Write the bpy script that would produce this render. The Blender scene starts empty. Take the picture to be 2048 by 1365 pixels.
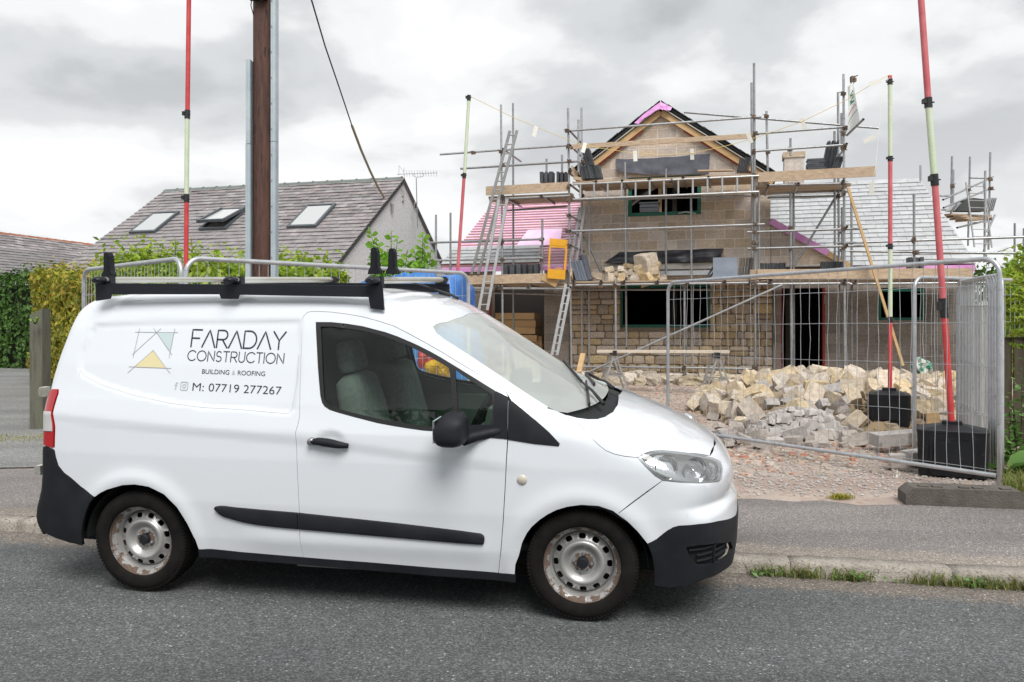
import bpy, bmesh, math, random
import numpy as np
from math import sin, cos, pi, radians, sqrt, atan2, hypot
from mathutils import Vector, Matrix
from mathutils.geometry import delaunay_2d_cdt
SC = bpy.context.scene
COL = SC.collection
# ---------------------------------------------------------------- camera
cam = bpy.data.cameras.new('camera'); camo = bpy.data.objects.new('camera', cam); COL.objects.link(camo)
cam.sensor_width = 36; cam.lens = 1607/2048*36; cam.shift_y = -0.0159
cam.clip_start = 0.05; cam.clip_end = 3000
CZ = 1.53
camo.location = (0, 0, CZ); camo.rotation_euler = (pi/2, 0, 0)
SC.camera = camo
# ---------------------------------------------------------------- exposure, sun, sky
SC.view_settings.view_transform = 'Standard'; SC.view_settings.look = 'None'
SC.view_settings.exposure = 0.34; SC.view_settings.gamma = 1; SC.view_settings.use_curve_mapping = False
SUN_EL, SUN_AZ = radians(52), radians(163)      # compass bearing the light comes from (0 = +Y, clockwise)
sd = bpy.data.lights.new('sun', 'SUN'); so = bpy.data.objects.new('sun', sd); COL.objects.link(so)
sd.energy = 2.75; sd.angle = radians(34); sd.color = (1, .975, .94)
sv = Vector((sin(SUN_AZ)*cos(SUN_EL), cos(SUN_AZ)*cos(SUN_EL), sin(SUN_EL)))
so.rotation_euler = sv.to_track_quat('Z', 'Y').to_euler(); so.location = sv*60
W = bpy.data.worlds.new('World'); SC.world = W; W.use_nodes = True
nt = W.node_tree; nt.nodes.clear()
def N(nt, t, **k):
    n = nt.nodes.new(t)
    for a, b in k.items():
        if a.startswith('_'):
            n.inputs[a[1:].replace('_', ' ')].default_value = b
        else: setattr(n, a, b)
    return n
def L(nt, a, b): nt.links.new(a, b)
def ramp(nt, pts, interp='LINEAR'):
    r = nt.nodes.new('ShaderNodeValToRGB'); r.color_ramp.interpolation = interp
    e = r.color_ramp.elements
    while len(e) > 1: e.remove(e[-1])
    for i, (p, c) in enumerate(pts):
        if not hasattr(c, '__len__'): c = (c, c, c)
        x = e[0] if i == 0 else e.new(p)
        x.position = p; x.color = (*c[:3], 1)
    return r
def build_sky():
    out = N(nt, 'ShaderNodeOutputWorld'); bg = N(nt, 'ShaderNodeBackground')
    sky = N(nt, 'ShaderNodeTexSky', sky_type='NISHITA', sun_disc=False, sun_elevation=SUN_EL, sun_rotation=SUN_AZ, altitude=100, air_density=1, dust_density=1.5)
    tc = N(nt, 'ShaderNodeTexCoord'); sep = N(nt, 'ShaderNodeSeparateXYZ'); L(nt, tc.outputs['Generated'], sep.inputs[0])
    # project direction onto a cloud layer: (x,y)/(z+k)
    add = N(nt, 'ShaderNodeMath', operation='ADD'); add.inputs[1].default_value = .28; 
    mx = N(nt, 'ShaderNodeMath', operation='MAXIMUM'); mx.inputs[1].default_value = 0.0
    L(nt, sep.outputs[2], mx.inputs[0]); L(nt, mx.outputs[0], add.inputs[0])
    dx = N(nt, 'ShaderNodeMath', operation='DIVIDE'); dy = N(nt, 'ShaderNodeMath', operation='DIVIDE')
    L(nt, sep.outputs[0], dx.inputs[0]); L(nt, add.outputs[0], dx.inputs[1]); L(nt, sep.outputs[1], dy.inputs[0]); L(nt, add.outputs[0], dy.inputs[1])
    cb = N(nt, 'ShaderNodeCombineXYZ'); L(nt, dx.outputs[0], cb.inputs[0]); L(nt, dy.outputs[0], cb.inputs[1])
    cb.inputs[2].default_value = 62.18
    n1 = N(nt, 'ShaderNodeTexNoise', _Scale=1.35, _Detail=8, _Roughness=.50, _Distortion=.25); L(nt, cb.outputs[0], n1.inputs['Vector'])
    n2 = N(nt, 'ShaderNodeTexNoise', _Scale=2.9, _Detail=8, _Roughness=.5, _Distortion=.2); 
    off = N(nt, 'ShaderNodeVectorMath', operation='ADD'); off.inputs[1].default_value = (5.3, 1.7, 2); L(nt, cb.outputs[0], off.inputs[0]); L(nt, off.outputs[0], n2.inputs['Vector'])
    mixn = N(nt, 'ShaderNodeMix', data_type='FLOAT', _Factor=.30); L(nt, n1.outputs[0], mixn.inputs[2]); L(nt, n2.outputs[0], mixn.inputs[3])
    shade = ramp(nt, [(.38, (1.03, 1.03, 1.03)), (.45, (.88, .89, .90)), (.51, (.66, .68, .695)), (.59, (.49, .51, .53))], 'EASE')
    L(nt, mixn.outputs[0], shade.inputs[0])
    # brighter, whiter towards the horizon (thin cloud seen edge on)
    hz = ramp(nt, [(0, 1), (.14, .75), (.34, 0)]); L(nt, mx.outputs[0], hz.inputs[0])
    whit = N(nt, 'ShaderNodeMix', data_type='RGBA'); hm = N(nt, 'ShaderNodeMath', operation='MULTIPLY'); hm.inputs[1].default_value = .42
    L(nt, hz.outputs[0], hm.inputs[0]); L(nt, hm.outputs[0], whit.inputs['Factor']); L(nt, shade.outputs[0], whit.inputs['A']); whit.inputs['B'].default_value = (.97, .975, .98, 1)
    # gaps of pale blue
    n3 = N(nt, 'ShaderNodeTexNoise', _Scale=1.0, _Detail=7, _Roughness=.55)
    off3 = N(nt, 'ShaderNodeVectorMath', operation='ADD'); off3.inputs[1].default_value = (-3.3, 4.1, 8); L(nt, cb.outputs[0], off3.inputs[0]); L(nt, off3.outputs[0], n3.inputs['Vector'])
    gap = ramp(nt, [(.58, 0), (.74, .42)]); L(nt, n3.outputs[0], gap.inputs[0])
    skb = N(nt, 'ShaderNodeVectorMath', operation='SCALE'); skb.inputs['Scale'].default_value = .09; L(nt, sky.outputs[0], skb.inputs[0])
    lift = N(nt, 'ShaderNodeVectorMath', operation='ADD'); lift.inputs[1].default_value = (.42, .47, .52); L(nt, skb.outputs[0], lift.inputs[0])
    m2 = N(nt, 'ShaderNodeMix', data_type='RGBA'); L(nt, gap.outputs[0], m2.inputs['Factor']); L(nt, whit.outputs['Result'], m2.inputs['A']); L(nt, lift.outputs[0], m2.inputs['B'])
    L(nt, m2.outputs['Result'], bg.inputs[0]); bg.inputs[1].default_value = .84
    L(nt, bg.outputs[0], out.inputs[0])
build_sky()
# ---------------------------------------------------------------- helpers
random.seed(7); RND = random.Random(11)
def P(u, v, Y):
    """world point that stands Y metres ahead, measured from the survey photograph"""
    return Vector(((u-1024)/1607*Y, Y, CZ-(v-650)/1607*Y))
def tag(o, label=None, cat=None, group=None, kind=None):
    if label: o['label'] = label
    if cat: o['category'] = cat
    if group: o['group'] = group
    if kind: o['kind'] = kind
    return o
def link(name, me, mat=None, parent=None, loc=None, rot=None):
    o = bpy.data.objects.new(name, me); COL.objects.link(o)
    if mat is not None and me is not None and not me.materials: 
        for m in (mat if isinstance(mat, (list, tuple)) else [mat]): me.materials.append(m)
    if parent: o.parent = parent
    if loc is not None: o.location = loc
    if rot is not None: o.rotation_euler = rot
    return o
def empty(name, loc=(0, 0, 0), rz=0, parent=None):
    o = bpy.data.objects.new(name, None); COL.objects.link(o); o.location = loc; o.rotation_euler = (0, 0, rz); o.empty_display_size = .2
    if parent: o.parent = parent
    return o
class MB:
    """collects verts and faces of one mesh"""
    def __init__(s): s.v = []; s.f = []; s.m = []; s.mi = 0
    def add(s, vs, fs):
        b = len(s.v); s.v += [tuple(p) for p in vs]; s.f += [tuple(b+i for i in f) for f in fs]; s.m += [s.mi]*len(fs)
    def box(s, c, d, R=None):
        c = Vector(c); hx, hy, hz = d[0]/2, d[1]/2, d[2]/2
        vs = [Vector((x, y, z)) for x in (-hx, hx) for y in (-hy, hy) for z in (-hz, hz)]
        if R is not None: vs = [R @ p for p in vs]
        s.add([c+p for p in vs], [(0, 1, 3, 2), (4, 6, 7, 5), (0, 4, 5, 1), (2, 3, 7, 6), (0, 2, 6, 4), (1, 5, 7, 3)])
    def beam(s, a, b, w, h, up=(0, 0, 1)):
        a, b = Vector(a), Vector(b); d = (b-a); l = d.length; d.normalize(); u = Vector(up)
        sx = d.cross(u)
        if sx.length < 1e-4: sx = Vector((1, 0, 0))
        sx.normalize(); uz = sx.cross(d)
        R = Matrix((d, -sx, uz)).transposed()
        s.box((a+b)/2, (l, w, h), R)
    def tube(s, a, b, r, n=8, r2=None, cap=True):
        a, b = Vector(a), Vector(b); d = (b-a).normalized(); q = d.to_track_quat('Z', 'Y').to_matrix()
        r2 = r if r2 is None else r2; vs = []
        for p, rr in ((a, r), (b, r2)):
            for i in range(n):
                t = 2*pi*i/n; vs.append(p+q @ Vector((cos(t)*rr, sin(t)*rr, 0)))
        fs = [(i, (i+1) % n, n+(i+1) % n, n+i) for i in range(n)]
        if cap: fs += [tuple(range(n-1, -1, -1)), tuple(range(n, 2*n))]
        s.add(vs, fs)
    def path(s, pts, r, n=8, closed=False, cap=True):
        pts = [Vector(p) for p in pts]; m = len(pts); vs = []; prev = None
        for i, p in enumerate(pts):
            if closed: d = pts[(i+1) % m]-pts[i-1]
            else: d = pts[min(i+1, m-1)]-pts[max(i-1, 0)]
            d.normalize()
            if prev is None:
                x = d.orthogonal().normalized()
            else:
                x = prev-d*prev.dot(d); x.normalize()
            prev = x; y = d.cross(x); rr = r[i] if hasattr(r, '__len__') else r
            for k in range(n):
                t = 2*pi*k/n; vs.append(p+(x*cos(t)+y*sin(t))*rr)
        fs = []
        for i in range(m if closed else m-1):
            a = i*n; b = ((i+1) % m)*n
            for k in range(n): fs.append((a+k, a+(k+1) % n, b+(k+1) % n, b+k))
        if cap and not closed: fs += [tuple(range(n-1, -1, -1)), tuple((m-1)*n+k for k in range(n))]
        s.add(vs, fs)
    def lathe(s, prof, n=32, M=None, axis='z'):
        """prof: (r, h) pairs spun round z (or y)"""
        vs = []
        for r, h in prof:
            for k in range(n):
                t = 2*pi*k/n
                p = Vector((cos(t)*r, sin(t)*r, h)) if axis == 'z' else Vector((cos(t)*r, h, sin(t)*r))
                vs.append(M @ p if M is not None else p)
        fs = [(i*n+k, i*n+(k+1) % n, (i+1)*n+(k+1) % n, (i+1)*n+k) for i in range(len(prof)-1) for k in range(n)]
        s.add(vs, fs)
    def prism(s, poly, h0, h1, fn=None):
        """poly: list of (x,y) extruded z h0..h1, mapped by fn"""
        fn = fn or (lambda x, y, z: (x, y, z)); n = len(poly)
        vs = [fn(x, y, h0) for x, y in poly]+[fn(x, y, h1) for x, y in poly]
        s.add(vs, [tuple(range(n-1, -1, -1)), tuple(range(n, 2*n))]+[(i, (i+1) % n, n+(i+1) % n, n+i) for i in range(n)])
    def mesh(s, name='m', smooth=False):
        me = bpy.data.meshes.new(name); me.from_pydata(s.v, [], s.f)
        if any(s.m): me.polygons.foreach_set('material_index', s.m)
        if smooth: me.polygons.foreach_set('use_smooth', [True]*len(me.polygons))
        me.update(); return me
    def build(s, name, mat, parent=None, smooth=False, **k):
        me = s.mesh(name, smooth)
        if smooth == 'auto':
            try: me.set_sharp_from_angle(angle=radians(40))
            except Exception: pass
        return link(name, me, mat, parent, **k)
def copy_tree(o, parent=None):
    c = o.copy(); COL.objects.link(c); c.parent = parent
    for ch in o.children: copy_tree(ch, c)
    return c
# ---------------------------------------------------------------- materials
def lin(c): return tuple(((x/255+.055)/1.055)**2.4 if x/255 > .04045 else x/255/12.92 for x in c)
def M(name, col, rough=.6, metal=0., col2=None, scale=6., bump=0., bscale=None, rand=0., spec=.5, coat=0., detail=6, contrast=(.35, .65), stretch=None, col3=None, s3=40., c3=(.55, .7), hue=0.):
    m = bpy.data.materials.new(name); m.use_nodes = True; t = m.node_tree; b = t.nodes['Principled BSDF']
    b.inputs['Roughness'].default_value = rough; b.inputs['Metallic'].default_value = metal
    b.inputs['Specular IOR Level'].default_value = spec; b.inputs['Coat Weight'].default_value = coat
    tc = N(t, 'ShaderNodeTexCoord'); vec = tc.outputs['Object']
    if rand or hue:
        oi = N(t, 'ShaderNodeObjectInfo'); 
        va = N(t, 'ShaderNodeVectorMath', operation='MULTIPLY_ADD'); va.inputs[1].default_value = (1, 1, 1)
        sc = N(t, 'ShaderNodeVectorMath', operation='SCALE'); sc.inputs['Scale'].default_value = 37; 
        cbx = N(t, 'ShaderNodeCombineXYZ'); L(t, oi.outputs['Random'], cbx.inputs[0]); L(t, oi.outputs['Random'], cbx.inputs[1]); L(t, cbx.outputs[0], sc.inputs[0])
        L(t, vec, va.inputs[0]); L(t, sc.outputs[0], va.inputs[2]); vec = va.outputs[0]
    if stretch:
        mp = N(t, 'ShaderNodeMapping'); mp.inputs['Scale'].default_value = stretch; L(t, vec, mp.inputs[0]); vec = mp.outputs[0]
    cur = None
    if col2 is not None:
        n = N(t, 'ShaderNodeTexNoise', _Scale=scale, _Detail=detail, _Roughness=.6); L(t, vec, n.inputs['Vector'])
        r = ramp(t, [(contrast[0], col), (contrast[1], col2)]); L(t, n.outputs[0], r.inputs[0]); cur = r.outputs[0]
    if col3 is not None:
        n3 = N(t, 'ShaderNodeTexNoise', _Scale=s3, _Detail=5, _Roughness=.65); L(t, vec, n3.inputs['Vector'])
        r3 = ramp(t, [(c3[0], 0), (c3[1], 1)]); L(t, n3.outputs[0], r3.inputs[0])
        mx = N(t, 'ShaderNodeMix', data_type='RGBA'); L(t, r3.outputs[0], mx.inputs['Factor'])
        if cur is None: mx.inputs['A'].default_value = (*col, 1)
        else: L(t, cur, mx.inputs['A'])
        mx.inputs['B'].default_value = (*col3, 1); cur = mx.outputs['Result']
    if rand or hue:
        hs = N(t, 'ShaderNodeHueSaturation')
        if cur is None: hs.inputs['Color'].default_value = (*col, 1)
        else: L(t, cur, hs.inputs['Color'])
        mr = N(t, 'ShaderNodeMapRange'); mr.inputs['To Min'].default_value = 1-rand; mr.inputs['To Max'].default_value = 1+rand
        L(t, oi.outputs['Random'], mr.inputs[0]); L(t, mr.outputs[0], hs.inputs['Value'])
        if hue:
            f7 = N(t, 'ShaderNodeMath', operation='MULTIPLY'); f7.inputs[1].default_value = 7.31; fr = N(t, 'ShaderNodeMath', operation='FRACT')
            L(t, oi.outputs['Random'], f7.inputs[0]); L(t, f7.outputs[0], fr.inputs[0])
            mh = N(t, 'ShaderNodeMapRange'); mh.inputs['To Min'].default_value = .5-hue; mh.inputs['To Max'].default_value = .5+hue; L(t, fr.outputs[0], mh.inputs[0]); L(t, mh.outputs[0], hs.inputs['Hue'])
            ms = N(t, 'ShaderNodeMapRange'); ms.inputs['To Min'].default_value = .55; ms.inputs['To Max'].default_value = 1.25; L(t, fr.outputs[0], ms.inputs[0]); L(t, ms.outputs[0], hs.inputs['Saturation'])
        cur = hs.outputs[0]
    if cur is None: b.inputs['Base Color'].default_value = (*col, 1)
    else: L(t, cur, b.inputs['Base Color'])
    if bump:
        nb = N(t, 'ShaderNodeTexNoise', _Scale=bscale or scale*4, _Detail=6, _Roughness=.65); L(t, vec, nb.inputs['Vector'])
        bp = N(t, 'ShaderNodeBump', _Strength=bump, _Distance=.02); L(t, nb.outputs[0], bp.inputs['Height']); L(t, bp.outputs[0], b.inputs['Normal'])
    return m
def glass_mat(name, tint=(.75, .88, .82), refl=1.0, rough=.0, dirt_glare=0., ior=1.6):
    m = bpy.data.materials.new(name); m.use_nodes = True; t = m.node_tree; t.nodes.clear()
    o = N(t, 'ShaderNodeOutputMaterial'); tr = N(t, 'ShaderNodeBsdfTransparent'); tr.inputs[0].default_value = (*tint, 1)
    gl = N(t, 'ShaderNodeBsdfGlossy'); gl.inputs['Roughness'].default_value = rough; gl.inputs[0].default_value = (refl, refl, refl, 1)
    fr = N(t, 'ShaderNodeFresnel'); fr.inputs[0].default_value = ior
    mx = N(t, 'ShaderNodeMixShader'); L(t, fr.outputs[0], mx.inputs[0]); L(t, tr.outputs[0], mx.inputs[1]); L(t, gl.outputs[0], mx.inputs[2])
    last = mx.outputs[0]
    if dirt_glare:
        df = N(t, 'ShaderNodeBsdfDiffuse'); df.inputs[0].default_value = (.80, .84, .82, 1)  # diffuse pale veil; on the windscreen it paints in reflected sky
        tc = N(t, 'ShaderNodeTexCoord'); n = N(t, 'ShaderNodeTexNoise', _Scale=1.1, _Detail=5, _Roughness=.5); L(t, tc.outputs['Object'], n.inputs['Vector'])
        r = ramp(t, [(.3, dirt_glare*.75), (.7, dirt_glare)]); L(t, n.outputs[0], r.inputs[0]); m2 = N(t, 'ShaderNodeMixShader'); L(t, r.outputs[0], m2.inputs[0]); L(t, last, m2.inputs[1]); L(t, df.outputs[0], m2.inputs[2]); last = m2.outputs[0]
    L(t, last, o.inputs[0]); return m
# ---------------------------------------------------------------- van: seam lines and panel outlines measured on the vehicle, metres, (forward, away, up)
OUT = {
 'ws_near': [(1.661, -0.681, 1.512), (1.686, -0.708, 1.481), (1.732, -0.72, 1.448), (1.803, -0.728, 1.407), (1.898, -0.737, 1.35), (2.001, -0.745, 1.285), (2.103, -0.751, 1.22), (2.203, -0.755, 1.156), (2.298, -0.757, 1.099), (2.344, -0.767, 1.078), (2.394, -0.77, 1.059)],
 'cowl': [(2.394, -0.77, 1.059), (2.449, -0.759, 1.045), (2.504, -0.733, 1.034), (2.549, -0.684, 1.027), (2.584, -0.607, 1.026), (2.618, -0.473, 1.031), (2.633, -0.287, 1.041), (2.629, -0.105, 1.05), (2.605, 0.15, 1.056), (2.542, 0.607, 1.04)],
 'ws_top': [(1.661, -0.681, 1.512), (1.696, -0.508, 1.53), (1.711, -0.222, 1.545), (1.69, 0.237, 1.556)],
 'hood_seam': [(2.454, -0.766, 1.041), (2.466, -0.803, 1.021), (2.493, -0.821, 0.997), (2.535, -0.844, 0.955), (2.569, -0.852, 0.924), (2.602, -0.856, 0.899), (2.648, -0.854, 0.88), (2.701, -0.849, 0.869), (2.76, -0.84, 0.863)],
 'hood_front': [(3.169, 0.428, 0.806), (3.2, 0.385, 0.785), (3.202, 0.152, 0.792), (3.192, -0.06, 0.801), (3.174, -0.237, 0.807), (3.139, -0.471, 0.804)],
 'headlight': [(2.759, -0.84, 0.864), (2.784, -0.827, 0.876), (2.826, -0.796, 0.887), (2.897, -0.737, 0.882), (3.018, -0.627, 0.848), (3.119, -0.514, 0.809), (3.163, -0.465, 0.789), (3.198, -0.433, 0.765), (3.203, -0.484, 0.75), (3.197, -0.563, 0.73), (3.19, -0.608, 0.712), (3.176, -0.642, 0.705), (3.132, -0.716, 0.718), (3.067, -0.785, 0.729), (2.973, -0.83, 0.741), (2.885, -0.847, 0.751), (2.85, -0.849, 0.774), (2.796, -0.847, 0.825)],
 'pillar_seam': [(2.296, -0.771, 1.094), (2.27, -0.819, 1.071), (2.241, -0.841, 1.044)],
 'black_tri': [(2.102, -0.819, 1.147), (2.174, -0.832, 1.094), (2.241, -0.841, 1.044), (2.315, -0.855, 0.984), (2.372, -0.865, 0.928), (2.368, -0.866, 0.915), (2.244, -0.869, 0.924), (2.106, -0.869, 0.943)],
 'door': [(0.915, -0.718, 1.537), (0.916, -0.707, 1.564), (0.928, -0.699, 1.583), (0.944, -0.693, 1.595), (0.961, -0.692, 1.599), (0.988, -0.691, 1.6), (1.081, -0.693, 1.596), (1.174, -0.697, 1.585), (1.267, -0.703, 1.57), (1.36, -0.712, 1.547), (1.453, -0.722, 1.52), (1.545, -0.736, 1.478), (1.635, -0.748, 1.433), (1.725, -0.76, 1.387), (1.813, -0.773, 1.338), (1.883, -0.782, 1.3), (1.943, -0.787, 1.268), (2.002, -0.791, 1.237), (2.053, -0.795, 1.209), (2.083, -0.802, 1.186), (2.099, -0.814, 1.159), (2.104, -0.826, 1.132), (2.106, -0.851, 1.039), (2.105, -0.866, 0.96), (2.098, -0.879, 0.816), (2.089, -0.881, 0.666), (2.094, -0.88, 0.741), (2.08, -0.882, 0.536), (2.065, -0.877, 0.37), (2.045, -0.858, 0.233), (1.701, -0.855, 0.241), (1.34, -0.857, 0.251), (0.958, -0.857, 0.259), (0.948, -0.872, 0.396), (0.95, -0.88, 0.528), (0.946, -0.88, 0.7), (0.941, -0.874, 0.869), (0.937, -0.867, 0.952), (0.947, -0.86, 0.991), (0.953, -0.851, 1.036), (0.94, -0.808, 1.227), (0.929, -0.763, 1.39)],
 'dlo': [(1.001, -0.717, 1.539), (1.091, -0.718, 1.537), (1.183, -0.721, 1.528), (1.275, -0.726, 1.515), (1.34, -0.732, 1.5), (1.413, -0.737, 1.482), (1.476, -0.743, 1.462), (1.549, -0.751, 1.434), (1.603, -0.757, 1.412), (1.666, -0.765, 1.383), (1.728, -0.774, 1.352), (1.816, -0.787, 1.304), (1.92, -0.8, 1.245), (2.027, -0.813, 1.185), (2.031, -0.836, 1.116), (2.032, -0.856, 1.013), (1.98, -0.857, 1.008), (1.914, -0.858, 1.006), (1.831, -0.862, 0.983), (1.722, -0.863, 0.976), (1.653, -0.863, 0.979), (1.576, -0.861, 0.987), (1.489, -0.859, 0.998), (1.402, -0.857, 1.011), (1.269, -0.851, 1.039), (1.179, -0.847, 1.06), (1.125, -0.845, 1.075), (1.097, -0.842, 1.091), (1.08, -0.837, 1.111), (1.067, -0.828, 1.148), (1.046, -0.799, 1.264), (1.023, -0.759, 1.406)],
 'glass': [(1.032, -0.726, 1.515), (1.094, -0.726, 1.515), (1.186, -0.73, 1.505), (1.278, -0.734, 1.492), (1.342, -0.738, 1.478), (1.415, -0.744, 1.459), (1.478, -0.75, 1.438), (1.551, -0.758, 1.411), (1.605, -0.764, 1.388), (1.667, -0.773, 1.358), (1.73, -0.782, 1.326), (1.774, -0.789, 1.302), (1.791, -0.805, 1.24), (1.805, -0.835, 1.12), (1.815, -0.845, 1.072), (1.788, -0.857, 1.008), (1.721, -0.859, 0.998), (1.653, -0.858, 1.001), (1.575, -0.857, 1.008), (1.488, -0.855, 1.019), (1.401, -0.853, 1.032), (1.268, -0.848, 1.058), (1.178, -0.844, 1.078), (1.133, -0.842, 1.09), (1.105, -0.838, 1.106), (1.089, -0.832, 1.132), (1.069, -0.799, 1.264), (1.049, -0.759, 1.406)],
 'glass_q': [(1.811, -0.791, 1.292), (1.853, -0.798, 1.263), (1.922, -0.808, 1.221), (2.014, -0.821, 1.167), (2.02, -0.836, 1.116), (2.019, -0.852, 1.037), (2.009, -0.856, 1.017), (1.939, -0.856, 1.013), (1.872, -0.857, 1.011), (1.842, -0.853, 1.033), (1.833, -0.835, 1.121), (1.822, -0.815, 1.2)],
 'sill_white': [(0.333, -0.866, 0.275), (0.64, -0.855, 0.268), (0.958, -0.858, 0.261), (1.34, -0.857, 0.251), (1.701, -0.855, 0.241), (2.037, -0.857, 0.237), (2.132, -0.867, 0.236)],
 'sill_black': [(0.336, -0.858, 0.228), (0.954, -0.852, 0.217), (1.337, -0.851, 0.208), (1.699, -0.85, 0.198), (2.138, -0.861, 0.194)],
 'arch_f': [(2.133, -0.867, 0.236), (2.139, -0.872, 0.29), (2.159, -0.876, 0.341), (2.177, -0.881, 0.41), (2.202, -0.884, 0.461), (2.227, -0.886, 0.495), (2.268, -0.887, 0.534), (2.309, -0.887, 0.564), (2.357, -0.886, 0.59), (2.413, -0.884, 0.609), (2.484, -0.884, 0.621), (2.571, -0.884, 0.619), (2.641, -0.881, 0.597), (2.719, -0.875, 0.539), (2.765, -0.869, 0.492), (2.812, -0.863, 0.432), (2.835, -0.858, 0.372), (2.845, -0.849, 0.297), (2.846, -0.837, 0.212)],
 'arch_r': [(-0.421, -0.838, 0.253), (-0.415, -0.848, 0.322), (-0.401, -0.854, 0.38), (-0.375, -0.859, 0.447), (-0.342, -0.865, 0.509), (-0.307, -0.87, 0.548), (-0.269, -0.871, 0.573), (-0.227, -0.873, 0.593), (-0.124, -0.875, 0.624), (-0.043, -0.877, 0.632), (0.047, -0.881, 0.623), (0.145, -0.884, 0.584), (0.22, -0.884, 0.516), (0.281, -0.88, 0.42), (0.322, -0.874, 0.331), (0.336, -0.865, 0.274)],
 'rbump_top': [(-0.642, -0.826, 0.824), (-0.583, -0.836, 0.804), (-0.575, -0.837, 0.763), (-0.559, -0.839, 0.714), (-0.521, -0.842, 0.675), (-0.479, -0.845, 0.651), (-0.406, -0.85, 0.598), (-0.307, -0.87, 0.548)],
 'rbump_bot': [(-0.693, -0.809, 0.306), (-0.616, -0.814, 0.278), (-0.518, -0.82, 0.257), (-0.421, -0.839, 0.255)],
 'fbump_top': [(2.812, -0.863, 0.432), (2.858, -0.854, 0.455), (2.912, -0.845, 0.499), (2.939, -0.842, 0.515), (2.966, -0.838, 0.523), (3.067, -0.803, 0.525), (3.165, -0.695, 0.512), (3.24, -0.549, 0.485), (3.28, -0.417, 0.467)],
 'fbump_bot': [(3.273, -0.41, 0.197), (3.205, -0.593, 0.224), (3.101, -0.757, 0.233), (3.006, -0.8, 0.207), (2.928, -0.814, 0.196), (2.846, -0.836, 0.205)],
 'fender_seam': [(2.885, -0.847, 0.751), (2.812, -0.855, 0.697), (2.738, -0.864, 0.64), (2.669, -0.88, 0.586)],
 'grille': [(3.001, -0.824, 0.413), (3.067, -0.8, 0.419), (3.148, -0.724, 0.406), (3.241, -0.54, 0.358), (3.255, -0.493, 0.311), (3.243, -0.519, 0.281), (3.203, -0.618, 0.288), (3.149, -0.714, 0.298), (3.1, -0.77, 0.305), (3.068, -0.792, 0.31), (3.04, -0.806, 0.324), (3.02, -0.816, 0.359)],
 'lamp_r': [(-0.621, -0.777, 1.151), (-0.581, -0.783, 1.152), (-0.576, -0.79, 1.126), (-0.591, -0.811, 1.014), (-0.58, -0.825, 0.934), (-0.583, -0.835, 0.817), (-0.617, -0.831, 0.82), (-0.665, -0.817, 0.831), (-0.671, -0.806, 0.91), (-0.673, -0.792, 0.991), (-0.665, -0.786, 1.036), (-0.669, -0.766, 1.098), (-0.65, -0.768, 1.135)],
 'lamp_split': [(-0.66, -0.793, 1.023), (-0.594, -0.809, 1.025), (-0.66, -0.812, 0.91), (-0.582, -0.827, 0.912)],
 'crease': [(-0.581, -0.813, 1.01), (-0.011, -0.847, 0.983), (0.479, -0.861, 0.957), (0.944, -0.869, 0.929), (1.247, -0.872, 0.905), (1.535, -0.874, 0.872), (1.833, -0.876, 0.844), (2.09, -0.878, 0.824)],
 'recess': [(-0.438, -0.717, 1.437), (-0.439, -0.704, 1.482), (-0.425, -0.696, 1.509), (-0.386, -0.691, 1.527), (-0.282, -0.692, 1.542), (0.007, -0.698, 1.553), (0.407, -0.705, 1.557), (0.697, -0.709, 1.554), (0.913, -0.713, 1.548), (0.929, -0.762, 1.393), (0.934, -0.808, 1.226), (0.919, -0.845, 1.068), (0.893, -0.849, 1.044), (0.566, -0.843, 1.062), (0.375, -0.84, 1.067), (0.179, -0.833, 1.085), (-0.076, -0.817, 1.126), (-0.302, -0.794, 1.181), (-0.427, -0.775, 1.229), (-0.464, -0.765, 1.262), (-0.473, -0.751, 1.311), (-0.463, -0.734, 1.373)],
 'mould': [(0.454, -0.875, 0.527), (0.492, -0.876, 0.534), (0.568, -0.876, 0.528), (0.754, -0.878, 0.521), (0.946, -0.879, 0.515), (1.52, -0.878, 0.482), (1.953, -0.876, 0.451), (1.972, -0.875, 0.441), (1.979, -0.875, 0.425), (1.976, -0.873, 0.398), (1.965, -0.872, 0.387), (1.517, -0.873, 0.402), (0.943, -0.874, 0.421), (0.822, -0.873, 0.425), (0.702, -0.872, 0.432), (0.609, -0.872, 0.445), (0.544, -0.872, 0.46), (0.497, -0.872, 0.471), (0.466, -0.873, 0.492), (0.451, -0.874, 0.514)],
 'mould_split': [(0.946, -0.879, 0.516), (0.943, -0.874, 0.421)],
 'handle': [(1.008, -0.87, 0.92), (1.029, -0.869, 0.935), (1.096, -0.869, 0.941), (1.105, -0.87, 0.927), (1.168, -0.871, 0.913), (1.203, -0.87, 0.919), (1.216, -0.87, 0.928), (1.247, -0.871, 0.914), (1.262, -0.873, 0.893), (1.252, -0.873, 0.882), (1.23, -0.874, 0.875), (1.203, -0.874, 0.878), (1.141, -0.873, 0.884), (1.07, -0.873, 0.884), (1.029, -0.872, 0.895)],
 'indicator': [(2.179, -0.88, 0.738)],
}
def _pc(xs,ys):
    # monotone-ish smooth interpolation: linear resampled then smoothed
    X=np.linspace(xs[0]-.2,xs[-1]+.2,900); Y=np.interp(X,xs,ys)
    # extrapolate linearly
    k=11; ker=np.hanning(k+2)[1:-1]; ker/=ker.sum()
    Yp=np.concatenate([np.full(k,Y[0]),Y,np.full(k,Y[-1])]); Y=np.convolve(Yp,ker,'same')[k:-k]
    return lambda v:np.interp(v,X,Y)
W_=_pc([-.86,-.7,-.5,-.2,.3,1.0,2.2,2.6,2.9,3.1,3.4],[.80,.828,.845,.862,.875,.882,.882,.872,.850,.82,.76])
INS=_pc([.1,.2,.35,.55,.8,.95,1.1,1.3,1.5,1.65,1.8],[.05,.032,.012,0,.002,.014,.042,.092,.150,.205,.27])
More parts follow.
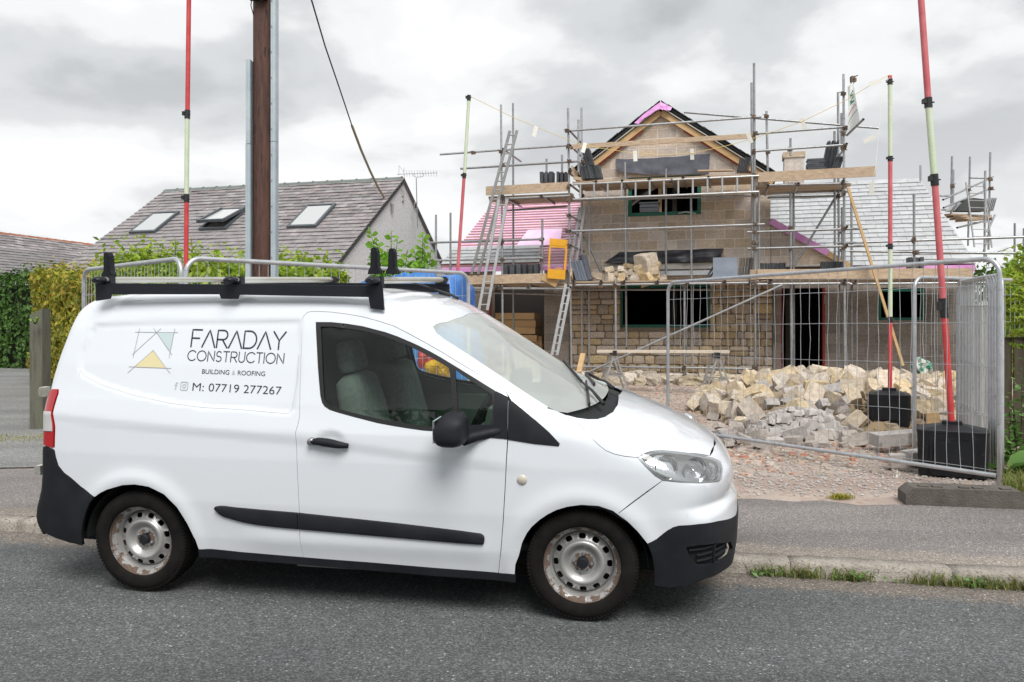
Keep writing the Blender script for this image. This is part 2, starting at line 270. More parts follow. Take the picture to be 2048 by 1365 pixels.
ZT=_pc([-.9,-.62,-.45,-.25,0,.5,.9,1.15,1.35,1.50,1.62,1.73,1.86,1.97,2.19,2.42,2.55,2.75,2.95,3.1,3.2,3.28,3.34,3.42],
       [1.55,1.665,1.70,1.718,1.728,1.73,1.728,1.715,1.69,1.65,1.60,1.54,1.465,1.40,1.262,1.12,1.075,1.015,.935,.86,.80,.74,.66,.55])
BOW=_pc([1.0,1.3,1.7,2.4,2.7,3.4],[0,.03,.09,.14,.12,.06])
CAM=_pc([-1,1.2,1.7,2.4,2.8,3.4],[.035,.035,.012,.012,.03,.03])
XN=_pc([.1,.2,.3,.45,.55,.60,.65,.72,.78,.84,.9,1.2],[3.25,3.29,3.305,3.312,3.305,3.27,3.285,3.30,3.28,3.24,3.18,2.95])
XR=_pc([.1,.25,.33,.38,.45,.55,.65,.8,1.0,1.2,1.35,1.5,1.6,1.66,1.8],[-.69,-.775,-.815,-.83,-.815,-.775,-.76,-.752,-.742,-.705,-.668,-.622,-.592,-.56,-.45])
def smax(a,b,k):
    h=np.maximum(k-np.abs(a-b),0)/k
    return np.maximum(a,b)+h*h*h*k/6
def S(x,z):
    s=W_(x)-INS(z)
    for wx in (WR,WF):
        r=np.hypot(x-wx,z-.285); s=s+.014*np.exp(-((r-.37)/.055)**2)*(z>.0)
    return s
WR,WF=-.055,2.478
def vf(p):
    x,y,z=p[...,0],np.abs(p[...,1]),p[...,2]
    q=(y/.75)**2
    side=y-S(x,z)
    top=(z-ZT(x+BOW(x)*q)+CAM(x)*q)*.85
    front=(x-XN(z)+.26*(y/.85)**3)*.9
    rear=(XR(z)-x+.07*(y/.85)**4)
    g=smax(side,top,.16+.0*x)
    g=smax(g,front,.12); g=smax(g,rear,.10)
    return g
REC = np.array([(p[0], p[2]) for p in OUT['recess']])
CRX = np.array([p[0] for p in OUT['crease']]+[2.6]); CRZ = np.array([p[2] for p in OUT['crease']]+[.80])
def poly_sd(px, pz, poly):
    """signed distance to a polygon, positive inside"""
    shp = px.shape; px = px.ravel(); pz = pz.ravel(); d = np.full(px.shape, 1e9); ins = np.zeros(px.shape, bool); n = len(poly)
    for i in range(n):
        ax, az = poly[i]; bx, bz = poly[(i+1) % n]
        ex, ez = bx-ax, bz-az; t = np.clip(((px-ax)*ex+(pz-az)*ez)/(ex*ex+ez*ez+1e-12), 0, 1)
        d = np.minimum(d, np.hypot(px-ax-t*ex, pz-az-t*ez))
        c = (az > pz) != (bz > pz)
        with np.errstate(divide='ignore', invalid='ignore'):
            xi = (bx-ax)*(pz-az)/(bz-az)+ax
        ins ^= c & (px < xi)
    return np.where(ins, d, -d).reshape(shp)
def sstep(x, a, b):
    t = np.clip((x-a)/(b-a), 0, 1); return t*t*(3-2*t)
_S0 = S
def S(x, z):
    s = _S0(x, z)
    s = s-.011*sstep(poly_sd(x, z, REC), -.014, .028)
    cz = np.interp(x, CRX, CRZ); dz = z-cz
    fade = 1-sstep(x, 1.9, 2.3)
    s = s+.008*fade*np.exp(-(np.maximum(dz, 0)/.10)**2)*sstep(dz, -.06, .012)      # character line
    s = s+.010*np.exp(-((z-.36)/.07)**2)*sstep(x, .5, .8)*(1-sstep(x, 1.9, 2.1))    # swelling above the sill
    hd = np.hypot((x-1.14)/.10, (z-.915)/.062); s = s-.012*(1-sstep(hd, .25, 1.0))                        # scoop behind the door handle
    return s
def vgrad(p):
    e = 2e-3; g = np.zeros_like(p)
    for i in range(3):
        q = p.copy(); q[..., i] += e; r = p.copy(); r[..., i] -= e; g[..., i] = (vf(q)-vf(r))
    return g/(np.linalg.norm(g, axis=-1, keepdims=True)+1e-12)
def solve(o, d, off=0., tmax=3.):
    """outermost crossing along rays that start inside the shell"""
    lo = np.zeros(len(o)); hi = np.full(len(o), tmax)
    for _ in range(32):
        m = (lo+hi)/2; g = vf(o+d*m[:, None])-off; ins = g < 0; lo = np.where(ins, m, lo); hi = np.where(ins, hi, m)
    return o+d*hi[:, None]
# charts ------------------------------------------------------------------
def z0(x): return np.interp(x, [2.1, 2.9], [.78, .45])
def T_fwd(p): 
    p = np.asarray(p, float); return np.stack([p[:, 0], np.arctan2(p[:, 2]-z0(p[:, 0]), -p[:, 1])], 1)
def T_ray(c):
    o = np.stack([c[:, 0], 0*c[:, 0], z0(c[:, 0])], 1); d = np.stack([0*c[:, 0], -np.cos(c[:, 1]), np.sin(c[:, 1])], 1); return o, d
def sph(ox, oz, sx):
    O_ = np.array([ox, 0, oz])
    def fwd(p):
        q = np.asarray(p, float)-O_; r = np.hypot(q[:, 0], q[:, 1]); return np.stack([np.arctan2(-q[:, 1], sx*q[:, 0]), np.arctan2(q[:, 2], r)], 1)
    def ray_(c):
        d = np.stack([sx*np.cos(c[:, 0])*np.cos(c[:, 1]), -np.sin(c[:, 0])*np.cos(c[:, 1]), np.sin(c[:, 1])], 1); return np.tile(O_, (len(c), 1)), d
    return fwd, ray_
TCH = (T_fwd, T_ray); RCH = sph(.25, .85, -1); FCH = sph(2.45, .42, 1)
def Y_fwd(p): p = np.asarray(p, float); return p[:, [0, 2]]
def Y_ray(c): return np.stack([c[:, 0], 0*c[:, 0], c[:, 1]], 1), np.tile(np.array([0, -1., 0]), (len(c), 1))
YCH = (Y_fwd, Y_ray)
def densify(c, step, closed=True):
    out = []
    n = len(c)
    for i in range(n if closed else n-1):
        a, b = c[i], c[(i+1) % n]; k = max(1, int(np.ceil(np.linalg.norm(b-a)/step)))
        for j in range(k): out.append(a+(b-a)*j/k)
    if not closed: out.append(c[-1])
    return np.array(out)
def smooth_closed(p, keep=50):
    """round a closed outline a little, leaving true corners"""
    p = np.asarray(p, float); n = len(p); out = []
    for i in range(n):
        a, b, c = p[i-1], p[i], p[(i+1) % n]; u = b-a; v = c-b
        ang = np.degrees(np.arccos(np.clip(u@v/(np.linalg.norm(u)*np.linalg.norm(v)+1e-12), -1, 1)))
        if ang > keep or ang < 3: out.append(b)
        else:
            out.append(b-(b-a)*.25); out.append(b+(c-b)*.25)
    return np.array(out)
def shell(loops, chart, grid=.022, off=0., rim=0., rim_inner=True, smooth=0, gap=0.):
    """surface patch bounded by 3-D loops lying on the shell (first loop outer, others holes) -> verts, faces, normals"""
    fwd, rayf = chart
    C = []
    for lp in loops:
        c = fwd(lp)
        for _ in range(smooth): c = smooth_closed(c)
        C.append(c)
    if gap:
        C2 = []
        for q, c in enumerate(C):       # pull the edge in by the panel gap
            ar = .5*np.sum(c[:, 0]*np.roll(c[:, 1], -1)-np.roll(c[:, 0], -1)*c[:, 1]); sgn = 1 if ar > 0 else -1
            if q: sgn = -sgn
            t = np.roll(c, -1, 0)-np.roll(c, 1, 0); nrm = np.stack([-t[:, 1], t[:, 0]], 1); nrm /= np.linalg.norm(nrm, axis=1, keepdims=True)+1e-9
            C2.append(c+nrm*sgn*gap)
        C = C2
    C = [densify(c, grid*1.1) for c in C]
    outer = C[0]; lo = outer.min(0); hi = outer.max(0)
    gx = np.arange(lo[0]+grid*.3, hi[0], grid); gy = np.arange(lo[1]+grid*.3, hi[1], grid)
    G = np.stack(np.meshgrid(gx, gy), -1).reshape(-1, 2)
    sd_ = poly_sd(G[:, 0], G[:, 1], outer); ok = sd_ > grid*.45
    for h in C[1:]:
        ok &= poly_sd(G[:, 0], G[:, 1], h) < -grid*.45
    G = G[ok]
    pts = np.concatenate(C+[G]); edges = []; b = 0
    for c in C:
        n = len(c); edges += [(b+i, b+(i+1) % n) for i in range(n)]; b += n
    r = delaunay_2d_cdt([Vector(p) for p in pts.tolist()], edges, [], 0, 1e-7)
    V2 = np.array([tuple(p) for p in r[0]]); Fc = np.array([tuple(f) for f in r[2]])
    cen = V2[Fc].mean(1); ins = poly_sd(cen[:, 0], cen[:, 1], outer) > 0
    for h in C[1:]: ins &= poly_sd(cen[:, 0], cen[:, 1], h) < 0
    Fc = Fc[ins]
    o, d = rayf(V2); X = solve(o, d, off); Nn = vgrad(X)
    # orient outward
    a, b_, c_ = X[Fc[:, 0]], X[Fc[:, 1]], X[Fc[:, 2]]; fn = np.cross(b_-a, c_-a); flip = (fn*Nn[Fc].mean(1)).sum(1) < 0
    Fc[flip] = Fc[flip][:, ::-1]
    nb = sum(len(c) for c in C)
    F_ = [tuple(int(q) for q in f_) for f_ in Fc]; V_ = X; NN = Nn
    if rim:
        # returned edge: needs boundary chain in the output indexing
        orig = {}
        for i, l in enumerate(r[3]):
            for q in l: orig.setdefault(q, i)
        base = len(V_); add = []; b = 0; addn = []
        for c in C:
            n = len(c); idx = [orig.get(b+i, None) for i in range(n)]; b += n
            if any(i is None for i in idx): continue
            s0 = base+len(add)
            for i in idx: add.append(V_[i]); addn.append(0)
            for i in idx: add.append(V_[i]-NN[i]*rim); addn.append(0)
            for i in range(n):
                j = (i+1) % n; F_.append((s0+i, s0+j, s0+n+j, s0+n+i))
        if add: V_ = np.concatenate([V_, np.array(add)]); NN = np.concatenate([NN, np.zeros((len(add), 3))])
    return V_, F_, NN
def mirror(sh):
    V_, F_, N_ = sh; V2 = V_*[1, -1, 1]; N2 = N_*[1, -1, 1]; return V2, [f_[::-1] for f_ in F_], N2
def make_shell(name, shells, mat, parent, mi=None):
    vs = []; fs = []; ns = []; mis = []
    for k, (V_, F_, N_) in enumerate(shells):
        b = len(vs); vs += V_.tolist(); ns += N_.tolist(); fs += [tuple(b+i for i in f_) for f_ in F_]; mis += [mi[k] if mi else 0]*len(F_)
    me = bpy.data.meshes.new(name); me.from_pydata(vs, [], fs); me.polygons.foreach_set('use_smooth', [True]*len(fs))
    if mi: me.polygons.foreach_set('material_index', mis)
    me.update()
    try: me.normals_split_custom_set_from_vertices(ns)
    except Exception as e: print('normals', e)
    return link(name, me, mat, parent)
def on_side(x, z, off=0.):
    o, d = Y_ray(np.array([[x, z]])); return solve(o, d, off)[0]
def lift(c, off=0., chart=YCH):
    o, d = chart[1](np.asarray(c, float)); X = solve(o, d, 0.); 
    return X+vgrad(X)*off
O3 = {k: np.array(v) for k, v in OUT.items()}
def seq(*a): return np.concatenate([np.asarray(x, float).reshape(-1, 3) for x in a])
# ---------------------------------------------------------------- van materials
def paint_mat():
    m = bpy.data.materials.new('van_paint'); m.use_nodes = True; t = m.node_tree; b = t.nodes['Principled BSDF']
    b.inputs['Base Color'].default_value = (.72, .755, .80, 1); b.inputs['Roughness'].default_value = .26; b.inputs['Coat Weight'].default_value = 1.; b.inputs['Coat Roughness'].default_value = .06
    tc = N(t, 'ShaderNodeTexCoord'); n = N(t, 'ShaderNodeTexNoise', _Scale=3.5, _Detail=8, _Roughness=.7); L(t, tc.outputs['Object'], n.inputs['Vector'])
    sp = N(t, 'ShaderNodeSeparateXYZ'); L(t, tc.outputs['Object'], sp.inputs[0])
    gr = N(t, 'ShaderNodeMapRange'); gr.inputs['From Min'].default_value = .75; gr.inputs['From Max'].default_value = .2; L(t, sp.outputs[2], gr.inputs[0])
    mu = N(t, 'ShaderNodeMath', operation='MULTIPLY'); L(t, gr.outputs[0], mu.inputs[0]); L(t, n.outputs[0], mu.inputs[1])
    ms = N(t, 'ShaderNodeMath', operation='MULTIPLY'); ms.inputs[1].default_value = .5; L(t, mu.outputs[0], ms.inputs[0])
    # road film thrown up along the sills
    mx = N(t, 'ShaderNodeMix', data_type='RGBA'); L(t, ms.outputs[0], mx.inputs['Factor']); mx.inputs['A'].default_value = (.72, .755, .80, 1); mx.inputs['B'].default_value = (.52, .50, .46, 1)
    n2 = N(t, 'ShaderNodeTexNoise', _Scale=60, _Detail=3, _Roughness=.6); L(t, tc.outputs['Object'], n2.inputs['Vector'])
    sr = ramp(t, [(.70, 0), (.74, .55)]); L(t, n2.outputs[0], sr.inputs[0]); m3 = N(t, 'ShaderNodeMath', operation='MULTIPLY'); L(t, sr.outputs[0], m3.inputs[0]); L(t, gr.outputs[0], m3.inputs[1])
    mx2 = N(t, 'ShaderNodeMix', data_type='RGBA'); L(t, m3.outputs[0], mx2.inputs['Factor']); L(t, mx.outputs['Result'], mx2.inputs['A']); mx2.inputs['B'].default_value = (.25, .2, .16, 1)
    L(t, mx2.outputs['Result'], b.inputs['Base Color'])
    ro = N(t, 'ShaderNodeMapRange'); ro.inputs['To Min'].default_value = .30; ro.inputs['To Max'].default_value = .6; L(t, ms.outputs[0], ro.inputs[0]); L(t, ro.outputs[0], b.inputs['Roughness'])
    return m
MV = dict(
    paint=paint_mat(),
    black=M('black_trim_plastic', (.010, .011, .014), .6, spec=.25, col2=(.017, .018, .022), scale=5, bump=.04, bscale=160, col3=(.045, .043, .04), s3=9, c3=(.66, .9)),
    rubber=M('window_rubber', (.012, .012, .013), .5),
    dark=M('dark_lining', (.012, .013, .014), .9),
    cab=M('cab_trim', (.20, .22, .21), .8),
    seat=M('seat_fabric', (.26, .30, .275), .9, col2=(.20, .23, .21), scale=30),
    rack=M('rack_paint', (.010, .012, .018), .42, spec=.35, col2=(.018, .02, .027), scale=3),
    alu=M('brushed_aluminium', (.66, .66, .62), .38, metal=.75, col2=(.50, .48, .40), scale=14, stretch=(1, .15, 1)),
    red=M('lamp_red', (.42, .008, .012), .12, coat=1),
    clear=M('lamp_clear', (.55, .55, .55), .1, coat=1),
    housing=M('lamp_housing_grey', (.30, .31, .33), .35, metal=.5), chrome=M('reflector_chrome', (.75, .76, .78), .12, metal=1.),
    lens=glass_mat('headlight_lens', (.93, .94, .95), dirt_glare=.14),
    glass=glass_mat('cab_glass', (.86, .97, .91), ior=1.48),
    wscreen=glass_mat('windscreen_glass', (.62, .80, .72), dirt_glare=.42),  # milky sky reflection put into the glass colour
    tyre=M('tyre_rubber', (.007, .0065, .0065), .9, spec=.15, col2=(.017, .015, .014), scale=7, bump=.12, bscale=50),
    letter=M('vinyl_lettering', (.025, .025, .05), .4), pale=M('pale_vinyl', (.46, .50, .53), .4), line=M('logo_line', (.30, .31, .34), .4),
    gold=M('gold_vinyl', (.70, .62, .36), .4), teal=M('teal_vinyl', (.52, .62, .64), .4), amber=M('indicator_lens', (.55, .50, .42), .2, coat=1),
    steel=M('galvanised_fitting', (.35, .36, .37), .4, metal=.8))
def wheel_paint():
    m = bpy.data.materials.new('rusty_wheel_paint'); m.use_nodes = True; t = m.node_tree; b = t.nodes['Principled BSDF']
    tc = N(t, 'ShaderNodeTexCoord'); sp = N(t, 'ShaderNodeSeparateXYZ'); L(t, tc.outputs['Object'], sp.inputs[0])
    cbx = N(t, 'ShaderNodeCombineXYZ'); L(t, sp.outputs[0], cbx.inputs[0]); L(t, sp.outputs[2], cbx.inputs[1])
    ln = N(t, 'ShaderNodeVectorMath', operation='LENGTH'); L(t, cbx.outputs[0], ln.inputs[0])
    # rust lives on the outer lip, round the bolts and in scattered chips
    band = ramp(t, [(0, .48), (.052, .56), (.066, .22), (.10, .12), (.15, .16), (.168, .40), (.185, .53), (.21, .58)]); L(t, ln.outputs['Value'], band.inputs[0])
    n = N(t, 'ShaderNodeTexNoise', _Scale=22, _Detail=9, _Roughness=.72); L(t, tc.outputs['Object'], n.inputs['Vector'])
    s = N(t, 'ShaderNodeMath', operation='ADD'); L(t, band.outputs[0], s.inputs[0]); L(t, n.outputs[0], s.inputs[1])
    r = ramp(t, [(.98, 0), (1.14, .9)]); L(t, s.outputs[0], r.inputs[0])
    n4 = N(t, 'ShaderNodeTexNoise', _Scale=130, _Detail=2, _Roughness=.5); L(t, tc.outputs['Object'], n4.inputs['Vector'])
    r4 = ramp(t, [(.66, 0), (.72, .8)]); L(t, n4.outputs[0], r4.inputs[0]); mxm = N(t, 'ShaderNodeMath', operation='MAXIMUM')
    n5 = N(t, 'ShaderNodeTexNoise', _Scale=7, _Detail=2); L(t, tc.outputs['Object'], n5.inputs['Vector']); r5 = ramp(t, [(.45, 0), (.6, 1)]); L(t, n5.outputs[0], r5.inputs[0])
    m45 = N(t, 'ShaderNodeMath', operation='MULTIPLY'); L(t, r4.outputs[0], m45.inputs[0]); L(t, r5.outputs[0], m45.inputs[1])
    L(t, r.outputs[0], mxm.inputs[0]); L(t, m45.outputs[0], mxm.inputs[1])
    rc = ramp(t, [(.3, (.05, .026, .016)), (.7, (.15, .085, .05))]); L(t, n4.outputs[0], rc.inputs[0])
    silver = ramp(t, [(.3, (.36, .355, .35)), (.7, (.52, .515, .50))]); L(t, n5.outputs[0], silver.inputs[0])
    mx = N(t, 'ShaderNodeMix', data_type='RGBA'); L(t, mxm.outputs[0], mx.inputs['Factor']); L(t, silver.outputs[0], mx.inputs['A']); L(t, rc.outputs[0], mx.inputs['B'])
    L(t, mx.outputs['Result'], b.inputs['Base Color'])
    inv = N(t, 'ShaderNodeMath', operation='SUBTRACT'); inv.inputs[0].default_value = .55; L(t, mxm.outputs[0], inv.inputs[1]); L(t, inv.outputs[0], b.inputs['Metallic'])
    rr = N(t, 'ShaderNodeMapRange'); rr.inputs['To Min'].default_value = .38; rr.inputs['To Max'].default_value = .9; L(t, mxm.outputs[0], rr.inputs[0]); L(t, rr.outputs[0], b.inputs['Roughness'])
    bp = N(t, 'ShaderNodeBump', _Strength=.3, _Distance=.002); L(t, mxm.outputs[0], bp.inputs['Height']); L(t, bp.outputs[0], b.inputs['Normal'])
    return m
MV['rim'] = wheel_paint()
# ---------------------------------------------------------------- van assembly
VAN_YAW, VAN_ROLL = radians(-10.6), radians(3.3)
VR = Matrix.Rotation(VAN_YAW, 3, 'Z') @ Matrix.Rotation(VAN_ROLL, 3, 'X')
VT = Vector((-2.075, 4.60, 0))-VR @ Vector((0, -.84, 0))
van = empty('van', VT); van.rotation_euler = VR.to_euler()
tag(van, 'white panel van with black roof rack parked half on the pavement', 'van')
FAR = np.array([1, -1, 1])
def split_x(pts, x):
    """point where a polyline crosses x"""
    for a, b in zip(pts[:-1], pts[1:]):
        if (a[0]-x)*(b[0]-x) <= 0 and a[0] != b[0]: return a+(b-a)*(x-a[0])/(b[0]-a[0])
XS = -.45
def build_van():
    o = O3
    door = o['door']; i_top = int(np.argmax(door[:, 2]))
    # door outline order: rear top corner, over the top, down the front seam, along the sill, up the rear seam
    front_i = int(np.argmax(door[:, 0])); 
    sill_r = next(i for i in range(len(door)) if door[i][2] < .245 and i > front_i)
    back0 = next(i for i in range(len(door)) if i > sill_r and abs(door[i][2]-.259) < .004)
    rear_seam = door[back0:]                       # upward
    top_front = door[:sill_r+1]                    # from rear top corner to the bottom front corner
    p_front = next(i for i in range(len(top_front)) if top_front[i][2] < 1.19 and i > 10)   # where the pillar black triangle starts
    seam_bot = split_x(o['rbump_top'], XS)
    rb = o['rbump_top']; ri = next(i for i in range(len(rb)) if rb[i][0] > XS)
    mid = lambda x: solve(*T_ray(np.array([[x, pi/2]])))[0]
    cen_line = lambda xs: np.array([mid(x) for x in xs])
    # split curve from the bumper edge up and over to the roof centre
    th0 = T_fwd(seam_bot[None])[0, 1]
    sc = np.array([solve(*T_ray(np.array([[XS, t]])))[0] for t in np.linspace(th0, pi/2, 34)])
    ws_c = o['ws_top']; ws_mid = split_x(ws_c[:, [1, 0, 2]], 0.)[[1, 0, 2]]; ws_mid = mid(ws_mid[0])
    cant = seq(top_front[1:p_front+1])
    near = seq(sc[0], rb[ri:-1], o['arch_r'][5:], o['sill_white'][1:2], rear_seam[:], cant, o['pillar_seam'][::-1][1:2]*0+np.array([[2.115, -.822, 1.141]]), o['pillar_seam'][::-1], o['ws_near'][:9][::-1], o['ws_top'][1:3], ws_mid, cen_line(np.linspace(ws_mid[0], XS, 60)[1:-1]), sc[::-1][:-1])
    q = shell([near], TCH, .021, rim=.012)
    zc = solve(np.array([[.25, 0, .82]]), np.array([[-1., 0, 0]]))[0]
    zr = np.array([solve(np.array([[.25, 0, .85]]), np.array([[-cos(a), 0, sin(a)]]))[0] for a in np.linspace(atan2(sc[-1][2]-.85, .25-XS), atan2(-.03, 1.0), 40)])
    low = np.array([solve(np.array([[.25, 0, .85]]), np.array([[-cos(a), -sin(a), -.04]]))[0] for a in np.linspace(0, .72, 20)])
    lamp = o['lamp_r']
    li = int(np.argmin(np.abs(lamp[:, 2]-.831)))
    rearp = seq(sc, zr[1:], low[1:-1], rb[0:1], rb[1:ri][:], )
    q2 = shell([rearp, lamp], RCH, .022, rim=.012)
    body = make_shell('body', [q, mirror(q), q2, mirror(q2)], MV['paint'], van)
    # lamps
    sp_ = o['lamp_split']
    for s in (1, -1):
        def mk(name, poly, mat, off=.006, lab=None, par=van, ch=RCH, grid=.02, rim=.03):
            sh = shell([poly], ch, grid, off, rim=rim, gap=.0015)
            if s < 0: sh = mirror(sh)
            r_ = make_shell(name, [sh], mat, par)
            if lab: r_['label'] = lab
            return r_
        tl = mk('tail_light', lamp, MV['red'])
        zl = lamp[:, 2]
        wl = np.array([p for p in lamp if .915 < p[2] < 1.02])
        wpoly = seq(sp_[0], sp_[1], sp_[3], sp_[2]); wpoly = wpoly*[1, 1, 1]
        mk('reversing_lens', wpoly, MV['clear'], .010, par=tl, rim=.004)
        # doors --------------------------------------------------------
        d = make_shell('cab_door', [x if s > 0 else mirror(x) for x in [shell([door, o['dlo']], TCH, .019, rim=.014, gap=.0028)]], MV['paint'], van)
        tri_in = seq(np.array([[2.031, -.813, 1.185]]), np.array([[2.1, -.817, 1.155]]), np.array([[2.103, -.869, .944]]), np.array([[1.98, -.870, .952]]), np.array([[1.80, -.868, .955]]), np.array([[1.80, -.868, .985]]), np.array([[1.914, -.860, 1.010]]), np.array([[2.03, -.857, 1.018]]))
        sh = shell([o['dlo'], o['glass'], o['glass_q']], TCH, .02, .001, rim=.012)
        make_shell('window_surround', [sh if s > 0 else mirror(sh)], MV['rubber'], d)
        sh = shell([tri_in], TCH, .02, .004, rim=.01); make_shell('mirror_plinth', [sh if s > 0 else mirror(sh)], MV['black'], d)
        sh = shell([o['glass']], TCH, .04, -.008, gap=-.004); make_shell('side_window', [sh if s > 0 else mirror(sh)], MV['glass'], d)
        sh = shell([o['glass_q']], TCH, .04, -.008, gap=-.004); make_shell('quarter_window', [sh if s > 0 else mirror(sh)], MV['glass'], d)
        # handle: recessed bowl behind, grip in front
        hb = MB(); H = [np.array(on_side(x, z)) for x, z in ((1.03, .905), (1.08, .912), (1.14, .905), (1.20, .897), (1.245, .890))]
        pts = []
        for i, h in enumerate(H):
            pts.append((h[0], h[1]-(.012, .03, .034, .032, .010)[i], h[2]))
        c = seq(*[np.array(p) for p in pts]); c = np.array([[np.interp(t, range(5), c[:, k]) for k in range(3)] for t in np.linspace(0, 4, 17)])
        hb.path(c, [.012+.011*sin(pi*min(1, (i+1)/17)) for i in range(17)], 10)
        hb.v = [(x, y*(s), z) for x, y, z in hb.v]
        hd = hb.build('door_handle', MV['black'], d, smooth=True)
        kb = MB(); kp = on_side(1.035, .908); kb.lathe([(.0, -.016), (.018, -.018), (.020, -.012), (.022, .01)], 16, Matrix.Translation((kp[0], kp[1]-.012, kp[2])), axis='y'); kb.v = [(x, y*s, z) for x, y, z in kb.v]; kb.build('key_barrel', MV['steel'], hd, smooth=True)
        # front wing
        fs_ = o['fender_seam']; hs = o['hood_seam']; hl = o['headlight']; af = o['arch_f']; tri = o['black_tri']
        doorfront = door[p_front+2:sill_r+1]
        pf = doorfront[doorfront[:, 2] < .95]
        hback = hl[::-1][0:4]      # from (2.796..) back toward seam corner
        wing = seq(af[0], pf[::-1], tri[7], tri[6], tri[5], tri[4], tri[3], tri[2], o['pillar_seam'][1], o['pillar_seam'][0], o['ws_near'][9:], hs[0:], hl[::-1][0:3], fs_[1:], [2.70, -.878, .556], af[::-1][5:-1])
        sh = shell([wing], TCH, .02, rim=.012, gap=.0015)
        wg = make_shell('front_wing', [sh if s > 0 else mirror(sh)], MV['paint'], van)
        sh = shell([seq(tri[0], tri[1], tri[2], tri[3], tri[4], tri[5], tri[6], tri[7])], TCH, .02, .005, rim=.012, gap=.001)
        make_shell('wing_trim', [sh if s > 0 else mirror(sh)], MV['black'], wg)
        ip = o['indicator'][0]; ib = MB(); nn = vgrad(ip[None])[0]
        ib.lathe([(0, -.012), (.014, -.011), (.0205, -.007), (.026, -.004), (.027, .004)], 20, Matrix.Translation(ip), axis='y'); ib.v = [(x, y*s, z) for x, y, z in ib.v]; ib.build('side_indicator', MV['amber'], wg, smooth=True)
        # headlight
        sh = shell([hl], FCH, .02, .001, gap=.0012); hq = make_shell('headlight', [sh if s > 0 else mirror(sh)], MV['lens'], van)
        sh = shell([hl], FCH, .03, -.055, gap=-.002); make_shell('lamp_housing', [sh if s > 0 else mirror(sh)], MV['housing'], hq)
        sh = shell([hl], FCH, .02, -.004, gap=-.0005); V_, F_, N_ = sh
        # silver bezel ring near the edge and reflector bowls
        def inset(poly, k): 
            c0 = poly.mean(0); return c0+(poly-c0)*k
        ring = shell([hl, inset(hl, .90)], FCH, .02, -.012); make_shell('bezel', [ring if s > 0 else mirror(ring)], MV['housing'], hq)
        for cx, cyy, cz_, r_ in ((2.90, -.775, .80, .062), (3.045, -.690, .770, .066)):
            rb_ = MB(); axis = Vector((.55, -.83, .05)).normalized(); Mx = Matrix.Translation((cx, cyy, cz_)) @ axis.to_track_quat('Z', 'Y').to_matrix().to_4x4()
            rb_.lathe([(.004, -.055), (.022, -.052), (.042, -.035), (.056, -.014), (r_, .012), (r_+.006, .012)], 24, Mx); rb_.lathe([(.0, .0), (.012, -.006), (.014, -.05)], 14, Mx)
            rb_.v = [(x, y*s, z) for x, y, z in rb_.v]; rb_.build('reflector', MV['chrome'], hq, smooth=True)
        fin = shell([seq(hl[1]*.25+hl[17]*.75, hl[3], hl[3]*.55+hl[14]*.45, hl[14]*.85+hl[3]*.15, hl[16])], FCH, .03, -.02); make_shell('indicator_reflector', [fin if s > 0 else mirror(fin)], MV['chrome'], hq)
        fin = shell([seq(hl[6], hl[9], hl[12], hl[12]*.5+hl[6]*.5+np.array([-.05, -.03, 0]))], FCH, .03, -.022); make_shell('daylight_reflector', [fin if s > 0 else mirror(fin)], MV['chrome'], hq)
        # bumper corner, upper (painted) and lower (black)
        fbt = o['fbump_top']
        cz1 = solve(np.array([[2.45, 0, .46]]), np.array([[1., 0, 0]]))[0]; cz1b = solve(np.array([[2.45, 0, .49]]), np.array([[1., -.10, 0]]))[0]
        hf = o['hood_front']
        czt = solve(np.array([[2.45, 0, .797]]), np.array([[1., 0, 0]]))[0]
        czl = np.array([solve(np.array([[2.45, 0, .42]]), np.array([[cos(a), 0, sin(a)]]))[0] for a in np.linspace(atan2(czt[2]-.42, czt[0]-2.45), atan2(cz1[2]-.42, cz1[0]-2.45), 18)])
        up = seq(fs_[:, :][::-1][0:1], [2.70, -.878, .556], af[13:15], fbt, cz1b, czl[::-1], hf[4:], hl[5:16])
        sh = shell([up], FCH, .022, rim=.012, gap=.0012); fb = make_shell('front_bumper', [sh if s > 0 else mirror(sh)], MV['paint'], van)
        cb_ = np.array([solve(np.array([[2.45, 0, .42]]), np.array([[cos(a), 0, sin(a)]]))[0] for a in np.linspace(atan2(cz1[2]-.42, cz1[0]-2.45), -.27, 12)])
        lowp = seq(af[15:], o['fbump_bot'][::-1][1:], [3.30, -.22, .19], cb_[::-1], cz1b, fbt[::-1])
        sh = shell([lowp, o['grille']], FCH, .02, .003, rim=.02); lb = make_shell('lower_bumper', [sh if s > 0 else mirror(sh)], MV['black'], van)
        sh = shell([o['grille']], FCH, .02, -.03, gap=-.01); fg = make_shell('fog_recess', [sh if s > 0 else mirror(sh)], MV['dark'], lb)
        gb = MB()
        for zz in (.33, .36, .39): 
            pp = [solve(np.array([[2.45, 0, zz+.1*0]]), np.array([[cos(a), -sin(a), 0]]), -.012)[0] for a in np.linspace(.62, 1.0, 10)]
            gb.path([p for p in pp if poly_sd(np.array([p[0]]), np.array([p[2]]), O3['grille'][:, [0, 2]])[0] > .0], .006, 6)
        pp = [solve(np.array([[2.45, 0, .30+.10*q_]]), np.array([[cos(.80), -sin(.80), 0]]), -.004)[0] for q_ in np.linspace(.02, 1.0, 5)]; gb.path(pp, .007, 6)
        gb.v = [(x, y*s, z) for x, y, z in gb.v]; gb.build('grille_bar', MV['black'], fg)
        # rear bumper
        rbb = o['rbump_bot']; ar = o['arch_r']
        cr_ = np.array([solve(np.array([[.25, 0, .85]]), np.array([[-cos(a), 0, sin(a)]]))[0] for a in np.linspace(atan2(-.03, 1.0), atan2(-.58, 1.0), 26)])
